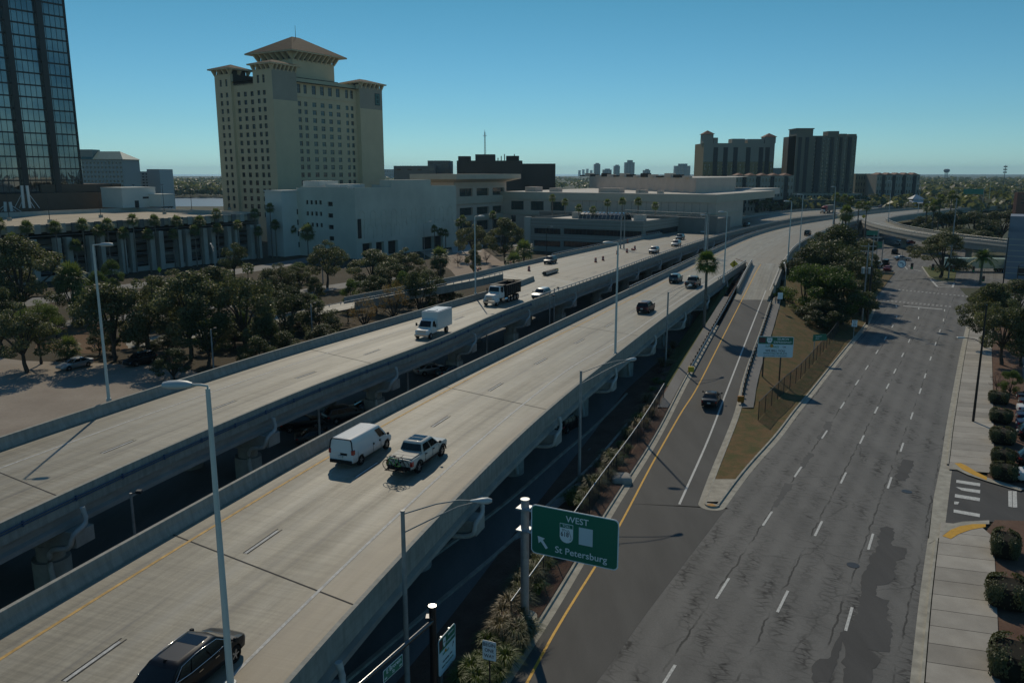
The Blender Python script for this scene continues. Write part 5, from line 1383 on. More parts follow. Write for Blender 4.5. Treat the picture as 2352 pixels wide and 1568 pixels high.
# --- skyline across the bay
SKY = mat("distant tower", (0.12, 0.14, 0.15), 0.8)
for i, (a, b, y, lab) in enumerate(((1366, 1379, 377, "slim distant tower, leftmost of the skyline pair"), (1412, 1424, 381, "slim short distant tower between the leftmost and the tallest ones"), (1437, 1458, 373, "tallest distant tower of the skyline with a flat crown"), (1552, 1586, 381, "wide distant slab block left of the ochre tower"), (1601, 1616, 377, "distant tower half hidden behind the ochre tower's left edge"), (1386, 1405, 390, "low wide distant block right of the slim leftmost tower"), (1480, 1494, 391, "tiny distant block right of the tallest distant tower"))):
    def ex(B, W, h, i=i):
        B.box((W * .2, 2, h), (W * .8, 12, h + (8 if i in (2, 3) else 4)))
    far_box("skyline_tower", lab, "tower", a, b, y, 3200, 40, SKY, 10, 3, .5, .5, group="distant skyline towers", extra=ex, kids=0, rz=0)
for i in range(5):
    far_box("skyline_tower", "tiny hazy tower on the far downtown skyline", "tower", 1329 + i * 9, 1334 + i * 9, 391 - (i % 3) * 1.5, 7000, 40, SKY, 0, 0, group="far downtown skyline", kids=0)
for x0, x1, y in ((882, 904, 389),): far_box("skyline_tower", "hazy distant block just right of the hotel", "tower", x0, x1, y, 3000, 40, SKY, 3, 4, .5, .4, group="distant skyline towers", kids=0)
wt = AT(2174, 397, 2500); wtt = thing("water_tower", "distant mushroom shaped water tower on the horizon", "water tower", (wt.x, wt.y, 0)); wtt.scale = (.52, .52, .82)
mb = MB(); 
prof = [(0, 33), (8, 33), (14, 36), (17, 40), (15, 44), (9, 46), (0, 46.5)]
for (r0, z0), (r1, z1) in zip(prof, prof[1:]): mb.cyl((0, 0, z0), (0, 0, z1), max(r0, .01), max(r1, .01), seg=20, caps=False)
mb.build("tank", mat("water tower blue", (0.10, 0.13, 0.15), 0.7), wtt); 
for k in range(6): MB().cyl((math.cos(k) * 8, math.sin(k) * 8, 0), (math.cos(k) * 8, math.sin(k) * 8, 34), .9, seg=6).build("leg", mat("water tower blue", (0.10, 0.13, 0.15), 0.7), wtt)
ct = AT(2308, 398, 1100); mb = MB(); mb.cyl((0, 0, 0), (0, 0, zat(379, 1100)), .5, .3, seg=6)
for z in (.92, .82, .72): mb.b2((-1.6, -1.6, zat(379, 1100) * z), (1.6, 1.6, zat(379, 1100) * z + 1.6))
tag(mb.build("cell_mast", SKY, loc=(ct.x, ct.y, 0)), "distant phone mast with three antenna tiers on the right horizon", "mast")
# ------------------------------------------------------------------ vehicles
def paint(name, col, metal=0.0, rough=0.28): return mat("paint " + name, col, 0.45 if metal == 0 else 0.35, metal=metal, coat=0.4, spec=0.15)
PW, PSIL, PBLK, PGRY, PRED = paint("white", (0.62, 0.62, 0.60)), paint("silver", (0.33, 0.34, 0.34), 0.6), paint("black", (0.008, 0.008, 0.010)), paint("graphite", (0.045, 0.048, 0.052), 0.4), paint("red", (0.22, 0.018, 0.02))
PDRED, PBLUE, PDBL, PTAN = paint("maroon", (0.055, 0.010, 0.012)), paint("slate blue", (0.05, 0.09, 0.11), 0.4), paint("navy", (0.012, 0.02, 0.05)), paint("pearl", (0.50, 0.48, 0.43))
CGLASS = mat("car glass", (0.010, 0.012, 0.013), 0.05, spec=0.4); TYRE = mat("tyre rubber", (0.014, 0.014, 0.014), 0.85); RIM = mat("alloy rim", (0.40, 0.40, 0.40), 0.35, metal=0.8); RIMD = mat("dark rim", (0.05, 0.05, 0.05), 0.4, metal=0.6)
HLAMP = mat("headlamp glass", (0.62, 0.64, 0.66), 0.1, spec=0.9); TLAMP = mat("tail lamp red", (0.30, 0.008, 0.010), 0.2, spec=0.8); TRIM = mat("black plastic trim", (0.016, 0.016, 0.017), 0.6); CHROME = mat("chrome", (0.62, 0.62, 0.62), 0.12, metal=1.0); PLATE = mat("pale plate", (0.45, 0.47, 0.45), 0.5)
def interp(tab, x):
    if x <= tab[0][0]: return tab[0][1:]
    for a, b in zip(tab, tab[1:]):
        if x <= b[0]:
            t = (x - a[0]) / (b[0] - a[0]); t = t * t * (3 - 2 * t) if len(a) > 9 else t
            return [p + (q - p) * t for p, q in zip(a[1:], b[1:])]
    return tab[-1][1:]
SPEC = {
 # L/2 stations: (x, zlow, ztop, halfwidth); cabin: x at windscreen foot, roof front, roof rear, rear foot; belt z, roof z, half widths; wheels; radius
 'sedan': dict(st=[(-2.42, .45, .80, .62), (-2.36, .34, .98, .80), (-2.0, .24, 1.03, .90), (-1.2, .22, 1.02, .92), (.9, .22, .97, .92), (1.6, .22, .88, .91), (2.15, .25, .76, .85), (2.40, .32, .66, .68), (2.44, .40, .58, .58)], cab=(1.05, .20, -1.05, -1.85, .96, 1.45, .86, .64), wh=(-1.42, 1.42), wr=.33, sw=[(.08, .46), (.50, .86)]),
 'suv': dict(st=[(-2.36, .50, .95, .70), (-2.30, .38, 1.10, .84), (-1.95, .30, 1.13, .93), (1.0, .28, 1.10, .95), (1.6, .28, 1.04, .94), (2.1, .30, .95, .88), (2.34, .38, .82, .74), (2.39, .46, .72, .62)], cab=(1.15, .35, -1.80, -2.26, 1.08, 1.70, .88, .68), wh=(-1.38, 1.38), wr=.37, sw=[(.07, .36), (.40, .66), (.70, .92)]),
 'bigsuv': dict(st=[(-2.52, .52, .98, .74), (-2.46, .38, 1.12, .88), (-2.1, .30, 1.16, .97), (1.3, .29, 1.10, .99), (1.75, .29, 1.03, .97), (2.2, .31, .91, .90), (2.45, .40, .78, .72), (2.55, .48, .66, .56)], cab=(1.48, .62, -1.62, -2.44, 1.10, 1.73, .91, .70), wh=(-1.42, 1.45), wr=.385, sw=[(.07, .36), (.39, .68), (.71, .90)]),
 'jeep': dict(st=[(-2.1, .55, 1.05, .82), (-2.06, .45, 1.16, .90), (1.0, .42, 1.14, .90), (2.0, .45, 1.10, .80), (2.1, .5, 1.0, .76)], cab=(.75, .60, -2.0, -2.06, 1.12, 1.86, .84, .78), wh=(-1.3, 1.35), wr=.42, sw=[(.05, .36), (.40, .68), (.72, .97)]),
 'pickup': dict(st=[(-2.96, .60, 1.05, .88), (-2.93, .52, 1.24, .97), (-2.6, .48, 1.26, 1.0), (1.2, .46, 1.22, 1.0), (1.9, .46, 1.20, .99), (2.6, .5, 1.12, .94), (2.90, .55, 1.02, .84), (2.95, .62, .90, .78)], cab=(1.38, .62, -.98, -1.22, 1.23, 1.93, .91, .72), wh=(-1.85, 1.85), wr=.41, sw=[(.07, .47), (.52, .93)]),
 'van': dict(st=[(-2.86, .48, 1.15, .94), (-2.83, .42, 1.22, .98), (-2.4, .36, 1.24, 1.0), (1.3, .36, 1.22, 1.0), (1.9, .36, 1.16, .99), (2.5, .38, 1.04, .95), (2.80, .45, .90, .86), (2.86, .52, .78, .78)], cab=(1.95, 1.12, -2.74, -2.84, 1.22, 2.16, .97, .80), wh=(-1.75, 1.95), wr=.38, sw=[(.05, .215)]),
}
VM = {}
def vmeshes(kind):
    if kind in VM: return VM[kind]
    S = SPEC[kind]; st = S['st']; wr = S['wr']; out = []
    xs = sorted(set([s[0] for s in st] + [x * 1.0 for w in S['wh'] for x in [w + math.cos(t) * (wr + .07) for t in np.linspace(0, math.pi, 9)]] + list(np.linspace(st[0][0] + .1, st[-1][0] - .1, 14))))
    xs = [x for i, x in enumerate(xs) if i == 0 or x - xs[i - 1] > .015]
    fr = [(0, 0), (.86, 0), (.97, .13), (1.0, .50), (.985, .80), (.94, .95), (.72, 1.0), (0, 1.03)]
    mb = MB(); rings = []
    for x in xs:
        zl0, zt, hw = interp(st, x); zl = zl0
        for w in S['wh']:
            dx = abs(x - w)
            if dx < wr + .07: zl = max(zl, wr + math.sqrt(max(0, (wr + .07) ** 2 - dx * dx)))
        half = [(hw * a, max(zl, zl0 + f * (zt - zl0))) for a, f in fr]
        rings.append([(x, y, z) for y, z in half] + [(x, -y, z) for y, z in reversed(half[1:-1])])
    n = len(rings[0])
    mb.add([p for r in rings for p in r], [(i * n + j, i * n + (j + 1) % n, (i + 1) * n + (j + 1) % n, (i + 1) * n + j) for i in range(len(rings) - 1) for j in range(n)], 0, True)
    mb.add(rings[0], [tuple(range(n))]); mb.add(rings[-1], [tuple(reversed(range(n)))])
    xfb, xfr, xrr, xrb, zb, zr, hb, hr = S['cab']
    def ring(t, z, inset=0.0):
        a = lambda p, q: p + (q - p) * t
        f, r, h = a(xfb, xfr) - inset, a(xrb, xrr) + inset, a(hb, hr) - inset
        bf, br = (.10, .06) if kind not in ('jeep',) else (.02, .02)
        return [(f, h, z), (f + bf * (1 - .3 * t), h * .5, z), (f + bf * 1.25, 0, z), (f + bf * (1 - .3 * t), -h * .5, z), (f, -h, z), (r, -h, z), (r - br, -h * .4, z), (r - br, h * .4, z), (r, h, z)]
    rr = [ring(0, zb - .05), ring(.5, (zb + zr - .08) / 2), ring(1, zr - .08), ring(1, zr - .02, .07), ring(1, zr + .012, .22)]
    m = 9
    # bulge the waist of the greenhouse slightly
    mb.add([p for r in rr for p in r], [(i * m + (j + 1) % m, i * m + j, (i + 1) * m + j, (i + 1) * m + (j + 1) % m) for i in range(len(rr) - 1) for j in range(m)], 0, True)
    mb.add(rr[-1], [tuple(range(m))], 0, True)
    for s in (-1, 1):                             # sills and arch trims
        if kind in ('suv', 'jeep', 'pickup'): mb.b2((S['wh'][0] + wr + .1, s * (hb + .05) - .03, .24 if kind != 'pickup' else .40), (S['wh'][1] - wr - .1, s * (hb + .05) + .03, .36 if kind != 'pickup' else .56), 1)
    if kind in ('van', 'pickup', 'jeep', 'suv'):
        x = st[0][0]; mb.b2((x - .10, -.9 * st[1][3], st[0][1] - .08), (x + .12, .9 * st[1][3], st[0][1] + .16), 1)
        x = st[-1][0]; mb.b2((x - .14, -.92 * st[-1][3] - .06, st[-1][1] - .1), (x + .05, .92 * st[-1][3] + .06, st[-1][1] + .10), 1)
    # dark grille and door seams
    x = st[-1][0]; mb.b2((x - .10, -st[-1][3] * .62, st[-1][1] + .16), (x + .035, st[-1][3] * .62, st[-1][2] - .03), 1)
    mb.b2((S['wh'][0] + .1, -.62, .25), (S['wh'][1] - .1, .62, .42), 1)
    out.append(("body", mb.mesh("body", [PW, TRIM], 42), None, True))
    def panel(c, s0, s1, t0, t1, off, div=1):
        """c = (belt front, belt rear, roof rear, roof front)"""
        bf, br, r_, f_ = [Vector(p) for p in c]
        P = lambda s, t: bf.lerp(br, s).lerp(f_.lerp(r_, s), t)
        nrm = (br - bf).cross(f_ - bf).normalized() * off
        return [P(s0, t0) + nrm, P(s1, t0) + nrm, P(s1, t1) + nrm, P(s0, t1) + nrm]
    zt_ = zr - .08
    def screen(front):
        mb = MB(); b0, b1 = ring(0, zb), ring(1, zt_)
        idx = [0, 1, 2, 3, 4] if front else [5, 6, 7, 8]
        k = .014 if front else -.014; t0, t1 = (.08, .92) if front else (.14, .88)
        pts = []
        for i in idx:
            p, q = Vector(b0[i]), Vector(b1[i]); sc = .93
            a, b = p.lerp(q, t0), p.lerp(q, t1); a.y *= sc; b.y *= sc; a.x += k; b.x += k; a.z += .012; b.z += .012
            pts.append((a, b))
        for (a, b), (c, e) in zip(pts, pts[1:]): mb.quad(a, c, e, b)
        for i in range(len(mb.sm)): mb.sm[i] = True
        return mb
    out.append(("windscreen", screen(True).mesh("windscreen", CGLASS), None, False))
    if kind != 'van': out.append(("rear_window", screen(False).mesh("rear_window", CGLASS), None, False))
    for s in (1, -1):
        c = ((xfb, s * hb, zb), (xrb, s * hb, zb), (xrr, s * hr, zt_), (xfr, s * hr, zt_))
        for s0, s1 in S['sw']:
            mb = MB(); q = panel(c, s0, s1, .07, .86, .03 * s)
            mb.quad(*q); out.append(("side_window", mb.mesh("side_window", CGLASS), None, False))
    wm = MB(); wd = .24 if kind not in ('pickup', 'jeep') else .29
    prof = [(wr * .62, -wd / 2), (wr * .94, -wd / 2), (wr, -wd / 2 + .03), (wr, wd / 2 - .03), (wr * .94, wd / 2), (wr * .62, wd / 2)]
    for (r0, y0), (r1, y1) in zip(prof, prof[1:]):
        k = 20; vs = [(math.cos(2 * math.pi * i / k) * r, y, math.sin(2 * math.pi * i / k) * r) for r, y in ((r0, y0), (r1, y1)) for i in range(k)]
        wm.add(vs, [(i, k + i, k + (i + 1) % k, (i + 1) % k) for i in range(k)], 0, True)
    rm = MB(); k = 20
    for y, s in ((wd / 2 - .05, 1), (-wd / 2 + .05, -1)):
        rm.add([(math.cos(2 * math.pi * i / k) * wr * .63, y, math.sin(2 * math.pi * i / k) * wr * .63) for i in range(k)], [tuple(range(k))], 1)
        for j in range(5):
            a = 2 * math.pi * j / 5; ca, sa = math.cos(a), math.sin(a); w2 = wr * .10
            rm.add([(ca * wr * .08 - sa * w2, y + s * .03, sa * wr * .08 + ca * w2), (ca * wr * .62 - sa * w2 * .8, y + s * .035, sa * wr * .62 + ca * w2 * .8), (ca * wr * .62 + sa * w2 * .8, y + s * .035, sa * wr * .62 - ca * w2 * .8), (ca * wr * .08 + sa * w2, y + s * .03, sa * wr * .08 - ca * w2)], [(0, 1, 2, 3)], 0)
        rm.cyl((0, y, 0), (0, y + s * .04, 0), wr * .15, seg=10)
    tm, rmm = wm.mesh("wheel", TYRE), rm.mesh("rim", [RIM, RIMD])
    for w in S['wh']:
        for s in (1, -1):
            out.append(("wheel", tm, (w, s * (st[2][3] - wd / 2 - .005), wr), False, ("rim", rmm)))
    xf, xr = st[-2][0], st[1][0]
    for s in (1, -1):
        hw = st[-2][3]; mb = MB(); cbox(mb, (xf - .30, s * (hw - .14) - .15, st[-2][2] - .24), (xf + .035, s * (hw - .14) + .11, st[-2][2] - .10), .03)
        out.append(("headlight", mb.mesh("headlight", HLAMP), None, False))
        hw = st[1][3]; hh = .34 if kind in ('van', 'pickup', 'jeep') else .17; zz = st[1][2] - .12 - hh + (.30 if kind == 'van' else 0)
        mb = MB(); cbox(mb, (xr - .05, s * (hw - .06) - .11, zz), (xr + .22, s * (hw - .06) + .09, zz + hh), .02); out.append(("taillight", mb.mesh("taillight", TLAMP), None, False))
        mb = MB(); cbox(mb, (xfb - .28, s * (hb + .20) - .10, zb + .02), (xfb - .10, s * (hb + .20) + .08, zb + .20), .04); mb.b2((xfb - .22, min(s * hb, s * (hb + .12)), zb + .04), (xfb - .16, max(s * hb, s * (hb + .12)), zb + .09)); out.append(("mirror", mb.mesh("mirror", TRIM), None, False))
    mb = MB(); x = st[0][0]; mb.b2((x - .115 if kind in ('van', 'pickup', 'jeep', 'suv') else x - .03, -.17, st[0][2] - .22 - (.1 if kind == 'van' else 0)), (x + .03, .17, st[0][2] - .06 - (.1 if kind == 'van' else 0))); out.append(("number_plate", mb.mesh("number_plate", PLATE), None, False))
    VM[kind] = out; return out
def car(kind, pnt, label, cat, p, rz, group=None, name=None, sc=1.0, simple=False):
    t = thing(name or {'sedan': 'sedan_car', 'suv': 'suv_car', 'bigsuv': 'suv_car', 'jeep': 'suv_car', 'pickup': 'pickup_truck', 'van': 'cargo_van'}[kind], label, cat, p, rz, group); t.scale = (sc,) * 3
    for e in vmeshes(kind):
        if simple and e[0] in ("mirror", "number_plate"): continue
        o = place(e[0], e[1], t, e[2] or (0, 0, 0))
        if e[3]: o.material_slots[0].link = 'OBJECT'; o.material_slots[0].material = pnt
        if len(e) > 4 and not simple: place(e[4][0], e[4][1], o)
    return t
def part(t, name, mb, m, sharp=None): return mb.build(name, m, t, sharp=sharp)
def head(path, p, rev=False):
    k = min(range(len(path) - 1), key=lambda i: (path[i].xy - p.xy).length); d = path[k + 1] - path[k]
    a = math.atan2(d.y, d.x); return a + (math.pi if rev else 0)
def on(px, z=DZ, up=0.0): return G(*px, z + up)
# ---- right carriageway, driving away from the viewer
h2 = lambda p: head(d2L, p)
def c2v(kind, pnt, px, label, cat, **k):
    p = on(px); p.z += .012; return car(kind, pnt, label, cat, p, h2(p), group="vehicles on the right carriageway", **k)
v = c2v('bigsuv', PBLK, (448, 1556), "glossy black SUV with a sunroof in the near corner of the expressway", "SUV", sc=1.0)
m = MB(); z = 1.737; m.quad((-.30, -.5, z + .01), (.36, -.5, z + .01), (.36, .5, z + .01), (-.30, .5, z + .01)); part(v, "sunroof", m, CGLASS)
m = MB()
for s in (-1, 1):
    m.tube([(.9, s * .93, 1.19), (0, s * .94, 1.17), (-1.2, s * .94, 1.19), (-2.1, s * .90, 1.26)], .016, 4); m.tube([(1.2, s * .93, 1.18), (.55, s * .755, 1.60), (-.6, s * .725, 1.67), (-1.5, s * .74, 1.60), (-2.1, s * .90, 1.27)], .014, 4)
    for x in (.25, -.75): m.b2((x - .12, s * .995 - .02, 1.0), (x + .12, s * .995 + .02, 1.04))
part(v, "chrome_trim", m, CHROME)
m = MB(); m.add([(-1.45, -.05, 1.73), (-1.45, .05, 1.73), (-1.68, .015, 1.73), (-1.68, -.015, 1.73), (-1.62, 0, 1.83)], [(0, 1, 4), (1, 2, 4), (2, 3, 4), (3, 0, 4)]); part(v, "antenna", m, PBLK)
v = c2v('van', PW, (833, 1046), "white windowless cargo van with black rear bumper", "van")
m = MB()
for s in (-1, 1):
    for x, z0, z1 in ((1.0, .5, 2.0), (-.1, .5, 2.0), (-2.2, .6, 1.2)): m.b2((x - .012, s * 1.004 - .006, z0), (x + .012, s * 1.004 - .006 + .008, 1.18))
    for x in (.85, -.0): m.b2((x - .05, s * 1.0 - .03, 1.0), (x + .05, s * 1.0 + .03, 1.12))
part(v, "door_seam", m, TRIM)
m = MB()
for k in range(5): m.b2((-2.5, -.52 + .26 * k - .03, 2.172), (.8, -.52 + .26 * k + .03, 2.182))
part(v, "roof_rib", m, PW)
m = MB(); m.b2((-2.875, -.5, .98), (-2.83, .05, 1.16)); part(v, "plate_recess", m, TRIM)
m = MB()
for s in (-1, 1): m.tube([(-2.84, s * .94, 1.3), (-2.79, s * .86, 1.95), (-2.74, s * .76, 2.1)], .045, 5)
m.tube([(-2.75, -.76, 2.12), (-2.75, .76, 2.12)], .04, 5); part(v, "rear_door_frame", m, TRIM)
v = c2v('pickup', PTAN, (963, 1062), "white crew cab pickup with panoramic roof glass carrying bicycles on its tailgate", "pickup")
m = MB(); m.b2((-2.80, -.86, 1.27), (-1.22, .86, 1.31)); 
for k in range(3): m.b2((-2.78 + .53 * k, -.85, 1.311), (-2.76 + .53 * k, .85, 1.322))
part(v, "bed_cover", m, mat("pale bed cover", (0.42, 0.40, 0.35), 0.6))
m = MB(); m.quad((-.75, -.52, 1.958), (.42, -.52, 1.958), (.42, .52, 1.958), (-.75, .52, 1.958)); part(v, "roof_glass", m, CGLASS)
m = MB(); m.b2((-.2, -.53, 1.959), (-.16, .53, 1.967)); part(v, "roof_bar", m, PTAN)
m = MB()
for s in (-1, 1):
    for x in (1.25, .22, -.95): m.b2((x - .012, s * 1.0 - .008, .62), (x + .012, s * 1.0 + .008, 1.2))
    for x in (.38, -.78): m.b2((x - .11, s * 1.0 - .03, 1.06), (x + .11, s * 1.0 + .03, 1.11))
part(v, "door_seam", m, TRIM)
for s in (-1, 1):
    for w in (-1.85, 1.85): m = MB(); m.tube([(w + math.cos(t) * .53, s * 1.0, .41 + math.sin(t) * .53) for t in np.linspace(.05, math.pi - .05, 11)], .055, 5); part(v, "wheel_arch", m, TRIM)
pk = v
rk = MB(); rk.b2((-3.75, -.05, .62), (-2.9, .05, .70)); rk.b2((-3.38, -.75, .60), (-3.30, .75, .66)); rk.b2((-3.68, -.75, .60), (-3.60, .75, .66)); rk.cyl((-3.05, 0, .66), (-3.05, 0, 1.35), .03)
part(v, "bike_rack", rk, TRIM)
def bicycle(label, col, wloc, rz, yoff=0):
    t = thing("bicycle", label, "bicycle", wloc, rz, "bicycles on the pickup's rack"); r = .34
    for nm, x in (("wheel", -.53), ("wheel", .53)):
        m = MB(); m.tube([(math.cos(a) * r, 0, math.sin(a) * r) for a in np.linspace(0, 2 * math.pi, 25)[:-1]], .026, 5, closed=True)
        for k in range(9): a = k * 2 * math.pi / 9; m.tube([(0, 0, 0), (math.cos(a) * r, 0, math.sin(a) * r)], .004, 3)
        m.build(nm, TYRE, t, loc=(x, 0, r))
    m = MB(); BB, ST, HT, HB = (-.07, 0, .30), (-.20, 0, .82), (.36, 0, .86), (.40, 0, .70)
    for a, b in ((BB, ST), (ST, HT), (BB, HB), (HB, HT)): m.tube([a, b], .022, 6)
    for s in (-1, 1): m.tube([(-.53, s * .06, r), BB], .013, 5); m.tube([(-.53, s * .06, r), (-.18, 0, .78)], .011, 5); m.tube([(.53, s * .06, r), HB], .016, 5)
    m.build("frame", col, t)
    m = MB(); m.tube([HT, (.34, 0, .96)], .018, 5); m.tube([(.30, -.33, .97), (.36, 0, .96), (.30, .33, .97)], .016, 5); m.build("handlebar", TRIM, t)
    m = MB(); m.tube([ST, (-.23, 0, .92)], .016, 5); cbox(m, (-.36, -.07, .91), (-.10, .07, .97), .025); m.build("saddle", TRIM, t)
    m = MB(); m.cyl((-.07, -.05, .30), (-.07, -.04, .30), .10, seg=14); m.b2((-.08, -.12, .14), (-.05, -.05, .30)); m.b2((-.08, .05, .30), (-.05, .12, .46)); m.build("crank", TRIM, t)
    return t
rotp = Matrix.Rotation(pk.rotation_euler.z, 3, 'Z')
for lab, col, dx, dy, flip in (("bright green framed bicycle mounted across the pickup's tailgate", paint("lime", (0.05, 0.30, 0.05)), -3.58, .05, 0), ("black framed bicycle between the green one and the pickup's tailgate", paint("bike black", (0.012, 0.012, 0.014)), -3.32, -.08, math.pi)):
    q = pk.location + rotp @ Vector((dx, dy, .66)); bicycle(lab, col, q, pk.rotation_euler.z + math.pi / 2 + flip)
c2v('suv', PDRED, (1483, 716), "dark maroon SUV with a roof rack alone in the middle of the carriageway", "SUV")
c2v('suv', PBLUE, (1552, 648), "slate blue SUV beside the dark pickup near the tall fan palm", "SUV")
c2v('pickup', PGRY, (1592, 658), "dark grey pickup half hidden behind the tall fan palm", "pickup")
c2v('jeep', PBLK, (1855, 541), "boxy black off-roader on the far bend of the expressway", "SUV")
# ---- left carriageway, coming towards the viewer
h1 = lambda p: head(d1R, p, True)
def c1v(kind, pnt, px, label, cat, **k):
    p = on(px); p.z += .012; return car(kind, pnt, label, cat, p, h1(p), group="vehicles on the left carriageway", **k)
c1v('suv', PSIL, (1243, 685), "silver white SUV just behind the dump truck", "SUV")
c1v('suv', PGRY, (1264, 605), "dark graphite SUV coming off the ramp by the concrete barrier", "SUV")
c1v('suv', PSIL, (1502, 581), "silver SUV between the orange barrels and the near railing", "SUV")
c1v('bigsuv', PSIL, (1553, 565), "silver SUV directly in front of a slate grey SUV", "SUV")
c1v('bigsuv', PBLUE, (1562, 550), "slate grey SUV following close behind a silver SUV", "SUV")
c1v('sedan', PW, (1618, 535), "white sedan approaching beside a signal pole", "car")
c1v('suv', PBLK, (1714, 521), "black SUV on the bend just ahead of the red semi truck", "SUV")
for kind, pnt, px, lab, cat in (('sedan', PSIL, (1993, 478), "silver blue car behind the cluster of median palms", "car"), ('suv', PDBL, (2024, 477), "dark blue SUV alone to the right of the median palms", "SUV"), ('sedan', PW, (2092, 474), "white sedan passing below the white pavilion", "car"), ('sedan', PW, (2147, 470), "small white car right of the pavilion, partly behind the railing", "car"), ('pickup', PW, (2243, 467), "white truck under the distant green gantry sign", "pickup"), ('sedan', PSIL, (2262, 466), "silver car just behind the white truck at the green gantry sign", "car")):
    p = on(px); car(kind, pnt, lab, cat, p, h1(p), group="vehicles on the left carriageway", simple=True)
p = on((2324, 470)); car('suv', PBLK, "black SUV at the far right end of the expressway", "SUV", p, h2(p), group="vehicles on the right carriageway", simple=True)
p = on((2207, 479)); car('sedan', PW, "white car leaving along the far right carriageway by the woods", "car", p, h2(p), group="vehicles on the right carriageway", simple=True)
# ---- trucks
def wheel_at(t, x, y, r=.5, wd=.3, dual=False):
    m = MB(); s = 1 if y > 0 else -1
    m.cyl((0, -wd / 2, 0), (0, wd / 2, 0), r, seg=20); o = m.build("wheel", TYRE, t, (x, y, r))
    m = MB(); m.cyl((0, s * (wd / 2 - .02), 0), (0, s * (wd / 2 + .012), 0), r * .58, r * .5, seg=16); m.cyl((0, s * wd / 2, 0), (0, s * (wd / 2 + .08), 0), r * .2, seg=10); m.build("rim", RIM, o)
def lamp(t, name, lo, hi, m): b = MB(); cbox(b, lo, hi, .03); b.build(name, m, t)
p = on((992, 770)); p.z += .012
bt_ = thing("box_truck", "white box truck with a chrome grille in the left carriageway", "box truck", p, h1(p))
m = MB(); cbox(m, (-3.9, -1.14, .85), (.55, 1.14, 3.15), .05); m.b2((-3.8, -.5, .55), (2.6, .5, .85), 0); part(bt_, "box_body", m, PW)
m = MB(); cbox(m, (-3.55, -1.0, 3.15), (.35, 1.0, 3.21), .03); m.b2((-.9, -.5, 3.21), (.2, .5, 3.28)); part(bt_, "box_roof", m, PW)
m = MB()
def tp(v):
    x, y, z = v
    if z > 1.4: return (x - (.55 if x > 1 else 0), y * .84, z)
    return (x, y, z)
cbox(m, (.5, -1.0, .6), (2.0, 1.0, 1.42), .06); cbox(m, (.5, -.98, 1.36), (2.0, .98, 2.25), .08, taper=tp); cbox(m, (1.9, -.93, .55), (2.95, .93, 1.30), .10, taper=lambda v: (v[0], v[1], v[2] - (.14 if v[0] > 2.5 and v[2] > 1 else 0))); part(bt_, "cab", m, PW, 40)
m = MB(); m.quad((2.03, -.80, 1.46), (2.03, .80, 1.46), (1.52, .70, 2.14), (1.52, -.70, 2.14)); part(bt_, "windscreen", m, CGLASS)
for s in (-1, 1):
    m = MB(); q = [(1.72, s * .985, 1.47), (.85, s * .985, 1.47), (.85, s * .86, 2.1), (1.40, s * .86, 2.1)]; q = [(x, y + s * .015, z) for x, y, z in q]; m.poly(q if s > 0 else q[::-1]); part(bt_, "side_window", m, CGLASS)
    lamp(bt_, "headlight", (2.86, s * .72 - .17, .82), (3.0, s * .72 + .17, 1.06), HLAMP)
    m = MB(); cbox(m, (1.62, s * 1.32 - .12, 1.45), (1.74, s * 1.32 + .12, 1.85), .03); m.b2((1.66, min(s * .95, s * 1.25), 1.55), (1.70, max(s * .95, s * 1.25), 1.6)); part(bt_, "mirror", m, TRIM)
    for x in (2.3, -2.5): wheel_at(bt_, x, s * .88, .40, .28)
m = MB()
for k in range(4): m.b2((2.93, -.62, .84 + .09 * k), (3.0, .62, .88 + .09 * k))
m.b2((2.9, -.95, .42), (3.08, .95, .66)); part(bt_, "grille", m, CHROME)
p = on((1153, 694)); p.z += .012
dt = thing("dump_truck", "white cab dump truck with a black tipper bed and lift axles", "dump truck", p, h1(p))
m = MB(); cbox(m, (1.3, -1.1, 1.05), (2.9, 1.1, 2.0), .08); cbox(m, (1.3, -1.05, 1.9), (2.9, 1.05, 2.95), .10, taper=lambda v: (v[0] - (.25 if v[2] > 2.4 and v[0] > 2 else 0), v[1] * (.9 if v[2] > 2.4 else 1), v[2])); cbox(m, (2.8, -.95, .9), (4.6, .95, 1.95), .14, taper=lambda v: (v[0], v[1] * (.9 if v[0] > 3.5 else 1), v[2] - (.25 if v[0] > 3.5 and v[2] > 1.5 else 0))); part(dt, "cab", m, PW, 40)
m = MB(); m.quad((2.90, -.86, 2.1), (2.90, .86, 2.1), (2.72, .80, 2.8), (2.72, -.80, 2.8)); part(dt, "windscreen", m, CGLASS)
for s in (-1, 1):
    m = MB(); q = [(2.6, s * 1.07, 2.08), (1.6, s * 1.07, 2.08), (1.6, s * .985, 2.78), (2.5, s * .985, 2.78)]; m.poly(q if s > 0 else q[::-1]); part(dt, "side_window", m, CGLASS)
    lamp(dt, "headlight", (4.45, s * .75 - .16, 1.1), (4.6, s * .75 + .14, 1.34), HLAMP)
    m = MB(); cbox(m, (3.1, s * .98 - .18, .55), (4.55, s * .98 + .16, 1.12), .12); part(dt, "mudguard", m, PW)
    m = MB(); cbox(m, (2.6, s * 1.35 - .1, 2.0), (2.72, s * 1.35 + .1, 2.6), .03); part(dt, "mirror", m, TRIM)
    m = MB(); m.cyl((.6, s * 1.05, .75), (1.6, s * 1.05, .75), .30, seg=14); part(dt, "fuel_tank", m, CHROME)
    for x in (3.85, -.35, -1.45, -2.6, -3.7): wheel_at(dt, x, s * .95, .52 if x > -.2 or x < -2 else .46, .34)
m = MB()
for k in range(4): m.b2((4.57, -.5, 1.0 + .14 * k), (4.64, .5, 1.08 + .14 * k))
m.b2((4.5, -1.05, .5), (4.72, 1.05, .80)); part(dt, "grille", m, CHROME)
TIP = mat("black tipper steel", (0.022, 0.020, 0.019), 0.6, 0.3, 3.0)
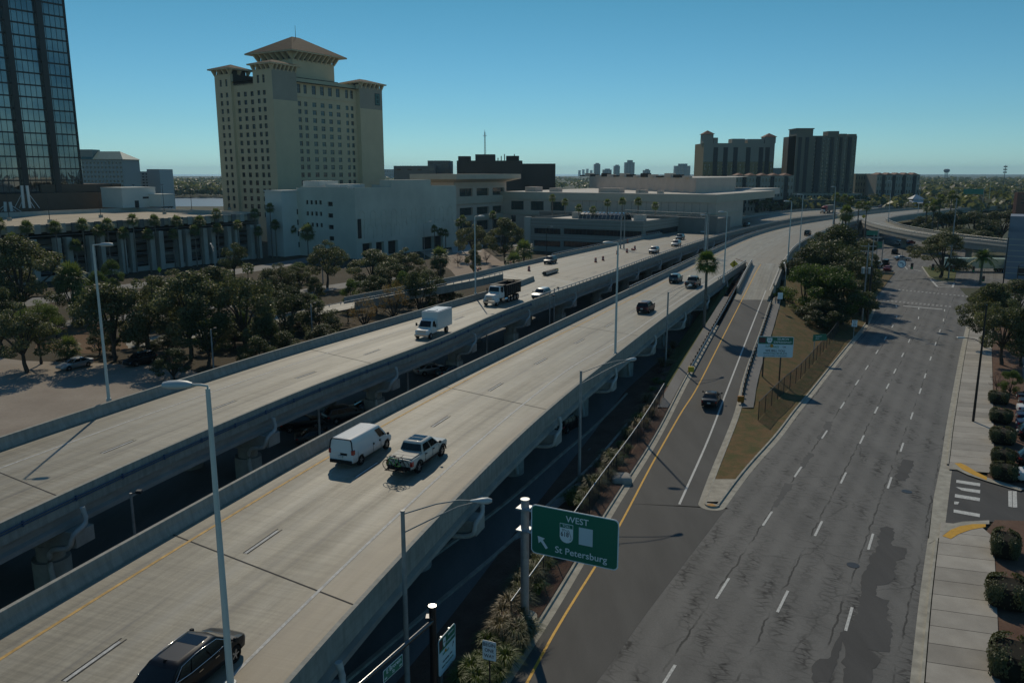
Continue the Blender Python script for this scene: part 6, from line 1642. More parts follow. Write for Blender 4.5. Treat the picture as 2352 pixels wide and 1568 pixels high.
m = MB(); zb0, zb1 = 1.25, 2.85
for s in (-1, 1):
    m.b2((-4.6, s * 1.22 - .05, zb0), (1.05, s * 1.22 + .05, zb1)); m.b2((-4.65, s * 1.25 - .09, zb1), (1.1, s * 1.25 + .09, zb1 + .14))
    for k in range(8): m.b2((-4.4 + .75 * k, s * 1.30 - .05, zb0), (-4.25 + .75 * k, s * 1.30 + .05, zb1 - .002))
m.b2((1.0, -1.2, zb0), (1.1, 1.2, zb1 + .25)); m.b2((-4.7, -1.2, zb0), (-4.6, 1.2, zb1)); m.b2((-4.6, -1.17, zb0), (1.0, 1.17, zb0 + .12)); m.b2((1.1, -1.15, zb1 + .10), (2.3, 1.15, zb1 + .22)); m.b2((-4.5, -.45, .8), (1.3, .45, 1.25))
part(dt, "tipper_bed", m, TIP)
m = MB(); nn = 14; rr2 = random.Random(4)
hgt = [[1.9 + .75 * math.exp(-((i - 7) / 4.5) ** 2) * math.exp(-((j - 3) / 2.4) ** 2) + rr2.uniform(-.06, .06) for j in range(7)] for i in range(nn)]
m.add([(-4.5 + 5.4 * i / (nn - 1), -1.14 + 2.28 * j / 6, hgt[i][j]) for i in range(nn) for j in range(7)], [(i * 7 + j, (i + 1) * 7 + j, (i + 1) * 7 + j + 1, i * 7 + j + 1) for i in range(nn - 1) for j in range(6)], 0, True); part(dt, "rubble_load", m, mat("grey rubble", (0.26, 0.24, 0.21), 0.95, 0.4, 4.0, bump=.6))
p = on((1888, 490)); p.z += .012
sm = thing("semi_truck", "red semi truck with white bonnet and long grey trailer", "semi truck", p + Vector((1.5, .5, 0)), h1(p))
m = MB(); cbox(m, (.6, -1.2, 1.0), (2.6, 1.2, 3.3), .12, taper=lambda v: (v[0] - (.3 if v[2] > 2.5 and v[0] > 1.5 else 0), v[1], v[2])); cbox(m, (-1.2, -1.22, 1.0), (.7, 1.22, 3.85), .15, taper=lambda v: (v[0], v[1], v[2] - (.5 if v[0] > 0 and v[2] > 3 else 0))); part(sm, "cab", m, PRED, 40)
m = MB(); cbox(m, (2.5, -1.0, .8), (4.4, 1.0, 1.95), .18, taper=lambda v: (v[0], v[1] * (.88 if v[0] > 3.4 else 1), v[2] - (.3 if v[0] > 3.4 and v[2] > 1.5 else 0))); part(sm, "bonnet", m, PW, 40)
m = MB(); m.quad((2.62, -1.0, 2.0), (2.62, 1.0, 2.0), (2.33, .95, 2.85), (2.33, -.95, 2.85)); part(sm, "windscreen", m, CGLASS)
m = MB(); m.b2((4.3, -1.1, .45), (4.55, 1.1, .75)); m.b2((4.32, -.5, .9), (4.42, .5, 1.6)); part(sm, "bumper", m, CHROME)
m = MB(); m.b2((-3.5, -.5, .75), (1, .5, 1.0)); part(sm, "chassis", m, TRIM)
TRL = mat("grey trailer", (0.20, 0.185, 0.16), 0.7, 0.15, .5)
m = MB(); cbox(m, (-15.2, -1.27, 1.25), (-1.6, 1.27, 3.95), .06); 
for k in range(18): m.b2((-15 + k * .74, -1.31, 1.3), (-14.92 + k * .74, -1.272, 3.85)); m.b2((-15 + k * .74, 1.272, 1.3), (-14.92 + k * .74, 1.31, 3.85))
part(sm, "trailer", m, TRL)
for s in (-1, 1):
    lamp(sm, "headlight", (4.25, s * .78 - .15, 1.0), (4.42, s * .78 + .12, 1.25), HLAMP)
    for x in (3.4, -1.6, -2.8, -12.6, -13.8): wheel_at(sm, x, s * .98, .5, .34)
# ---- sedan on the ramp
p = GR(1633, 926); p.z = rz_of(p.y) + .02
c = car('sedan', PBLK, "glossy black sedan climbing the smooth on-ramp", "car", p, head(rampL, p))
# ---- parked and street cars on the ground
def gcar(kind, pnt, px, ang, label, cat, group=None, z=0.0, simple=False):
    p = G(*px, z); p.z = z + .012; return car(kind, pnt, label, cat, p, rad(ang), group=group, simple=simple)
gcar('sedan', PSIL, (173, 845), -118, "silver sedan parked alone on the sunny sand lot", "car")
gcar('suv', PBLK, (322, 836), -112, "black car parked in tree shade at the edge of the sand lot", "car")
zgr = Zg
gcar('sedan', PSIL, (283, 481), -100, "silver car parked on the garage roof in front of the white stair house", "car", z=zgr)
gcar('suv', PBLK, (384, 478), -20, "black SUV parked on the garage roof beside the small white box house", "SUV", z=zgr)
U = "cars parked in the dark below the expressway"
for kind, pnt, px, a, lab in (('suv', PBLK, (690, 985), 32, "black SUV shaded below the deck, left of the light pole behind the van"), ('sedan', PGRY, (735, 1015), 20, "dark grey car in the shade right beside the pale light pole behind the van"), ('sedan', PBLUE, (838, 948), 200, "slate blue sedan below the deck between a pier and the parapet by the van"), ('suv', PGRY, (790, 965), 40, "graphite SUV tucked directly behind a round pier below the deck"), ('sedan', PW, (1045, 802), 205, "white sedan parked below the deck next to the twin-lamp pole"), ('sedan', PSIL, (992, 858), 30, "silver car glinting in the dark below the deck left of the arched reflection"), ('sedan', PBLUE, (1040, 862), 40, "dark blue car just above the parapet, beside the glinting silver one"), ('suv', PBLK, (1300, 985), 60, "black car gleaming below the right deck near its hammerhead pier"), ('sedan', PSIL, (1330, 765), 30, "silver car under the far part of the deck by the slim poles"), ('sedan', PW, (1395, 745), 30, "pale car under the far deck, right of the slim poles")):
    gcar(kind, pnt, px, a, lab, "car", U)
S_ = "cars at the far junction"
for kind, pnt, px, a, lab, cat in (('suv', PBLK, (2055, 583), 60, "black SUV driving into the shade of the flyover", "SUV"), ('sedan', PSIL, (2072, 598), -8, "silver sedan crossing the junction sideways", "car"), ('pickup', PW, (2013, 614), 50, "white pickup waiting beside the dark jeep under the trees", "pickup"), ('jeep', PBLK, (2034, 610), 60, "dark off-roader waiting just ahead of the red car", "SUV"), ('sedan', PRED, (2038, 622), 60, "red car waiting at the junction behind the dark off-roader", "car"), ('suv', PGRY, (2126, 560), 50, "grey SUV under the flyover by the big oak", "SUV"), ('sedan', PW, (2067, 562), 30, "pale car below the flyover in the shade", "car"), ('sedan', PRED, (2090, 560), 30, "red lit car below the flyover right of the pale one", "car"), ('suv', paint("teal", (0.02, 0.16, 0.15)), (2010, 660), 60, "teal car half hidden behind the utility poles", "car")):
    gcar(kind, pnt, px, a, lab, cat, S_, simple=True)
tr = thing("box_trailer", "pale green white box trailer behind the lone palm at the junction", "trailer", G(2200, 622), rad(-8)); m = MB(); cbox(m, (-4, -1.2, .9), (12, 1.2, 3.6), .06); part(tr, "body", m, mat("pale mint panel", (0.35, 0.46, 0.42), 0.6)); 
for x in (-2.5, 10, 11.2):
    for s in (-1, 1): wheel_at(tr, x, s * 1.0, .45, .3)
K_ = "cars in the right hand car park"
for kind, pnt, px, lab in (('sedan', PGRY, (2384, 868 - 48), "white car in dappled shade under the car park trees"), ('sedan', PBLK, (2388, 925), "black car, first past the shrub in the row behind the clipped bushes"), ('sedan', PGRY, (2394, 938), "graphite car next to the first black car behind the bushes"), ('sedan', PW, (2392, 954), "white car in the row behind the clipped bushes"), ('sedan', PDBL, (2392, 972), "navy car right after the white one behind the bushes"), ('sedan', PDBL, (2394, 990), "second navy car of the pair behind the bushes"), ('suv', PBLK, (2398, 1012), "black SUV at the end of the row behind the bushes"), ('suv', PBLK, (2402, 1075), "black SUV standing apart above the driveway"), ('sedan', PW, (2402, 1110), "white car with a red tail lamp just above the driveway")):
    gcar(kind, PW if 'white car' in lab else pnt, px, -22, lab, "car", K_)
# ------------------------------------------------------------------ poles, signs, rails, fences
def vpole(mb, p, h, r0, r1, seg=10): mb.cyl(p, (p[0], p[1], p[2] + h), r0, r1, seg=seg)
BOXM = mat("grey lamp housing", (0.40, 0.43, 0.43), 0.45)
def highway_lamp(px_b, px_t, zb, dirx, label, headl=1.7, m=POLEW, mh=None):
    g = G(*px_b, zb); t = AT(*px_t, g.y); h = t.z - zb
    o = thing("highway_lamp", label, "street light", g, 0, "tall expressway lamp posts")
    mb = MB(); mb.cyl((0, 0, 0), (0, 0, h), .14, .085, seg=14); mb.cyl((0, 0, -.3), (0, 0, .12), .22, seg=14); mb.build("pole", m, o)
    a = rad(dirx); d = Vector((math.cos(a), math.sin(a), 0))
    mb = MB(); M = Matrix.Rotation(a, 3, 'Z')
    mb.tube([Vector((0, 0, h - .05)), Vector((0, 0, h + .1)), d * .25 + Vector((0, 0, h + .14)), d * .7 + Vector((0, 0, h + .14))], .05, 8); mb.build("arm", m, o)
    mb = MB(); n = 9; vs = []
    rows_ = [(0.55, .12, .10), (.75, .20, .17), (1.05, .25, .20), (1.4, .24, .18), (1.62, .15, .12)]
    for x, wy, hz in rows_:
        for k in range(12):
            t_ = 2 * math.pi * k / 12; vs.append(M @ Vector((x, math.cos(t_) * wy, h + .12 + math.sin(t_) * hz * (1 if math.sin(t_) > 0 else .65))))
    mb.add(vs, [(i * 12 + k, i * 12 + (k + 1) % 12, (i + 1) * 12 + (k + 1) % 12, (i + 1) * 12 + k) for i in range(4) for k in range(12)], 0, True); mb.add(vs[:12], [tuple(range(12))]); mb.add(vs[-12:], [tuple(range(12))]); mb.build("lamp_head", BOXM, o)
    return o
for a in (((530, 1572), (480, 892), 6.6, 180, "nearest tall lamp post, standing in front of the black SUV"), ((250, 917), (222, 566), 6.6, 10, "tall pale lamp post on the far barrier beside the sand lot"), ((1092, 674), (1092, 499), 6.6, 12, "tall lamp post on the barrier just left of the dump truck"), ((1413, 814), (1418, 561), 6.6, 172, "tall lamp post on the right barrier behind the truss arm lamp"), ((1662, 646), (1666, 489), 6.6, 175, "tall lamp post by the yellow merge sign"), ((1620, 590), (1617, 495), 6.6, 178, "slim tall lamp post between the two carriageways by the twin signal poles"), ((1808, 620), (1818, 464), 6.6, 176, "tall lamp post at the start of the right hand bend above the trees"), ((1836, 572), (1847, 448), 6.6, 176, "tall lamp post on the bend behind the black off-roader"), ((1912, 528), (1914, 430), 6.6, 176, "slim tall lamp post beside the big median palm"), ((2040, 508), (2044, 416), 6.6, 178, "tall lamp post at the mouth of the exit ramp"), ((2108, 492), (2115, 424), 6.6, 178, "thin lamp post on the far expressway right of the exit ramp mouth"), ((2270, 472), (2276, 415), 6.6, 178, "thin lamp post near the far right end of the expressway")): highway_lamp(*a)
def truss_lamp(px_b, px_t, px_h, label, zb=0.0, m=POLEG):
    g = G(*px_b, zb); t = AT(*px_t, g.y); h = t.z - zb
    o = thing("truss_arm_lamp", label, "street light", g, 0, "street lights with a twin rod arm")
    mb = MB(); mb.cyl((0, 0, 0), (0, 0, h), .15, .10, seg=12); mb.cyl((0, 0, h), (0, 0, h + .08), .12, seg=12); mb.build("pole", m, o)
    # the lamp reaches across the road; find it at the same height plus a little
    lo, hi = g.y - 6, g.y + 6; best = None
    zt = zb + h + .55; e = G(*px_h, zt) - Vector((g.x, g.y, zt)); e.z = 0
    if e.length > 5.5: e = e.normalized() * 5.0
    d = e.normalized(); L = e.length
    mb = MB(); A = Vector((0, 0, h - .12)); B = Vector((0, 0, h - 1.1)); E = d * (L - .5) + Vector((0, 0, h + .52))
    mb.tube([A, A.lerp(E, .45) + Vector((0, 0, .22)), A.lerp(E, .75) + Vector((0, 0, .2)), E], .035, 6); mb.tube([B, B.lerp(E, .45) + Vector((0, 0, .1)), B.lerp(E, .75) + Vector((0, 0, .12)), E - Vector((0, 0, .05))], .035, 6); mb.build("arm", m, o)
    mb = MB(); vs = []; a = math.atan2(d.y, d.x); M = Matrix.Rotation(a, 3, 'Z'); c = E
    for x, wy, hz in ((-.35, .05, .05), (-.1, .12, .09), (.2, .19, .15), (.5, .19, .17), (.72, .08, .09)):
        for k in range(12): t_ = 2 * math.pi * k / 12; vs.append(c + M @ Vector((x, math.cos(t_) * wy, math.sin(t_) * hz)))
    mb.add(vs, [(i * 12 + k, i * 12 + (k + 1) % 12, (i + 1) * 12 + (k + 1) % 12, (i + 1) * 12 + k) for i in range(4) for k in range(12)], 0, True); mb.add(vs[-12:], [tuple(range(12))]); mb.build("lamp_head", BOXM, o)
    return o
truss_lamp((937, 1600), (932, 1175), (1120, 1148), "nearest grey truss arm street light, left of the green expressway sign")
truss_lamp((1330, 1108), (1337, 853), (1456, 824), "grey truss arm street light rising from the ornamental grasses")
truss_lamp((1528, 850), (1535, 672), (1607, 652), "grey truss arm street light beside the tall fan palm")
truss_lamp((1798, 735), (1814, 617), (1760, 546), "grey truss arm street light rising out of the bright green tree")
truss_lamp((500, 690), (543, 570), (480, 558), "slim curved street light in front of the garage pilasters")
truss_lamp((742, 650), (738, 592), (716, 577), "slim curved street light beside the rounded stair tower")
# small floodlight poles between the decks
def flood(px_b, px_t, label, n=2, arm=0):
    g = G(*px_b, 0); t = AT(*px_t, g.y); h = t.z
    o = thing("floodlight_pole", label, "floodlight pole", g, 0, "floodlight poles between the decks")
    mb = MB(); mb.cyl((0, 0, 0), (0, 0, h), .12, .09, seg=10); mb.build("pole", POLEG, o)
    for k in range(n):
        x = (-.35 + .7 * k) if n > 1 else .6; mb = MB(); mb.tube([(0, 0, h - .05), (x, 0, h + .08)], .035, 5); cbox(mb, (x - .2, -.25, h + .02), (x + .2, .12, h + .24), .04); mb.build("lamp_head", DARKM, o)
flood((317, 1300), (311, 1132), "thick floodlight pole near the big round pier with its lamp turned right", 1)
flood((736, 1030), (723, 880), "floodlight pole standing right behind the white van", 1)
flood((938, 930), (938, 830), "twin headed floodlight pole left of the white sedan below the deck", 2)
flood((1118, 830), (1120, 754), "floodlight pole in front of the near carriageway's conduit, left of the silver SUV", 2)
flood((1262, 780), (1265, 680), "left of the two floodlight poles beside the railing", 1); flood((1272, 775), (1275, 662), "right and taller of the two floodlight poles beside the railing", 1)
flood((492, 860), (488, 756), "pale concrete light pole in the trees above the far barrier", 1); flood((719, 800), (717, 698), "thin pale pole in the dark trees above the far barrier", 1)
# ---- the cantilever sign over the ramp mouth
SGREEN = mat("sign green", (0.015, 0.150, 0.090), 0.45); SWHITE = mat("sign white", (0.78, 0.80, 0.80), 0.5); SBLUEW = mat("sign covering plate", (0.55, 0.62, 0.65), 0.55); SBLACK = mat("sign black", (0.012, 0.012, 0.012), 0.5); SYEL = mat("sign yellow", (0.60, 0.42, 0.02), 0.5); SORG = mat("sign orange", (0.62, 0.26, 0.02), 0.5); STEAL = mat("sign teal letters", (0.02, 0.24, 0.13), 0.5); SBACK = mat("bare sign back", (0.30, 0.31, 0.31), 0.5, metal=.5); SMAR = mat("sign maroon", (0.10, 0.03, 0.03), 0.5)
def rrect(x0, z0, x1, z1, r, n=5):
    out = []
    for cx_, cz, a0 in ((x1 - r, z0 + r, -90), (x1 - r, z1 - r, 0), (x0 + r, z1 - r, 90), (x0 + r, z0 + r, 180)):
        out += [(cx_ + math.cos(rad(a0 + 90 * k / n)) * r, cz + math.sin(rad(a0 + 90 * k / n)) * r) for k in range(n + 1)]
    return out
def plate(name, parent, pts, y, m, th=.012, back=None):
    mb = MB(); n = len(pts); f = [(x, y - th, z) for x, z in pts]; b = [(x, y, z) for x, z in pts]
    mb.add(f + b, [tuple(range(n))] + [tuple(reversed(range(n, 2 * n)))] + [(k, n + k, n + (k + 1) % n, (k + 1) % n) for k in range(n)])
    if back: mb.mi[-n - 1] = 1
    return mb.build(name, [m, back] if back else m, parent)
def shield(parent, x, z, w, h, y):
    pts = [(x - w / 2, z + h / 2), (x - w / 2, z - h * .18)] + [(x - math.cos(t) * w / 2, z - h * .18 - math.sin(t) * h * .32) for t in np.linspace(.15, math.pi - .15, 9)] + [(x + w / 2, z - h * .18), (x + w / 2, z + h / 2)]
    pts = pts[::-1]
    plate("route_shield", parent, pts, y, SWHITE)
    plate("shield_header", parent, [(x - w * .47, z + h * .28), (x + w * .47, z + h * .28), (x + w * .47, z + h * .47), (x - w * .47, z + h * .47)], y - .014, SGREEN, .006)
    mb = MB()
    fl = [(-.30, .20), (-.18, .21), (-.02, .14), (.14, .17), (.17, .19), (.22, .10), (.28, -.02), (.36, -.16), (.37, -.26), (.31, -.32), (.25, -.28)]
    mb.tube([(x + a * w, y - .022, z + b * h) for a, b in fl], .011 * w / .75, 4); mb.tube([(x - .30 * w, y - .022, z + .20 * h), (x - .28 * w, y - .022, z + .14 * h), (x - .15 * w, y - .022, z + .12 * h)], .011 * w / .75, 4); mb.build("state_outline", SBLACK, parent)
    text(parent, "618", h * .36, SBLACK, (x - w * .12, y - .018, z - h * .06), sx=.80); text(parent, "TOLL", h * .17, SWHITE, (x, y - .024, z + h * .375))
pole = G(1205, 1432, 0); ptop = AT(1203, 1147, pole.y).z
sgn = thing("overhead_sign", "green overhead expressway sign reading WEST and St Petersburg on a thick steel pole", "road sign", pole, rad(-26))
mb = MB(); mb.cyl((0, 0, 0), (0, 0, ptop), .26, .24, seg=20); mb.cyl((0, 0, ptop), (0, 0, ptop + .05), .27, seg=20); mb.build("pole", ALU, sgn)
MB().cyl((0, 0, -.1), (0, 0, .55), .75, seg=24).build("footing", KERB, sgn)
tl_ = G(1228, 1147, ptop + .0); Rm = Matrix.Rotation(rad(26), 3, 'Z')
w_s, h_s = 5.25, 2.98; xs0 = .62; zs1 = ptop + .05; zs0 = zs1 - h_s; yb = -.45
mb = MB()
for z in (zs1 - .55, zs0 + 1.1):
    for y in (-.32, .32): mb.tube([(-.35, y, z), (4.9, y * .5, z)], .055, 6)
    for k in range(6): mb.tube([(.3 + .8 * k, (-.3 if k % 2 else .3) * .8, z), (1.1 + .8 * k, (.3 if k % 2 else -.3) * .7, z)], .03, 5)
    mb.b2((-.42, -.38, z - .05), (.34, .38, z + .05))
for k in range(5): mb.tube([(.4 + .9 * k, -.25, zs1 - .55 if k % 2 else zs0 + 1.1), (1.3 + .9 * k, -.25, zs0 + 1.1 if k % 2 else zs1 - .55)], .035, 5)
for x in (1.2, 3.0, 4.8): mb.b2((x - .05, yb + .02, zs0 + .2), (x + .05, yb + .12, zs1 - .2))
mb.build("truss_arm", ALU, sgn)
plate("sign_border", sgn, rrect(xs0, zs0, xs0 + w_s, zs1, .28), yb, SWHITE, .03, SBACK)
plate("sign_panel", sgn, rrect(xs0 + .06, zs0 + .06, xs0 + w_s - .06, zs1 - .06, .24), yb - .031, SGREEN, .006)
y = yb - .042
text(sgn, "WEST", .52, SWHITE, (xs0 + 2.82, y, zs1 - .52))
shield(sgn, xs0 + 2.18, zs1 - 1.37, .80, 1.15, y + .004)
plate("cover_plate", sgn, [(xs0 + 2.93, zs1 - 1.86), (xs0 + 3.75, zs1 - 1.86), (xs0 + 3.75, zs1 - .84), (xs0 + 2.93, zs1 - .84)], y, SBLUEW)
text(sgn, "St Petersburg", .56, SWHITE, (xs0 + 3.05, y, zs0 + .50), sx=1.02)
ar = [(.42, 1.14), (.48, .70), (.61, .83), (.93, .42), (1.06, .53), (.74, .94), (.87, 1.06)]
ar = [(xs0 + a, zs0 + b - .02) for a, b in ar]
mb = MB(); mb.add([(a, y - .006, b) for a, b in ar], [(0, 1, 2, 5, 6), (2, 3, 4, 5)]); mb.build("arrow", SWHITE, sgn)
# ---- toll information sign on the grass bank
b0, b1 = G(*zc(1780, 780, 5.6)(705, 905), .0), G(*zc(1780, 780, 5.6)(955, 1010), 0)
def bankz(x, y): 
    a, b = rxx(y) + .66, wx(y) - .71
    f = min(1, max(0, (x - a) / max(.1, b - a))); e = f * f * (3 - 2 * f); z0 = rz_of(y) + .11
    return z0 + (.12 - z0) * e
def onbank(px):
    lo, hi = 40., 220.
    for _ in range(50):
        m = (lo + hi) / 2; p = AT(*px, m)
        if p.z > bankz(p.x, p.y): lo = m
        else: hi = m
    return AT(*px, lo)
b0 = onbank((1751, 865)); tl = AT(1742, 772, b0.y); br = AT(1813.5, 826, b0.y); Wt = (AT(1817.5, 779, b0.y).x - tl.x) * 1.04; Ht = tl.z - AT(1740, 819, b0.y).z
ts = thing("toll_sign", "wide green and white toll information sign reading SELMON EXPRESSWAY on two posts in the grass", "road sign", b0, rad(-8))
x0 = tl.x - b0.x; zt_s = tl.z - b0.z
mb = MB(); mb.b2((-.08, -.04, -.2), (.08, .1, zt_s - .2)); mb.build("post", WOODP, ts); xb = Wt * .66 + x0 + .05; mb = MB(); mb.b2((xb - .08, -.04, -1.2), (xb + .08, .1, zt_s - .2)); mb.build("post", WOODP, ts)
def toll_face(t, x0, z1, Wt, Ht, y, small=True, arrow=False):
    plate("sign_panel", t, rrect(x0, z1 - Ht, x0 + Wt, z1, .18), y, mat("pale blue white sign", (0.62, 0.72, 0.75), 0.5), .03, SBACK)
    plate("sign_header", t, [(x0 + .06, z1 - Ht * .37), (x0 + Wt - .06, z1 - Ht * .37), (x0 + Wt - .06, z1 - .12), (x0 + Wt - .14, z1 - .05), (x0 + .14, z1 - .05), (x0 + .06, z1 - .12)], y - .031, SGREEN, .006)
    yy = y - .04; k = Wt / 4.0
    plate("header_square", t, [(x0 + .12 * k, z1 - Ht * .31), (x0 + .85 * k, z1 - Ht * .31), (x0 + .85 * k, z1 - Ht * .06), (x0 + .12 * k, z1 - Ht * .06)], yy, SMAR, .006)
    plate("route_shield", t, [(x0 + 1.0 * k, z1 - Ht * .22), (x0 + 1.15 * k, z1 - Ht * .31), (x0 + 1.45 * k, z1 - Ht * .31), (x0 + 1.6 * k, z1 - Ht * .22), (x0 + 1.6 * k, z1 - Ht * .07), (x0 + 1.0 * k, z1 - Ht * .07)], yy, SWHITE, .006)
    text(t, "618", .22 * k, SBLACK, (x0 + 1.3 * k, yy - .01, z1 - Ht * .18))
    text(t, "SELMON", .34 * k, SWHITE, (x0 + 2.8 * k, yy - .004, z1 - Ht * .115)); text(t, "EXPRESSWAY", .34 * k, SWHITE, (x0 + 2.78 * k, yy - .004, z1 - Ht * .27), sx=.98)
    text(t, "SUN", .36 * k, STEAL, (x0 + 1.18 * k, yy - .004, z1 - Ht * .48), sx=.9); text(t, "PASS", .36 * k, STEAL, (x0 + 2.05 * k, yy - .004, z1 - Ht * .50), sx=.9)
    cc_ = (x0 + 1.56 * k, z1 - Ht * .45); plate("sun_disc", t, [(cc_[0] + math.cos(a) * .2 * k, cc_[1] + math.sin(a) * .2 * k) for a in np.linspace(0, 2 * math.pi, 17)[:-1]], yy, SORG, .006)
    if not arrow: text(t, "OR", .26 * k, SBLACK, (x0 + 3.0 * k, yy - .004, z1 - Ht * .50))
    else:
        mb = MB(); ax, az = x0 + 3.3 * k, z1 - Ht * .50; mb.add([(ax + a * k, yy - .004, az + b * k) for a, b in ((-.2, -.25), (-.12, -.28), (.12, .05), (.2, -.02), (.22, .28), (-.05, .2), (.04, .12))], [(0, 1, 2, 6), (3, 4, 5, 6, 2)]); mb.build("arrow", SBLACK, t)
    text(t, "WE BILL YOU" if not arrow else "OR WE BILL YOU", (.37 if not arrow else .29) * k, SBLACK, (x0 + 2.0 * k, yy - .004, z1 - Ht * .69)); text(t, "WITH TOLL-BY-PLATE", .27 * k, mat("sign dark green text", (0.01, 0.09, 0.06), 0.5), (x0 + 2.0 * k, yy - .004, z1 - Ht * .82))
    if small: text(t, "TOLL-BY-PLATE SUBJECT TO ADMIN CHARGES", .14 * k, SBLACK, (x0 + 2.0 * k, yy - .004, z1 - Ht * .93), sx=.9)
toll_face(ts, x0, zt_s, Wt, Ht, -.05)
# second toll sign seen almost edge-on in the near corner
p = G(1012, 1560, 0); ts2 = None
pb = G(1030, 1600, 0)
ya = 38.5
A = AT(1006, 1473, ya - .7); Bq = AT(1044, 1404, ya + 1.1)
ts2 = thing("toll_sign", "narrow looking toll sign turned away beside the black signal pole in the near corner", "road sign", Vector((A.x, A.y, 0)), math.atan2(Bq.y - A.y, Bq.x - A.x))
w2_ = (Bq.xy - A.xy).length; h2_ = A.z - AT(1006, 1558, ya - .7).z
toll_face(ts2, 0, A.z + .05, w2_, max(1.0, h2_), 0, False, True)
for x in (w2_ * .25, w2_ * .72): MB().b2((x - .05, .02, 0), (x + .05, .12, A.z)).build("post", ALU, ts2)
# BEGIN ONE WAY
yb_ = 37.2
q = AT(1125, 1515, yb_); ow = thing("one_way_sign", "small white BEGIN ONE WAY sign on a dark post among the grasses", "road sign", Vector((q.x, q.y, 0)), rad(-22))
zt1 = AT(1125, 1470, yb_).z; wo = .74; plate("sign_panel", ow, rrect(-wo / 2, zt1 - 1.06, wo / 2, zt1, .05), -.05, SWHITE, .015, SBACK)
for k, s in enumerate(("BEGIN", "ONE", "WAY")): text(ow, s, .27, SBLACK, (0, -.068, zt1 - .22 - .31 * k), sx=.9)
MB().b2((-.03, -.048, 0), (.03, .02, zt1 - .1)).build("post", DARKM, ow)
# black signal pole and mast arm with the street name
ym = 36.0
q = AT(993, 1392, ym); zt2_ = q.z; mp_ = thing("signal_mast", "glossy black signal pole with a mast arm carrying a green street name sign", "signal pole", Vector((q.x, q.y, 0)), 0)
mb = MB(); mb.cyl((0, 0, 0), (0, 0, zt2_), .20, .17, seg=18); mb.build("pole", BLKP, mp_); MB().cyl((0, 0, zt2_), (0, 0, zt2_ + .05), .20, seg=18).build("pole_cap", mat("bright cap", (0.7, 0.7, 0.7), 0.25, metal=.8), mp_)
e = AT(818, 1572, ym - 5.4); a0 = Vector((0, 0, zt2_ - .75)); e0 = e - Vector((q.x, q.y, 0)); e0.z = zt2_ - .62; e0 = e0 * 1.25; e0.z = zt2_ - .6
mb = MB(); mb.tube([a0, e0], [.13, .08], 12); mb.b2((-.32, -.2, zt2_ - .62), (.05, .2, zt2_ - .5)); mb.build("mast_arm", mat("polished black arm", (0.03, 0.03, 0.03), 0.18, spec=.9), mp_)
dv_ = (e0 - a0).normalized(); ang = math.atan2(-dv_.y, -dv_.x); L_ = (e0 - a0).length
cpt = a0 + dv_ * (L_ * .48)
sn = thing("street_name_sign", "green street name sign reading E Brorein St hung under the mast arm", "road sign", Vector((q.x, q.y, 0)) + cpt - Vector((0, 0, .12)), ang)
plate("sign_panel", sn, rrect(-.75, -.62, .75, -.03, .05), -.17, SWHITE, .012, SBACK); plate("sign_face", sn, rrect(-.72, -.59, .72, -.06, .04), -.183, mat("bright sign green", (0.01, 0.17, 0.11), 0.45), .005)
text(sn, "E Brorein", .30, SWHITE, (.05, -.192, -.20)); text(sn, "St", .22, SWHITE, (0, -.192, -.44)); text(sn, "400", .13, SWHITE, (-.58, -.192, -.48)); text(sn, "500", .13, SWHITE, (.56, -.192, -.48))
# small green directional sign and speed sign on the bank
g = onbank((1868, 822)); tz = AT(1866, 768, g.y).z; ds = thing("direction_sign", "small tilted green direction sign with white lettering behind the chain link fence", "road sign", g, rad(-6))
MB().b2((-.05, 0, -.3), (.05, .08, tz - g.z - .2)).build("post", ALU, ds)
zz = tz - g.z; plate("sign_panel", ds, [(-.3, zz - 1.0), (1.75, zz - .75), (1.5, zz + .12), (-.25, zz)], -.03, SGREEN, .02, SBACK)
text(ds, "Stadium", .26, SWHITE, (.5, -.055, zz - .26), rot=(rad(90), rad(-6), 0)); text(ds, "Port", .26, SWHITE, (.35, -.055, zz - .60), rot=(rad(90), rad(-6), 0))
for px, h, lab, tx in (((1960, 775), 2.9, "white speed limit sign at the kerb below the dark trees", "35"), ((1790, 712), 3.0, "pale rectangular sign beside the right guardrail near the bright tree", None)):
    g = onbank(px) if tx is None else G(*px, .1); o = thing("speed_sign" if tx else "marker_sign", lab, "road sign", g, rad(-10)); MB().b2((-.03, 0, 0), (.03, .05, h)).build("post", ALU, o); plate("sign_panel", o, rrect(-.42, h - 1.1, .42, h, .05), -.02, SWHITE, .02, SBACK)
    if tx: text(o, "SPEED", .2, SBLACK, (0, -.045, h - .18)); text(o, "LIMIT", .2, SBLACK, (0, -.045, h - .40)); text(o, tx, .5, SBLACK, (0, -.045, h - .78))
# yellow merge diamonds
for px_b, px_s, Yd, lab in (((1686, 622), (1686, 607), 176, "yellow merge diamond sign at the point where the ramp meets the expressway"), ((1985, 520), (1984, 497), 352, "small yellow diamond sign at the exit ramp nose")):
    g = AT(*px_s, Yd); o = thing("merge_sign", lab, "road sign", Vector((g.x, g.y, DZ + .6)), rad(-12)); h = g.z - DZ - .6
    MB().b2((-.04, 0, -.2), (.04, .06, h)).build("post", ALU, o); s_ = .92; plate("sign_panel", o, [(0, h - s_), (s_, h), (0, h + s_), (-s_, h)], -.02, SYEL, .02, SBACK)
    mb = MB(); mb.tube([(0, -.05, h - .5), (0, -.05, h + .4)], .06, 5); mb.tube([(.28, -.05, h - .5), (.02, -.05, h + .05)], .05, 5); mb.add([(-.22, -.05, h + .3), (.22, -.05, h + .3), (0, -.05, h + .62)], [(0, 1, 2)]); mb.build("merge_symbol", SBLACK, o)
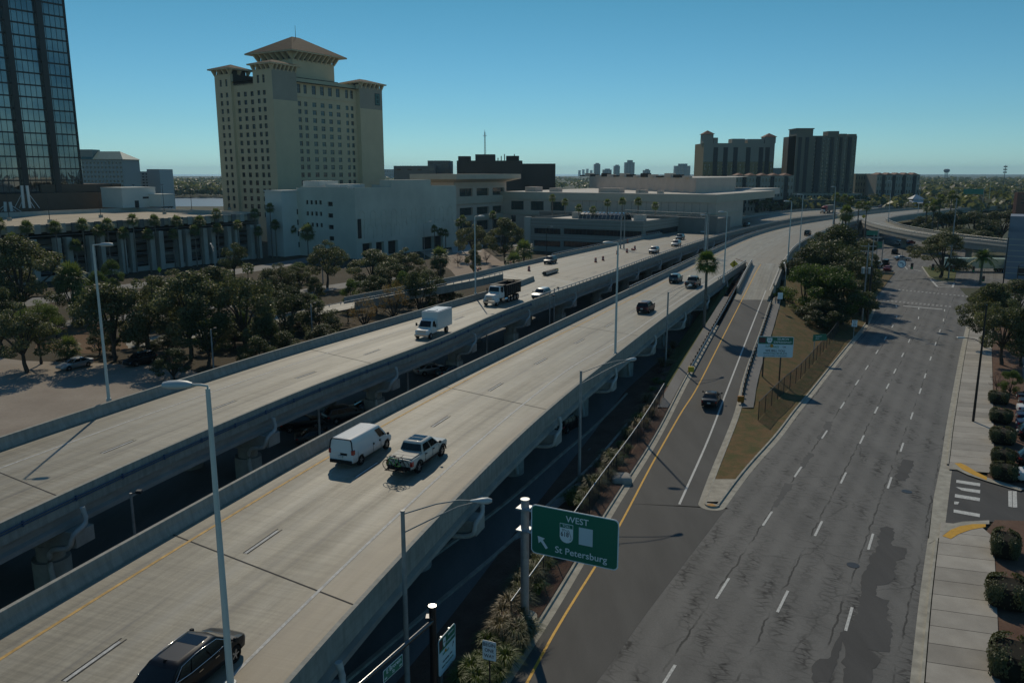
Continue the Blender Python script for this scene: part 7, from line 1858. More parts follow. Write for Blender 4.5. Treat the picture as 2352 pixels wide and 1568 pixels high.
for px, lab in (((368, 628), "left of the two yellow green warning diamonds in front of the garage"), ((492, 640), "right of the two yellow green warning diamonds in front of the garage")):
    g = G(px[0], px[1] + 12); o = thing("warning_sign", lab, "road sign", g, rad(-20), "warning diamonds before the garage"); MB().b2((-.04, 0, 0), (.04, .06, 2.6)).build("post", ALU, o); plate("sign_panel", o, [(0, 1.6), (.75, 2.35), (0, 3.1), (-.75, 2.35)], -.02, mat("fluorescent yellow green", (0.36, 0.46, 0.02), 0.5), .02, SBACK)
# gantry signs far away and under the flyover
for px, py, Y, w_, h_, lab in ((2236, 440, 500, 11, 3.2, "distant green gantry sign above the far carriageway"), (2003, 535, 262, 3.4, 1.5, "upper green direction sign hanging before the flyover"), (2008, 562, 250, 4.6, 1.9, "lower and wider green direction sign hanging before the flyover"), (2284, 420 + 22, 520, 9, 1.2, "thin green sign edge beside the distant gantry")):
    if "thin" in lab: continue
    g = AT(px, py, Y); o = thing("gantry_sign", lab, "road sign", Vector((g.x, g.y, 0)), rad(-14)); z = g.z
    plate("sign_panel", o, rrect(-w_ / 2, z - h_ / 2, w_ / 2, z + h_ / 2, .1), -.05, mat("bright sign green", (0.01, 0.17, 0.11), 0.45), .03, SBACK)
    MB().b2((w_ / 2 + .1, 0, 0), (w_ / 2 + .35, .3, z + h_ / 2 + .4)).build("post", POLEG, o); MB().b2((-w_ / 2, .0, z + h_ * .3), (w_ / 2 + .1, .15, z + h_ * .3 + .2)).build("arm", POLEG, o)
# twin overhead structures over the left carriageway
gt = thing("sign_gantry", "slim steel gantry spanning the left carriageway between twin posts", "gantry", (0, 0, 0))
ga_, gb_ = AT(1616, 600, 206), AT(1612, 545, 206)
base2 = Vector((AT(1618, 560, 206).x, 206, 0)); base1 = base2 + Vector((-17.5, 20, 0))
for k, bb in enumerate((base2, base2 + Vector((.9, .6, 0)), base1, base1 + Vector((-.9, .3, 0)))):
    MB().cyl((bb.x, bb.y, 0), (bb.x, bb.y, zat(488, 206) - (0 if k < 2 else .6)), .22, .16, seg=10).build("post", POLEG, gt)
mb = MB(); zt_g = zat(491, 206); 
for dz in (0, -1.1): mb.tube([base1 + Vector((0, 0, zt_g + dz)), base2 + Vector((0, 0, zt_g + dz))], .10, 6)
for k in range(14): a = base1.lerp(base2, k / 14) + Vector((0, 0, zt_g - (1.1 if k % 2 else 0))); b = base1.lerp(base2, (k + 1) / 14) + Vector((0, 0, zt_g - (0 if k % 2 else 1.1))); mb.tube([a, b], .05, 4)
mb.build("truss", POLEG, gt)
# ---- guardrails
def guardrail(path, side, label, endcol, posts_dark=True):
    o = thing("guardrail", label, "guardrail", path[0]); b = path[0]
    mb = MB(); off = [p - b for p in offset(path, side * .35)]
    W = [(0, .42), (.05, .48), (0, .56), (.05, .64), (.05, .70), (0, .78), (-.02, .78), (-.02, .42)]
    mb.sweep(off, [(side * -1 * a, z) for a, z in W] if side > 0 else W); mb.build("rail_beam", RAILM, o)
    st = resample(offset(path, side * .55), 1.9)
    pm = MB(); pm.b2((-.09, -.10, -.3), (.09, .10, .78)); me = pm.mesh("post", mat("dark guardrail post", (0.05, 0.042, 0.036), 0.85))
    bm = MB(); bm.b2((-.07, -.09, .45), (.07, .09, .75)); 
    for p in st[:100]: place("post", me, o, p - b, (0, 0, head(path, p)))
    e = path[0] - b + Vector((side * .35, 0, 0)); m = MB(); cbox(m, (e.x - .35, e.y - .5, .25), (e.x + .35, e.y - .1, .95), .04); m.build("end_terminal", endcol, o)
gl = [p for p in rampL if GR(1580, 868).y <= p.y <= 172]; guardrail(gl, -1, "long guardrail with a yellow end block on the left side of the ramp", SYEL)
gr_ = [p for p in rampR if GR(1705, 930).y <= p.y <= 143]; guardrail(gr_, 1, "guardrail with an orange end block on the right side of the ramp", mat("rust orange block", (0.34, 0.14, 0.02), 0.6))
# ramp barrier walls beyond the guardrail
rb_w = thing("ramp_barrier", "short concrete barrier between the ramp and the expressway below the merge sign", "barrier", (0, 0, 0))
q = [p for p in rampL if 150 < p.y < 186]
MB().sweep(q, prof_left()).build("wall", BARR, rb_w); rail(q, rb_w, -1)
q2 = [p for p in rampR if 143 < p.y < 190]
rb_w2 = thing("ramp_barrier", "concrete barrier on the outer side of the ramp beside the bright tree", "barrier", (0, 0, 0)); MB().sweep(q2, prof_right()).build("wall", BARR, rb_w2)
# ---- fences
def fence(pts, h, label, m=LINK, step=3.0, post=DARKM, top=True, topm=None):
    q = resample(pts, step); o = thing("chain_link_fence", label, "fence", q[0]); b = q[0]
    mb = MB(); L = 0
    for a, c in zip(q, q[1:]):
        d = (c - a).length; mb.quad(a - b + Vector((0, 0, .05)), c - b + Vector((0, 0, .05)), c - b + Vector((0, 0, h)), a - b + Vector((0, 0, h)), uv=[(L, 0), (L + d, 0), (L + d, h), (L, h)]); L += d
    mb.build("mesh", m, o)
    me = MB().cyl((0, 0, -.2), (0, 0, h + .03), .04, seg=6).mesh("post", post)
    for a in q: place("post", me, o, a - b)
    MB().tube([a - b + Vector((0, 0, h)) for a in q], .035 if topm is None else .045, 5).build("top_rail", topm or post, o)
    return o
fp = [onbank(q) for q in (zs(1553, 470), zs(1740, 275), zs(1880, 150))] + [onbank((1893, 806)), onbank((1912, 782)), onbank((1925, 762))]
fence(fp, 2.1, "dark chain link fence curving across the grass bank by the street")
fl_ = []
for y in np.arange(43.5, 93, 4): fl_.append(Vector((rlx(y) - 1.9 - max(0, (y - 95) * .1), y, rz_of(y) * .8 + .1)))
fence(fl_, 1.9, "chain link fence with a pale top rail between the ramp and the ornamental grasses", topm=ALU)
bo = G(1450, 1105); mb = MB(); cbox(mb, (-.9, -.9, -.2), (.9, .9, .62), .35, seg=3, smooth=True); tag(mb.build("boulder", mat("pale boulder", (0.30, 0.28, 0.25), 0.9, .2, 1.5, bump=.3), loc=(bo.x - .9, bo.y, 0)), "pale rounded boulder beside the ramp kerb", "boulder")
# ---- orange construction barrels and the crash cushion
OR_ = mat("barrel orange", (0.42, 0.055, 0.025), 0.6); RW = mat("barrel white stripe", (0.50, 0.42, 0.40), 0.6)
bm_ = MB(); zz = [0, .08, .10, .30, .31, .48, .49, .66, .67, .84, .85, 1.0, 1.05]; rr_ = [.36, .36, .30, .29, .29, .28, .28, .27, .27, .26, .26, .24, .15]
for k in range(12): bm_.cyl((0, 0, zz[k]), (0, 0, zz[k + 1]), rr_[k], rr_[k + 1], seg=14, mi=1 if k in (4, 8) else 0, caps=(k == 11))
bme = bm_.mesh("traffic_barrel", [OR_, RW])
bl_ = [((1368, 602), "leftmost of the two barrels standing in the gore"), ((1385, 598), "right of the two barrels standing in the gore"), ((1418, 584), "barrel beside the tall lamp post's shaft"), ((1440, 580), "barrel right of the lamp post, before the fallen one"), ((1458, 573), "upright barrel next to the fallen barrel"), ((1441, 558), "barrel against the left barrier with the chevron board"), ((1485, 547), "barrel against the barrier, left of the slim gantry's far post"), ((1528, 538), "barrel against the barrier between the gantry post and the SUVs"), ((1572, 530), "barrel against the barrier above the slate grey SUV"), ((1606, 522), "barrel against the barrier left of the white sedan"), ((1625, 517), "second of three barrels against the barrier behind the white sedan"), ((1635, 514), "third barrel against the barrier behind the white sedan"), ((1645, 511), "farthest barrel against the barrier before the bend"), ((1098, 633 - 5), "barrel standing on the left ramp by its far barrier"), ((1173, 612), "barrel on the left ramp by the twin cabbage palms"), ((1215, 622), "barrel on the left ramp just right of the cabbage palms")]
for px, lab in bl_:
    o = place("traffic_barrel", bme, None, on(px)); tag(o, "orange striped " + lab, "traffic barrel", "orange construction barrels")
o = place("traffic_barrel", bme, None, on((1452, 575)) + Vector((0, 0, .3)), (rad(90), 0, rad(30))); tag(o, "orange striped barrel lying on its side", "traffic barrel", "orange construction barrels")
cu = thing("crash_cushion", "long dark crash cushion with a yellow nose in front of the concrete gore", "crash cushion", on((1250, 634)), head(d1R, on((1250, 634))))
for k in range(6): m = MB(); cbox(m, (.3 + k * 1.05, -.45, .1), (1.25 + k * 1.05, .45, .85), .05); m.build("cushion_bay", mat("dark cushion", (0.05, 0.05, 0.048), 0.7), cu)
m = MB(); cbox(m, (6.6, -.45, .1), (7.0, .45, .9), .12); m.build("nose_panel", SYEL, cu)
for s in (-1, 1): m = MB(); m.b2((0, s * .5 - .03, .35), (6.6, s * .5 + .03, .7)); m.build("side_rail", RAILM, cu)
# ---- utility poles, traffic signals, span wires
def timber(px_b, px_t, label, r=.17, m=WOODP, arms=0, tr=0, rect=False):
    g = G(*px_b, 0); h = AT(*px_t, g.y).z; o = thing("utility_pole", label, "utility pole", g, rad(-20), "utility poles by the junction")
    mb = MB(); mb.cyl((0, 0, 0), (0, 0, h), r, r * .65, seg=10); mb.build("pole", m, o)
    for k in range(arms): mb = MB(); mb.b2((-1.3, -.07, h - .5 - .9 * k), (1.3, .07, h - .36 - .9 * k)); mb.build("crossarm", m, o)
    for k in range(tr): mb = MB(); mb.cyl((.55 - 1.1 * k, 0, h * .62), (.55 - 1.1 * k, 0, h * .62 + 1.1), .34, seg=12); mb.build("transformer", ALU, o)
    return g, h
P1 = timber((1980, 738), (1968, 560), "grey utility pole with two transformers among the trees", .16, POLEG, 2, 2); P2 = timber((1990, 742), (1986, 540), "slim utility pole right of the transformer pole", .13, POLEG, 1); P3 = timber((1991, 745), (1997, 610), "thick dark pole at the kerb corner", .24, BLKP); P4 = timber((2178, 640), (2186, 455), "tall grey pole rising above the big junction oak", .2, POLEG)
P6 = timber((2298, 700), (2303, 545), "dark pole in front of the panelled building", .14, BLKP); 
def wire(a, b, label, sag=.8, r=.025):
    pts = [a.lerp(b, t) - Vector((0, 0, sag * 4 * t * (1 - t))) for t in np.linspace(0, 1, 11)]; o = pts[0].copy()
    tag(MB().tube([p - o for p in pts], r, 4).build("cable", DARKM, loc=o), label, "cable")
sp0 = P3[0] + Vector((0, 0, 7.5)); sp1 = P6[0] + Vector((0, 0, 8.2))
wire(sp0, sp1, "span wire carrying the traffic signals over the junction", .6); wire(P1[0] + Vector((0, 0, P1[1] - .5)), P4[0] + Vector((0, 0, P4[1] - 1)), "long overhead cable from the transformer pole to the tall grey pole", 2.0)
SIGB = mat("signal housing", (0.014, 0.014, 0.014), 0.5)
for px, lab in (((2092, 611), "traffic signal on the left, beside the round arrow sign"), ((2141, 613), "traffic signal in front of the median island tip"), ((2189, 616), "traffic signal in front of the big oak's trunk"), ((2236, 618), "traffic signal left of the lone palm"), ((2262, 640), "traffic signal on the right, below the lone palm")):
    t_ = (px[0] - proj(sp0)[0]) / (proj(sp1)[0] - proj(sp0)[0]); lo, hi = 0., 1.
    for _ in range(40):
        mm = (lo + hi) / 2
        if proj(sp0.lerp(sp1, mm))[0] < px[0]: lo = mm
        else: hi = mm
    a = sp0.lerp(sp1, lo) - Vector((0, 0, .6 * 4 * lo * (1 - lo))); z = AT(px[0], px[1], a.y).z
    o = thing("traffic_signal", "black hanging " + lab, "traffic light", Vector((a.x, a.y, z - .55)), rad(-15), "traffic signals over the junction")
    m = MB(); cbox(m, (-.22, -.14, 0), (.22, .14, 1.1), .04); m.tube([(0, 0, 1.1), (0, 0, max(1.2, a.z - z + .55))], .03, 5); m.build("housing", SIGB, o)
    for k, col in enumerate(((0.02, .30, .12), (0.10, 0.07, 0.01), (0.10, 0.01, 0.01))): m = MB(); m.cyl((0, -.145, .2 + .34 * k), (0, -.17, .2 + .34 * k), .13, seg=12); m.build("signal_lens", mat("lens %d" % k, col, 0.3), o)
    for k in range(3): m = MB(); m.b2((-.15, -.32, .33 + .34 * k), (.15, -.15, .36 + .34 * k)); m.build("visor", SIGB, o)
g = AT(2071, 606, sp0.y + 4); o = thing("turn_sign", "round white sign with a curved arrow hanging by the left traffic signal", "road sign", g, rad(-15)); m = MB(); m.cyl((0, 0, 0), (0, -.03, 0), .75, seg=24); m.build("sign_panel", SWHITE, o); m = MB(); m.tube([(.25, -.04, -.35), (.22, -.04, .1), (-.05, -.04, .22), (-.35, -.04, .2)], .07, 5); m.tube([(.0 + math.cos(a) * .68, -.04, math.sin(a) * .68) for a in np.linspace(0, 6.2, 24)], .05, 4); m.build("arrow", mat("sign blue", (0.02, 0.05, 0.16), 0.5), o); m = MB(); m.tube([(0, .02, .7), (0, .02, 2.2)], .03, 4); m.build("hanger", DARKM, o)
# dark lamp on the pavement
g = G(2235, 967, .13); h = AT(2262, 700, g.y).z - .13; o = thing("pavement_lamp", "tall dark street lamp on the right hand pavement with a slim arm over the road", "street light", g)
MB().cyl((0, 0, 0), (0, 0, h), .14, .09, seg=12).build("pole", BLKP, o); hz = AT(2219, 778, g.y).z
MB().tube([(0, 0, hz - .6), (-.9, 0, hz - .15), (-2.0, 0, hz)], .04, 6).build("arm", BLKP, o); m = MB(); cbox(m, (-2.75, -.16, hz - .06), (-1.95, .16, hz + .07), .05); m.build("lamp_head", BOXM, o)
for px_b, px_t, lab in (((2330, 690), (2322, 610), "dark street lamp in front of the panelled building's blue wall"), ((1255, 600), (1262, 525), "slim curved street lamp in front of the low office")):
    g = G(*px_b); h = AT(*px_t, g.y).z; o = thing("pavement_lamp", lab, "street light", g); MB().cyl((0, 0, 0), (0, 0, h), .1, .07, seg=8).build("pole", BLKP, o); MB().tube([(0, 0, h), (.5, 0, h + .5), (1.3, 0, h + .6)], .05, 5).build("arm", BLKP, o); m = MB(); cbox(m, (1.2, -.15, h + .53), (1.9, .15, h + .68), .04); m.build("lamp_head", BOXM, o)
# garage roof light poles
for i, (x, yb, yt, lab) in enumerate(((22, 507, 440, "garage roof light pole, first from the picture's left edge"), (115, 512, 440, "garage roof light pole with the tallest plinth left of centre"), (232, 500, 428, "garage roof light pole in front of the brown podium"), (311, 478, 425, "garage roof light pole against the white stair house"), (378, 492, 424, "garage roof light pole beside the black SUV on the roof"), (441, 487, 422, "garage roof light pole in front of the river"), (527, 482, 426, "garage roof light pole in front of the hotel"))):
    g = G(x, yb, Zg); h = AT(x, yt, g.y).z - Zg; o = thing("roof_light_pole", lab, "light pole", g, 0, "light poles on the garage roof")
    MB().cyl((0, 0, .8), (0, 0, h), .10, .07, seg=8).build("pole", DARKM, o); MB().b2((-.45, -.45, 0), (.45, .45, .9)).build("plinth", KERB, o); MB().b2((-.5, -.18, h), (.5, .18, h + .14)).build("lamp_head", DARKM, o)
# sunlit street lamps far off
for px_b, px_t, lab in (((975, 600), (975, 513), "slim grey street light by the annex's right hand corner"), ((1405, 500), (1406, 440), "thin lamp in front of the convention centre wall"), ((1715, 500), (1717, 425), "thin lamp at the right end of the convention centre")):
    g = G(*px_b); h = AT(*px_t, g.y).z; o = thing("slim_street_light", lab, "street light", g, 0); MB().cyl((0, 0, 0), (0, 0, h), .11, .07, seg=8).build("pole", POLEG, o); MB().tube([(0, 0, h), (1.8, 0, h + .5)], .05, 5).build("arm", POLEG, o); m = MB(); cbox(m, (1.6, -.2, h + .42), (2.5, .2, h + .6), .05); m.build("lamp_head", BOXM, o)
# ------------------------------------------------------------------ trees, palms, shrubs, grasses
RS = np.random.RandomState(11)
def leaf_mesh(name, P, N, size, tone, m, aspect=0.6, fold=True):
    """one small bent leaf spray per point: P centres, N normals"""
    n = len(P); N = N / np.maximum(1e-6, np.linalg.norm(N, axis=1, keepdims=True))
    r = RS.normal(size=(n, 3)); T = np.cross(N, r); T /= np.maximum(1e-6, np.linalg.norm(T, axis=1, keepdims=True)); B = np.cross(N, T)
    s = (size * (0.6 + 0.8 * RS.rand(n)))[:, None]
    a = P - T * s * .5; b = P + B * s * aspect * .5 + N * s * .08; c = P + T * s * .5; d = P - B * s * aspect * .5 + N * s * .08
    V = np.stack([a, b, c, d], 1).reshape(-1, 3)
    me = bpy.data.meshes.new(name); me.vertices.add(4 * n); me.vertices.foreach_set("co", V.astype(np.float32).ravel())
    me.loops.add(4 * n); me.loops.foreach_set("vertex_index", np.arange(4 * n, dtype=np.int32)); me.polygons.add(n)
    me.polygons.foreach_set("loop_start", np.arange(0, 4 * n, 4, dtype=np.int32)); me.polygons.foreach_set("loop_total", np.full(n, 4, dtype=np.int32))
    me.update(calc_edges=True)
    at = me.color_attributes.new("tone", 'FLOAT_COLOR', 'POINT'); col = np.repeat(np.clip(tone, 0, 1), 4)
    at.data.foreach_set("color", np.stack([col, col, col, np.ones_like(col)], 1).astype(np.float32).ravel())
    me.materials.append(m); me.validate(); return me
def sph(n):
    v = RS.normal(size=(n, 3)); return v / np.linalg.norm(v, axis=1, keepdims=True)
def lobes_crown(lobes, per, size, m, shell=.55, updown=.6, name="crown", aspect=.6):
    P, N, Tn = [], [], []
    for c, r in lobes:
        k = int(1.15 * per * (r[0] * r[1] + r[0] * r[2]) / 2 / 2.0) + 8
        d = sph(k); rr = shell + (1 - shell) * RS.rand(k) ** .6; rr *= 1 + .18 * RS.randn(k) * .5
        p = np.array(c) + d * rr[:, None] * np.array(r); P.append(p); N.append(d * .55 + sph(k) * .75 + np.array([0, 0, .45])); 
        Tn.append(np.clip(.48 + .24 * RS.randn(k) + .20 * RS.randn(), 0, 1))
    return leaf_mesh(name, np.concatenate(P), np.concatenate(N), size, np.concatenate(Tn), m, aspect)
BARK = mat("bark", (0.075, 0.058, 0.045), 0.9, 0.3, 3.0, bump=.5); PBARK = mat("palm bark", (0.17, 0.145, 0.12), 0.9, 0.25, 4.0, bump=.4, stretch=(1, 1, 3))
LOAK = leaf_material("oak leaves", (0.050, 0.058, 0.024), (0.100, 0.108, 0.050), (0.165, 0.168, 0.092), .35)
LDRK = leaf_material("dark leaves", (0.030, 0.040, 0.015), (0.064, 0.078, 0.030), (0.115, 0.125, 0.060), .32)
LBRT = leaf_material("bright leaves", (0.030, 0.055, 0.010), (0.064, 0.104, 0.018), (0.120, 0.165, 0.034), .38)
LFTH = leaf_material("feathery leaves", (0.065, 0.090, 0.025), (0.105, 0.135, 0.040), (0.15, 0.175, 0.06), .4)
LORG = leaf_material("autumn leaves", (0.10, 0.072, 0.030), (0.17, 0.105, 0.042), (0.22, 0.16, 0.06), .4)
LYEL = leaf_material("yellow green leaves", (0.100, 0.110, 0.015), (0.150, 0.150, 0.020), (0.19, 0.19, 0.03), .25)
LRED = leaf_material("bare red twigs", (0.085, 0.052, 0.048), (0.12, 0.075, 0.068), (0.15, 0.095, 0.085), .1)
LPLM = leaf_material("palm fronds", (0.050, 0.070, 0.020), (0.100, 0.128, 0.042), (0.17, 0.20, 0.085), .35)
LPLB = leaf_material("bright palm fronds", (0.045, 0.080, 0.014), (0.075, 0.120, 0.022), (0.13, 0.17, 0.04), .25)
LDED = leaf_material("dry fronds", (0.10, 0.078, 0.045), (0.14, 0.11, 0.065), (0.18, 0.145, 0.09), .15)
LHDG = leaf_material("clipped leaves", (0.040, 0.046, 0.018), (0.080, 0.086, 0.036), (0.13, 0.135, 0.066), .2)
PROT = {}
def tree_proto(name, m, seed, nl, size, per, flat_=.8, spread=1.0, low=.28, shell=.5, trunk=True, gaps=1.0):
    rnd = np.random.RandomState(seed); lobes = []; W, Hh = 5.0, 10.0
    for k in range(nl):
        t = (k + .5) / nl; a = 2.39996 * k + rnd.rand(); hz = low + (1 - low) * (rnd.rand() ** .75)
        prof = math.sin(min(1, (hz - low) / (1 - low) * .86 + .14) * math.pi) ** .55
        rr = W * prof * (0.40 + .60 * math.sqrt(rnd.rand())) * spread * .84
        s = (0.62 + .66 * rnd.rand()) * gaps
        lobes.append(((math.cos(a) * rr, math.sin(a) * rr, Hh * hz * .90), (1.25 * s, 1.25 * s, 1.0 * s * flat_)))
    cm = lobes_crown(lobes, per, size, m, shell)
    tm = MB(); fork = Vector((rnd.randn() * .15, rnd.randn() * .15, Hh * low * .85))
    tm.tube([(0, 0, -.2), (0, 0, .3), fork * .5 + Vector((.1, 0, 0)), fork], [.42, .34, .28, .24], 8)
    for k in range(0, nl, max(1, nl // 9)):
        c = Vector(lobes[k][0]); mid = fork.lerp(c, .5) + Vector((rnd.randn() * .3, rnd.randn() * .3, .3)); tm.tube([fork * .95, mid, c], [.17, .10, .035], 5)
    PROT[name] = (tm.mesh("trunk", BARK), cm)
tree_proto("oak", LOAK, 1, 34, .27, 567, .75, 1.1, .26); tree_proto("oak2", LOAK, 2, 30, .27, 529, .8, 1.05, .30); tree_proto("dark", LDRK, 3, 34, .25, 567, .8, 1.05, .20); tree_proto("dark2", LDRK, 4, 28, .27, 567, .85, 1.0, .12)
tree_proto("bright", LBRT, 5, 36, .23, 623, .85, 1.05, .08); tree_proto("feathery", LFTH, 6, 30, .19, 623, .55, 1.15, .35); tree_proto("autumn", LORG, 7, 22, .19, 244, .8, 1.0, .25); tree_proto("yellow", LYEL, 8, 22, .20, 282, .55, 1.1, .35); tree_proto("pine", LDRK, 9, 22, .23, 567, .6, 1.0, .52); tree_proto("twig", LRED, 10, 24, .16, 226, .8, 1.0, .25); tree_proto("junction", LOAK, 12, 40, .25, 623, .75, 1.08, .18)
def tree(kind, x, yb, wpx, yt, label, name=None, cat="tree", group=None, z=0.0, rz=None, hmin=2.0):
    g = G(x, yb, z); h = max(hmin, AT(x, yt, g.y).z - z); 
    wd = abs(AT(x + wpx / 2, (yb + yt) / 2, g.y).x - AT(x - wpx / 2, (yb + yt) / 2, g.y).x)
    o = thing(name or {"pine": "pine_tree", "twig": "bare_tree", "autumn": "autumn_tree"}.get(kind, "broadleaf_tree"), label, cat, g, R.uniform(0, 6.28) if rz is None else rz, group)
    o.scale = (wd / 9.6, wd / 9.6, h / 9.6); tm, cm = PROT[kind]
    place("trunk", tm, o); place("crown", cm, o); return o
L_ = "trees on the left of the expressway"
for a in (
 ("oak", 60, 735, 190, 540, "huge dark oak filling the picture's left edge in front of the garage"), ("dark2", 5, 800, 110, 660, "dark leafy tree cut by the picture's left edge under the huge oak"), ("oak2", 62, 855, 150, 690, "broad grey green tree at the back of the sand lot, left of the silver sedan"), ("feathery", 95, 835, 110, 682, "pale feathery crowned tree behind the sand lot's grey green tree"),
 ("oak", 265, 828, 180, 650, "big spreading oak left of centre behind the tall pale lamp post"), ("oak2", 345, 822, 170, 625, "big spreading oak in the middle of the left grove"), ("oak", 440, 826, 180, 622, "big spreading oak on the right of the left grove, above the black parked car"), ("oak2", 570, 822, 170, 598, "tall oak with a forked trunk at the right end of the left grove"), ("dark", 480, 838, 130, 700, "low dark tree in deep shade behind the pale concrete pole"),
 ("pine", 540, 668, 78, 556, "round topped pine with an airy trunk in front of the garage"), ("bright", 262, 668, 48, 596, "small bright green tree in front of the garage pilasters"), ("bright", 228, 690, 46, 622, "bright green bushy tree beside the tall pale lamp post"), ("twig", 262, 738, 84, 662, "reddish leafless tree behind the spreading oaks"), ("yellow", 238, 752, 66, 690, "low yellow green tree beside the tall pale lamp post"),
 ("oak2", 752, 660, 92, 546, "upright oak in front of the rounded stair tower"), ("oak", 860, 672, 120, 572, "broad oak left of the plaza with a low crown"), ("oak2", 935, 650, 90, 566, "oak in front of the annex's right half"), ("bright", 688, 650, 52, 602, "small dark green bush tree left of the upright oak"), ("dark", 660, 790, 110, 668, "dark tree behind the far barrier, left of the orange leaved trees"), ("dark2", 735, 782, 100, 690, "low dark tree just left of the first orange leaved tree"),
 ("autumn", 838, 770, 74, 676, "small orange leaved tree, left of the two autumn trees"), ("autumn", 905, 757, 78, 640, "taller yellow orange leaved tree, right of the two autumn trees"), ("dark", 965, 742, 90, 618, "dense dark tree in the thicket before the left ramp"), ("dark2", 1012, 722, 76, 640, "dense dark tree at the right end of the thicket by the left ramp"), ("bright", 930, 702, 56, 622, "green tree rising between the autumn tree and the dark thicket"), ("dark2", 1050, 706, 60, 672, "low dark shrub against the far barrier left of the tall lamp post"), ("dark", 612, 830, 84, 716, "dark undergrowth tree beside the forked oak"),
 ("oak2", 1084, 598, 76, 505, "slim oak in front of the convention pavilion's columns"), ("oak", 1160, 606, 92, 500, "large oak left of the low office"), ("dark", 1010, 655, 48, 588, "dark tree beside the plaza entrance"), ("dark2", 1088, 630, 46, 572, "dark tuft shaped tree by the tall lamp post on the plaza side"), ("twig", 1052, 612, 30, 580, "tiny leafless tree on the plaza"), ("twig", 1118, 605, 26, 572, "second tiny leafless tree on the plaza, near the large oak"), ("oak2", 1460, 528, 44, 505, "pale shrub at the foot of the terrace wall")):
    tree(*a, group=L_)
for a in (("dark2", 700, 742, 70, 672, "dark rounded shrub beside the side street, left of the autumn trees"), ("bright", 812, 712, 60, 640, "low green tree between the upright oak and the autumn trees"), ("dark", 865, 716, 80, 630, "dark tree standing directly behind the small orange leaved tree"), ("yellow", 800, 738, 44, 690, "yellow green shrub at the edge of the side street"), ("oak2", 640, 690, 90, 600, "grey green oak left of the small dark green bush tree"), ("dark", 655, 748, 90, 650, "dark tree at the corner of the grove beside the forked oak"), ("oak", 505, 735, 120, 610, "oak in the second row of the grove, below the round topped pine"), ("oak2", 400, 738, 130, 612, "oak in the second row of the grove, below the left warning diamond"), ("dark", 170, 742, 90, 610, "dark tree filling the gap right of the huge dark oak"), ("dark2", 130, 775, 60, 715, "dark shrub on the brown bank behind the sand lot"), ("dark2", 25, 700, 120, 590, "dark tree at the picture's left edge before the garage"), ("dark", 900, 690, 90, 600, "dense tree behind the tall autumn tree"), ("dark2", 985, 690, 70, 620, "dense low tree under the plaza's dark tree"), ("dark2", 590, 862, 90, 772, "dark bush at the far barrier below the forked oak"), ("dark2", 655, 838, 90, 760, "dark bush against the far barrier, right of the forked oak"), ("dark2", 745, 808, 90, 745, "dark bush against the far barrier under the thin pale pole"), ("dark2", 400, 872, 90, 800, "dark bush beside the black parked car")):
    tree(*a, group=L_)
rs_ = random.Random(9)
for k in range(30):
    x = rs_.uniform(190, 760); yb = (840 - (x - 190) * .10) - rs_.uniform(0, 120)
    tree(rs_.choice(("dark2", "dark2", "oak2", "bright")), x, yb, rs_.uniform(44, 80), yb - rs_.uniform(45, 80), "low understory shrub in the shade beneath the left hand grove", name="understory_shrub", cat="shrub", group="understory shrubs of the left grove")
R_ = "trees between the ramp and the street"
for a in (
 ("dark", 1815, 690, 90, 590, "dark tree squeezed between the ramp barrier and the bright rounded tree"), ("dark", 1890, 700, 160, 545, "big dark tree rising right behind the two bright trees"), ("dark", 1945, 712, 150, 575, "broad dark tree filling the middle of the group beside the utility poles"), ("dark2", 1880, 765, 130, 690, "low dark skirt shrub in front of the bright green trees"), ("dark", 1895, 610, 100, 525, "dark tree at the far end of the group beside the expressway railing"),
 ("bright", 1850, 742, 140, 606, "bright green rounded tree in front of the dark trees beside the ramp"), ("bright", 1905, 752, 150, 612, "bright green tree right of the rounded one beside the ramp"), ("dark2", 1935, 752, 150, 640, "dark tree at the foot of the bright green trees"), ("dark2", 1975, 728, 80, 668, "low dark green tree by the street kerb"), ("bright", 1985, 722, 40, 690, "yellow green bush by the corner pavement"),
 ("dark", 1862, 668, 100, 566, "dark tree behind the bright ones, next to the ramp barrier"), ("dark2", 1912, 660, 140, 515, "tall dark tree below the big median palm"), ("dark", 1958, 662, 90, 575, "dark tree left of the transformer pole"), ("oak2", 1985, 690, 70, 600, "dark oak behind the utility poles"), ("dark", 1975, 620, 80, 545, "dark tree in front of the exit ramp nose"), ("dark2", 1835, 672, 70, 600, "dark bush tree spilling over the ramp barrier"), ("dark2", 2003, 640, 36, 585, "small dark tree beside the waiting white pickup")):
    tree(*a, group=R_)
F_ = "trees around the far junction"
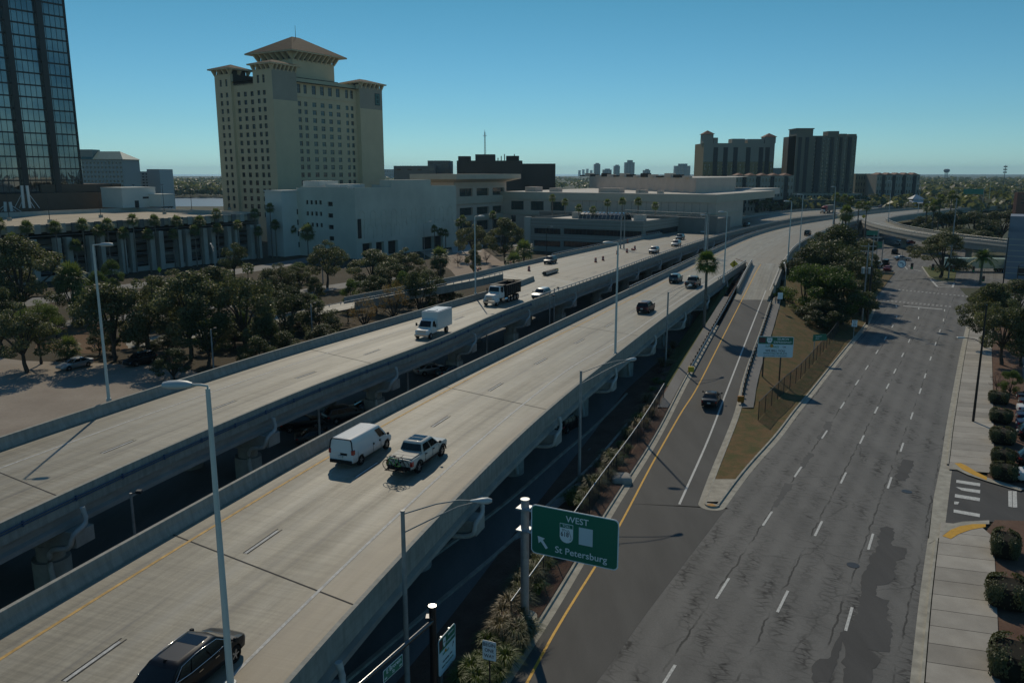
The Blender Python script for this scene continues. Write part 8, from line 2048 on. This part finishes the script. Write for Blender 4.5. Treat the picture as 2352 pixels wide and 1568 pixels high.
for a in (
 ("junction", 2160, 638, 124, 534, "big spreading oak on the median island of the junction"), ("oak2", 2100, 588, 40, 560, "small tree left of the big junction oak"), ("dark", 2170, 562, 110, 480, "dark tree behind the exit ramp, left of the woods"), ("dark2", 2235, 560, 120, 486, "dark tree behind the exit ramp in the middle of the woods"), ("dark", 2300, 556, 110, 478, "dark tree behind the exit ramp beside the brick building"), ("oak2", 2200, 572, 110, 515, "grey green tree just above the exit ramp's curve"), ("oak", 2255, 585, 90, 528, "pale grey tree by the panelled building"), ("dark", 2120, 540, 60, 492, "dark tree under the expressway at the exit ramp mouth"),
 ("oak", 2262, 800, 120, 648, "dark street oak overhanging the pavement, nearest the road"), ("oak2", 2300, 838, 130, 680, "dark street oak above the parked cars, trunk beside the shrub"), ("dark", 2345, 842, 120, 690, "dark street oak cut by the picture's right edge"), ("oak", 2330, 745, 130, 640, "oak in front of the panelled building"), ("oak2", 2250, 735, 70, 655, "smaller oak at the near side of the junction"), ("autumn", 2352, 770, 40, 715, "small orange leaved tree at the picture's right edge"), ("bright", 2318, 905, 50, 850, "light green shrub between the clipped bushes and the parked cars"), ("twig", 2288, 898, 36, 852, "reddish dry shrub by the pavement above the clipped bushes")):
    tree(*a, group=F_)
for a in (("oak2", 2055, 476, 80, 436, "dark round tree behind the long pale wall", ), ("oak", 2165, 482, 70, 440, "tree right of the white pavilion"), ("dark", 1790, 460, 70, 440, "tree in front of the pale apartments by the convention centre")): tree(*a, group="trees beyond the expressway", hmin=6)
# ---- palms
def frond_fan(mb_v, mb_f, tones, a, el, Lp, Lb, nseg, droop, rnd, tone):
    d = np.array([math.cos(a) * math.cos(el), math.sin(a) * math.cos(el), math.sin(el)]); up = np.array([0, 0, 1.0]); side = np.cross(d, up); side /= max(1e-6, np.linalg.norm(side)); nr = np.cross(side, d)
    p0 = np.zeros(3); p1 = d * Lp
    w = .03; base = len(mb_v); mb_v += [p0 - side * w, p0 + side * w, p1 + side * w, p1 - side * w]; mb_f.append([base, base + 1, base + 2, base + 3]); tones += [tone] * 4
    for k in range(nseg):
        t = (k / (nseg - 1) - .5) * 2; ang = t * 1.75
        sd = d * math.cos(ang) + side * math.sin(ang); L = Lb * (1 - .25 * abs(t)) * (.85 + .3 * rnd.rand())
        m = p1 + sd * L * .55 + nr * .05 * L; e = p1 + sd * L - up * droop * L * (.6 + .4 * rnd.rand()); wv = np.cross(sd, nr); wv /= max(1e-6, np.linalg.norm(wv)); wd = .075 * Lb
        b = len(mb_v); mb_v += [p1, m - wv * wd, e, m + wv * wd]; mb_f.append([b, b + 1, b + 2, b + 3]); tones += [min(1, max(0, tone + .12 * rnd.randn()))] * 4
def palm_mesh(name, n, Lp, Lb, lo, hi, droop, m, seed, nseg=11):
    rnd = np.random.RandomState(seed); v, f, tn = [], [], []
    for k in range(n):
        u = (k + .5) / n; el = lo + (hi - lo) * u; a = 2.39996 * k + .3 * rnd.randn(); frond_fan(v, f, tn, a, el, Lp * (.85 + .3 * rnd.rand()), Lb, nseg, droop * (1.2 - u), rnd, .5 + .2 * rnd.randn())
    me = bpy.data.meshes.new(name); me.from_pydata([tuple(p) for p in v], [], f); at = me.color_attributes.new("tone", 'FLOAT_COLOR', 'POINT')
    at.data.foreach_set("color", np.stack([np.array(tn)] * 3 + [np.ones(len(tn))], 1).astype(np.float32).ravel()); me.materials.append(m); return me
FR = palm_mesh("fronds", 44, .85, .95, -.75, 1.35, .45, LPLM, 1); FR2 = palm_mesh("fronds", 40, .80, .9, -.9, 1.3, .5, LPLM, 2); FRB = palm_mesh("fronds", 50, .95, 1.05, -.85, 1.4, .45, LPLB, 3, 13); SKT = palm_mesh("dry_skirt", 26, .55, .7, -1.5, -.75, .3, LDED, 4, 7)
tmb = MB(); k_ = 8
for i in range(k_): tmb.cyl((0.02 * math.sin(i), 0, i / k_), (.02 * math.sin(i + 1), 0, (i + 1) / k_), .21 - .07 * i / k_, .21 - .07 * (i + 1) / k_, seg=9, caps=False)
PTR = tmb.mesh("trunk", PBARK)
def feather_mesh(seed=5):
    rnd = np.random.RandomState(seed); v, f, tn = [], [], []
    for k in range(46):
        a = 2.39996 * k; el = 1.35 - 1.5 * (k / 46) ** 1.1; L = 2.6; pts = []
        for s in range(9):
            t = s / 8; r = L * t; z = math.sin(el) * r - .55 * r * r / L * (1.1 - .3 * math.sin(el)); pts.append(np.array([math.cos(a) * math.cos(el) * r, math.sin(a) * math.cos(el) * r, z]))
        for s in range(8):
            d = pts[s + 1] - pts[s]; d /= np.linalg.norm(d); side = np.cross(d, [0, 0, 1]); side /= max(1e-6, np.linalg.norm(side)); wl = .55 * math.sin(min(1, (s + 1) / 8 + .1) * 3.0) + .08
            for sg in (-1, 1):
                for q in range(2):
                    p = pts[s] + (pts[s + 1] - pts[s]) * (q * .5); b = len(v); e = p + side * sg * wl + d * .25 - np.array([0, 0, .28 * wl]); v += [p, p + d * .07, e, p - d * .03 + side * sg * .1]; f.append([b, b + 1, b + 2, b + 3]); tn += [.5 + .15 * rnd.randn()] * 4
    me = bpy.data.meshes.new("fronds"); me.from_pydata([tuple(p) for p in v], [], f); at = me.color_attributes.new("tone", 'FLOAT_COLOR', 'POINT'); at.data.foreach_set("color", np.stack([np.clip(np.array(tn), 0, 1)] * 3 + [np.ones(len(tn))], 1).astype(np.float32).ravel()); me.materials.append(LPLB); return me
def palm(g, h, label, cs=1.0, fr=None, skirt=True, group=None, tw=1.0):
    o = thing("fan_palm", label, "palm tree", g, R.uniform(0, 6.28), group)
    place("trunk", PTR, o, (0, 0, -.2), scale=(tw, tw, h + .2)); place("fronds", fr or (FR if R.random() < .5 else FR2), o, (0, 0, h), scale=(cs,) * 3)
    if skirt: place("dry_skirt", SKT, o, (0, 0, h - .1), scale=(cs,) * 3)
    return o
# row of fan palms along the garage, counted by where each head stands against the pilasters
hd = [(20, 260), (110, 390), (240, 290), (470, 290), (620, 440), (690, 270), (820, 320), (890, 268), (1015, 340), (1100, 225), (1215, 350), (1275, 235), (1415, 345), (1455, 240), (1595, 315), (1640, 240), (1780, 300), (1780, 175), (1945, 270), (2110, 320), (2090, 175), (2250, 270), (2215, 130)]
ordw = "first second third fourth fifth sixth seventh eighth ninth tenth eleventh twelfth thirteenth fourteenth fifteenth sixteenth seventeenth eighteenth nineteenth twentieth twenty-first twenty-second twenty-third".split()
for i, (x, y) in enumerate(sorted(hd)):
    px, py = x / 3.556, 441 + y / 3.556
    back = y < 250
    # stand 3 m (front row) or 1.6 m (back row) before the pilasters
    o0 = gp - BX * (3.2 if not back else 1.7) - AX * 130; L = hitx(Vector((o0.x, o0.y, 8)), AX, px, 8); q = o0 + AX * L; zt = AT(px, py, q.y).z
    palm(q, max(4, zt), "fan palm before the garage pilasters, %s from the picture's left edge" % ordw[i], 1.15, group="fan palms before the parking garage")
zB = zc(640, 480, 3.267); zC3 = zc(960, 300, 3.92); z44 = zc(1500, 300, 3.618); z5 = zc(2050, 380, 4.125)
for i, (x, y, bx, by) in enumerate(((165, 260, 170, 500), (310, 305, 310, 520), (430, 335, 430, 560), (575, 270, 575, 400), (645, 310, 640, 400), (725, 345, 720, 440), (785, 325, 785, 450), (985, 345, 985, 480), (1175, 330, 1180, 470), (1450, 305, 1460, 430), (1510, 325, 1510, 430), (1555, 335, 1550, 430), (1650, 250, 1655, 470), (1690, 225, 1690, 470), (1935, 190, 1935, 470), (2000, 240, 2000, 470))):
    b = zB(bx, by); b = (b[0], max(b[1], 577)); g = G(*b); zt = AT(*zB(x, y), g.y).z; palm(g, max(3.5, zt), "fan palm along the white annex and pavilion, %s from the rounded stair tower" % ordw[i], 1.0 if i != 2 else 1.8, skirt=i % 2 == 0, group="fan palms along the annex")
for i, (x, y) in enumerate(((1650, 765), (1775, 805), (1910, 868), (2050, 880), (2190, 812), (2335, 800))):
    px = zC3(x, y); Y = 290 - i * 1.5; t = AT(*px, Y); zb = max(0, AT(px[0], 493, Y).z); palm(Vector((t.x, Y, zb)), t.z - zb, "fan palm on the terrace before the convention centre, %s from the left" % ordw[i], 1.0, skirt=False, group="fan palms on the terrace")
for i, (x, y) in enumerate(((345, 742), (500, 778))):
    px = z44(x, y); Y = 281; t = AT(*px, Y); zb = AT(px[0], 493, Y).z; palm(Vector((t.x, Y, zb)), max(1.5, t.z - zb), ("last tall palm to the right on the terrace" if i == 0 else "short stubby palm right of the tall terrace palms"), 1.05, skirt=False, group="fan palms on the terrace")
lo, hi = 60., 170.
for _ in range(50):
    m_ = (lo + hi) / 2; p = AT(1616, 766, m_)
    if p.z > max(.05, rz_of(p.y) - .9): lo = m_
    else: hi = m_
g = AT(1616, 766, lo); palm(g, AT(1615, 604, g.y).z - g.z, "tall bright green fan palm on the verge between the ramp and the expressway", 1.12, FRB, True, tw=1.3)
for i, (px, base, cs, lab) in enumerate((((1930, 491), (1932, 640), 1.55, "biggest palm rising from the dark trees beside the expressway"), ((1911, 454), (1912, 560), 1.25, "left of the slim palms standing beyond the left carriageway"), ((1931, 457), (1931, 560), 1.25, "slim palm second in the cluster beyond the big palm"), ((1946, 462), (1946, 560), 1.35, "slim palm in the middle of the cluster beyond the big palm"), ((1966, 472), (1966, 560), 1.25, "fourth slim palm of the cluster, shorter than its neighbours"), ((1984, 474), (1984, 560), 1.35, "rightmost slim palm of the cluster by the median"), ((2121, 478), (2121, 560), 1.2, "left palm of the group rising over the far railing"), ((2137, 474), (2137, 562), 1.6, "bushy palm of the group rising over the far railing"), ((2150, 457), (2150, 562), 1.25, "tall palm behind the bushy one at the far railing"), ((2175, 448), (2175, 560), 1.25, "palm before the distant woods, left of a close pair"), ((2186, 459), (2186, 560), 1.25, "palm before the distant woods, right of a close pair"))):
    g = G(*base); zt = AT(*px, g.y).z; palm(g, zt, lab, cs, skirt=i in (0, 7), group="palms along the far expressway", tw=1.4)
for px, b, cs, lab in (((1178, 602), (1180, 662), 1.5, "left, shorter cabbage palm between the left ramp and the carriageway"), ((1200, 578), (1203, 655), 1.8, "right, taller cabbage palm between the left ramp and the carriageway"), ((170, 640), (175, 745), 1.9, "cabbage palm at the left end of the side street"), ((195, 700), (198, 748), 1.9, "low cabbage palm behind the sand lot"), ((160, 800), (160, 822), 1.2, "tiny palm shrub behind the silver sedan"), ((1010, 590), (1012, 655), 1.6, "slender dark palm at the plaza corner")):
    g = G(*b); palm(g, max(.6, AT(*px, g.y).z), lab, cs, FR, px[1] > 690, group="cabbage palms", tw=1.3)
g = G(2251, 652); o = thing("feather_palm", "lone feathery palm with yellowing tips beside the junction", "palm tree", g); h = AT(2257, 592, g.y).z; place("trunk", PTR, o, (0, 0, -.1), scale=(1.6, 1.6, h)); place("fronds", feather_mesh(), o, (0, 0, h), scale=(1.5, 1.5, 1.5))
# ---- clipped bushes on the right
def bush_mesh(seed, n=5200):
    rnd = np.random.RandomState(seed); d = sph(n); d[:, 2] = np.abs(d[:, 2]) * 1.0
    p = np.sign(d) * np.abs(d) ** .36; p *= (1 + .06 * np.sin(p[:, :1] * 4 + seed) + .05 * np.cos(p[:, 1:2] * 5)) * (.93 + .07 * RS.rand(n, 1)); p[:, 2] *= .72; p[:, 2] += .12
    return leaf_mesh("bush_leaves", p * .9, d + sph(n) * .6, .075, np.clip(.5 + .22 * RS.randn(n), 0, 1), LHDG, .7)
BU = [bush_mesh(1), bush_mesh(2)]
core = MB(); cbox(core, (-.78, -.78, .02), (.78, .78, .62), .25, seg=2); COREM = core.mesh("bush_core", mat("bush inner twigs", (0.02, 0.018, 0.012), 0.95))
for i, (px, w_, dpt, h, lab) in enumerate((((2293, 925), 2.3, 2.5, 1.5, "clipped bush farthest up the pavement strip"), ((2297, 968), 2.4, 2.6, 1.5, "second clipped bush down the strip above the driveway"), ((2302, 1016), 2.5, 2.6, 1.6, "third clipped bush down the strip above the driveway"), ((2302, 1062), 2.2, 2.0, 1.4, "fourth clipped bush, merged with the one at the driveway"), ((2305, 1100), 2.3, 2.2, 1.6, "clipped bush right at the upper edge of the driveway"), ((2306, 1272), 2.0, 3.0, 1.7, "clipped square bush just below the driveway"), ((2312, 1385), 2.6, 3.1, 1.7, "clipped square bush in the middle of the lower strip"), ((2325, 1545), 2.7, 3.4, 1.8, "large clipped bush in the picture's lower right corner"))):
    g = G(*px, .05); o = thing("clipped_bush", lab, "bush", g, rad(-30), "clipped bushes along the pavement"); o.scale = (w_ / 1.8, dpt / 1.8, h / .78)
    place("bush_leaves", BU[i % 2], o); place("bush_core", COREM, o)
# ---- ornamental grass clumps on the verge
def grass_mesh(seed, m, n=320, h=1.1, sp=.75):
    rnd = np.random.RandomState(seed); v, f, tn = [], [], []
    for k in range(n):
        a = rnd.rand() * 6.283; r0 = .18 * math.sqrt(rnd.rand()); ln = h * (.7 + .5 * rnd.rand()); out = sp * (.35 + .9 * rnd.rand()); b = np.array([math.cos(a) * r0, math.sin(a) * r0, 0]); d = np.array([math.cos(a), math.sin(a), 0]); sd = np.array([-d[1], d[0], 0]) * .012
        m1 = b + d * out * .35 + np.array([0, 0, ln * .7]); e = b + d * out + np.array([0, 0, ln * (.85 - .5 * (out / sp) ** 2 * .6)]); i = len(v); v += [b - sd, b + sd, m1 + sd, m1 - sd, e]; f += [[i, i + 1, i + 2, i + 3], [i + 3, i + 2, i + 4]]; tn += [rnd.rand()] * 5
    me = bpy.data.meshes.new("blades"); me.from_pydata([tuple(p) for p in v], [], f); at = me.color_attributes.new("tone", 'FLOAT_COLOR', 'POINT'); at.data.foreach_set("color", np.stack([np.array(tn)] * 3 + [np.ones(len(tn))], 1).astype(np.float32).ravel()); me.materials.append(m); return me
GT = leaf_material("tan grass blades", (0.11, 0.095, 0.055), (0.18, 0.145, 0.085), (0.26, 0.20, 0.12), .25); GGR = leaf_material("green grass blades", (0.05, 0.075, 0.018), (0.085, 0.115, 0.03), (0.14, 0.175, 0.06), .25); GPK = leaf_material("pink grass plumes", (0.13, 0.075, 0.065), (0.17, 0.10, 0.085), (0.21, 0.14, 0.12), .25); GGY = leaf_material("grey green blades", (0.075, 0.085, 0.045), (0.12, 0.125, 0.065), (0.18, 0.175, 0.10), .25)
GMS = {'t': [grass_mesh(1, GT), grass_mesh(2, GT)], 'g': [grass_mesh(3, GGR, 280, .85, .6), grass_mesh(4, GGR, 280, .8, .55)], 'p': [grass_mesh(5, GPK, 200, 1.0, .5)], 'y': [grass_mesh(6, GGY), grass_mesh(7, GGY)]}
GL = {'t': "tan fountain grass clump on the verge beside the chain link fence", 'g': "green grass clump on the verge beside the chain link fence", 'p': "pink plumed grass clump on the verge beside the chain link fence", 'y': "grey green fountain grass clump on the verge between fence and lower street"}
spots = [(1545, 800, 't'), (1562, 812, 'p'), (1535, 822, 't'), (1552, 832, 't'), (1522, 842, 't'), (1540, 850, 't'), (1515, 862, 'p'), (1530, 872, 't'), (1508, 885, 'g'), (1520, 892, 'g'), (1500, 905, 'g'), (1512, 915, 'p'), (1488, 930, 't'), (1500, 938, 't'), (1478, 952, 't'), (1490, 962, 't'), (1468, 975, 'g'), (1480, 985, 't'), (1456, 992, 't'), (1440, 1008, 'y'), (1462, 1005, 'p'), (1425, 1030, 'g'), (1440, 1040, 'g'), (1410, 1050, 'g'), (1425, 1060, 'g'), (1395, 1068, 'y'), (1408, 1080, 'y'), (1375, 1085, 'y'), (1392, 1100, 'y'), (1360, 1100, 'p'), (1375, 1115, 'y'), (1345, 1120, 'y'), (1362, 1132, 'y'), (1325, 1140, 'g'), (1345, 1150, 'y'), (1312, 1158, 'g'), (1330, 1168, 'g'), (1265, 1275, 'g'), (1245, 1290, 'g'), (1280, 1262, 'g'), (1228, 1310, 'y'), (1250, 1315, 'g'), (1205, 1335, 'y'), (1222, 1345, 'y'), (1190, 1365, 'y'), (1232, 1362, 'g'), (1178, 1390, 'y'), (1195, 1402, 'y'), (1170, 1420, 't'), (1188, 1438, 'y'), (1155, 1440, 't'), (1172, 1455, 'p'), (1210, 1470, 'y'), (1185, 1480, 'y'), (1150, 1472, 't'), (1195, 1500, 'y'), (1165, 1500, 'g'), (1120, 1495, 'g'), (1140, 1520, 'g'), (1100, 1530, 'g'), (1160, 1535, 'g'), (1120, 1550, 'g'), (1080, 1560, 'g'), (1060, 1580, 'g'), (1095, 1585, 'g'), (1145, 1565, 'g'), (1600, 752, 'g'), (1592, 770, 'p'), (1580, 790, 't')]
for i, (x, y, k) in enumerate(spots):
    g = G(x, y, .1); o = thing("ornamental_grass", GL[k], "grass clump", g, R.uniform(0, 6.28), {'t': "tan grass clumps", 'g': "green grass clumps", 'p': "pink grass clumps", 'y': "grey green grass clumps"}[k]); s = R.uniform(1.15, 1.75); o.scale = (s, s, s * R.uniform(.85, 1.05)); place("blades", R.choice(GMS[k]), o)
# ---- far woods: nobody could count these
def woods(name, areas, m, seed, size=1.0):
    rnd = np.random.RandomState(seed); P, N, S, T = [], [], [], []
    for (a0, a1, y0, y1, n, h0, h1) in areas:
        Y = np.exp(rnd.uniform(np.log(y0), np.log(y1), n)); X = Y * rnd.uniform(a0, a1, n); Hh = rnd.uniform(h0, h1, n) * (.8 + .4 * rnd.rand(n)); tone = rnd.rand(n)
        k = 26
        d = sph(n * k).reshape(n, k, 3); d[:, :, 2] = np.abs(d[:, :, 2]); rw = Hh * .55
        p = np.stack([X, Y, Hh * .45], 1)[:, None, :] + d * np.stack([rw, rw, Hh * .5], 1)[:, None, :] * (.7 + .4 * rnd.rand(n, k, 1)); P.append(p.reshape(-1, 3)); N.append((d + .6 * sph(n * k).reshape(n, k, 3)).reshape(-1, 3)); S.append(np.repeat(Hh * .34, k)); T.append(np.clip(np.repeat(tone, k) + .12 * rnd.randn(n * k), 0, 1))
    me = leaf_mesh(name, np.concatenate(P), np.concatenate(N), np.concatenate(S), np.concatenate(T), m, .8)
    return tag(place(name, me), "dark green far woodland covering the land towards the horizon", "woods", kind="stuff")
woods("far_woods", [(.46, .80, 480, 900, 420, 8, 13), (.42, .82, 800, 3200, 1500, 9, 14), (-.46, -.30, 900, 2600, 900, 9, 14), (-.80, -.46, 900, 2600, 300, 9, 13), (-.2, .5, 1200, 3500, 900, 9, 14), (.30, .52, 520, 700, 160, 7, 11), (-.43, -.33, 888, 930, 70, 9, 13)], LOAK, 21)
# ------------------------------------------------------------------ the air
hz = MB(); hz.b2((-8800, -150, -1.2), (8800, 15500, 130)); ho = hz.build("haze", mat("haze air", (1, 1, 1)))
hm = MATS["haze air"]; n_ = hm.node_tree.nodes; n_.remove(n_["Principled BSDF"]); pv_ = n_.new("ShaderNodeVolumePrincipled"); pv_.inputs["Color"].default_value = (0.50, 0.80, 1.0, 1); pv_.inputs["Density"].default_value = 0.00006; pv_.inputs["Anisotropy"].default_value = 0.3
hm.node_tree.links.new(pv_.outputs[0], n_["Material Output"].inputs["Volume"]); tag(ho, "thin blue air over the whole place", "haze", kind="stuff")
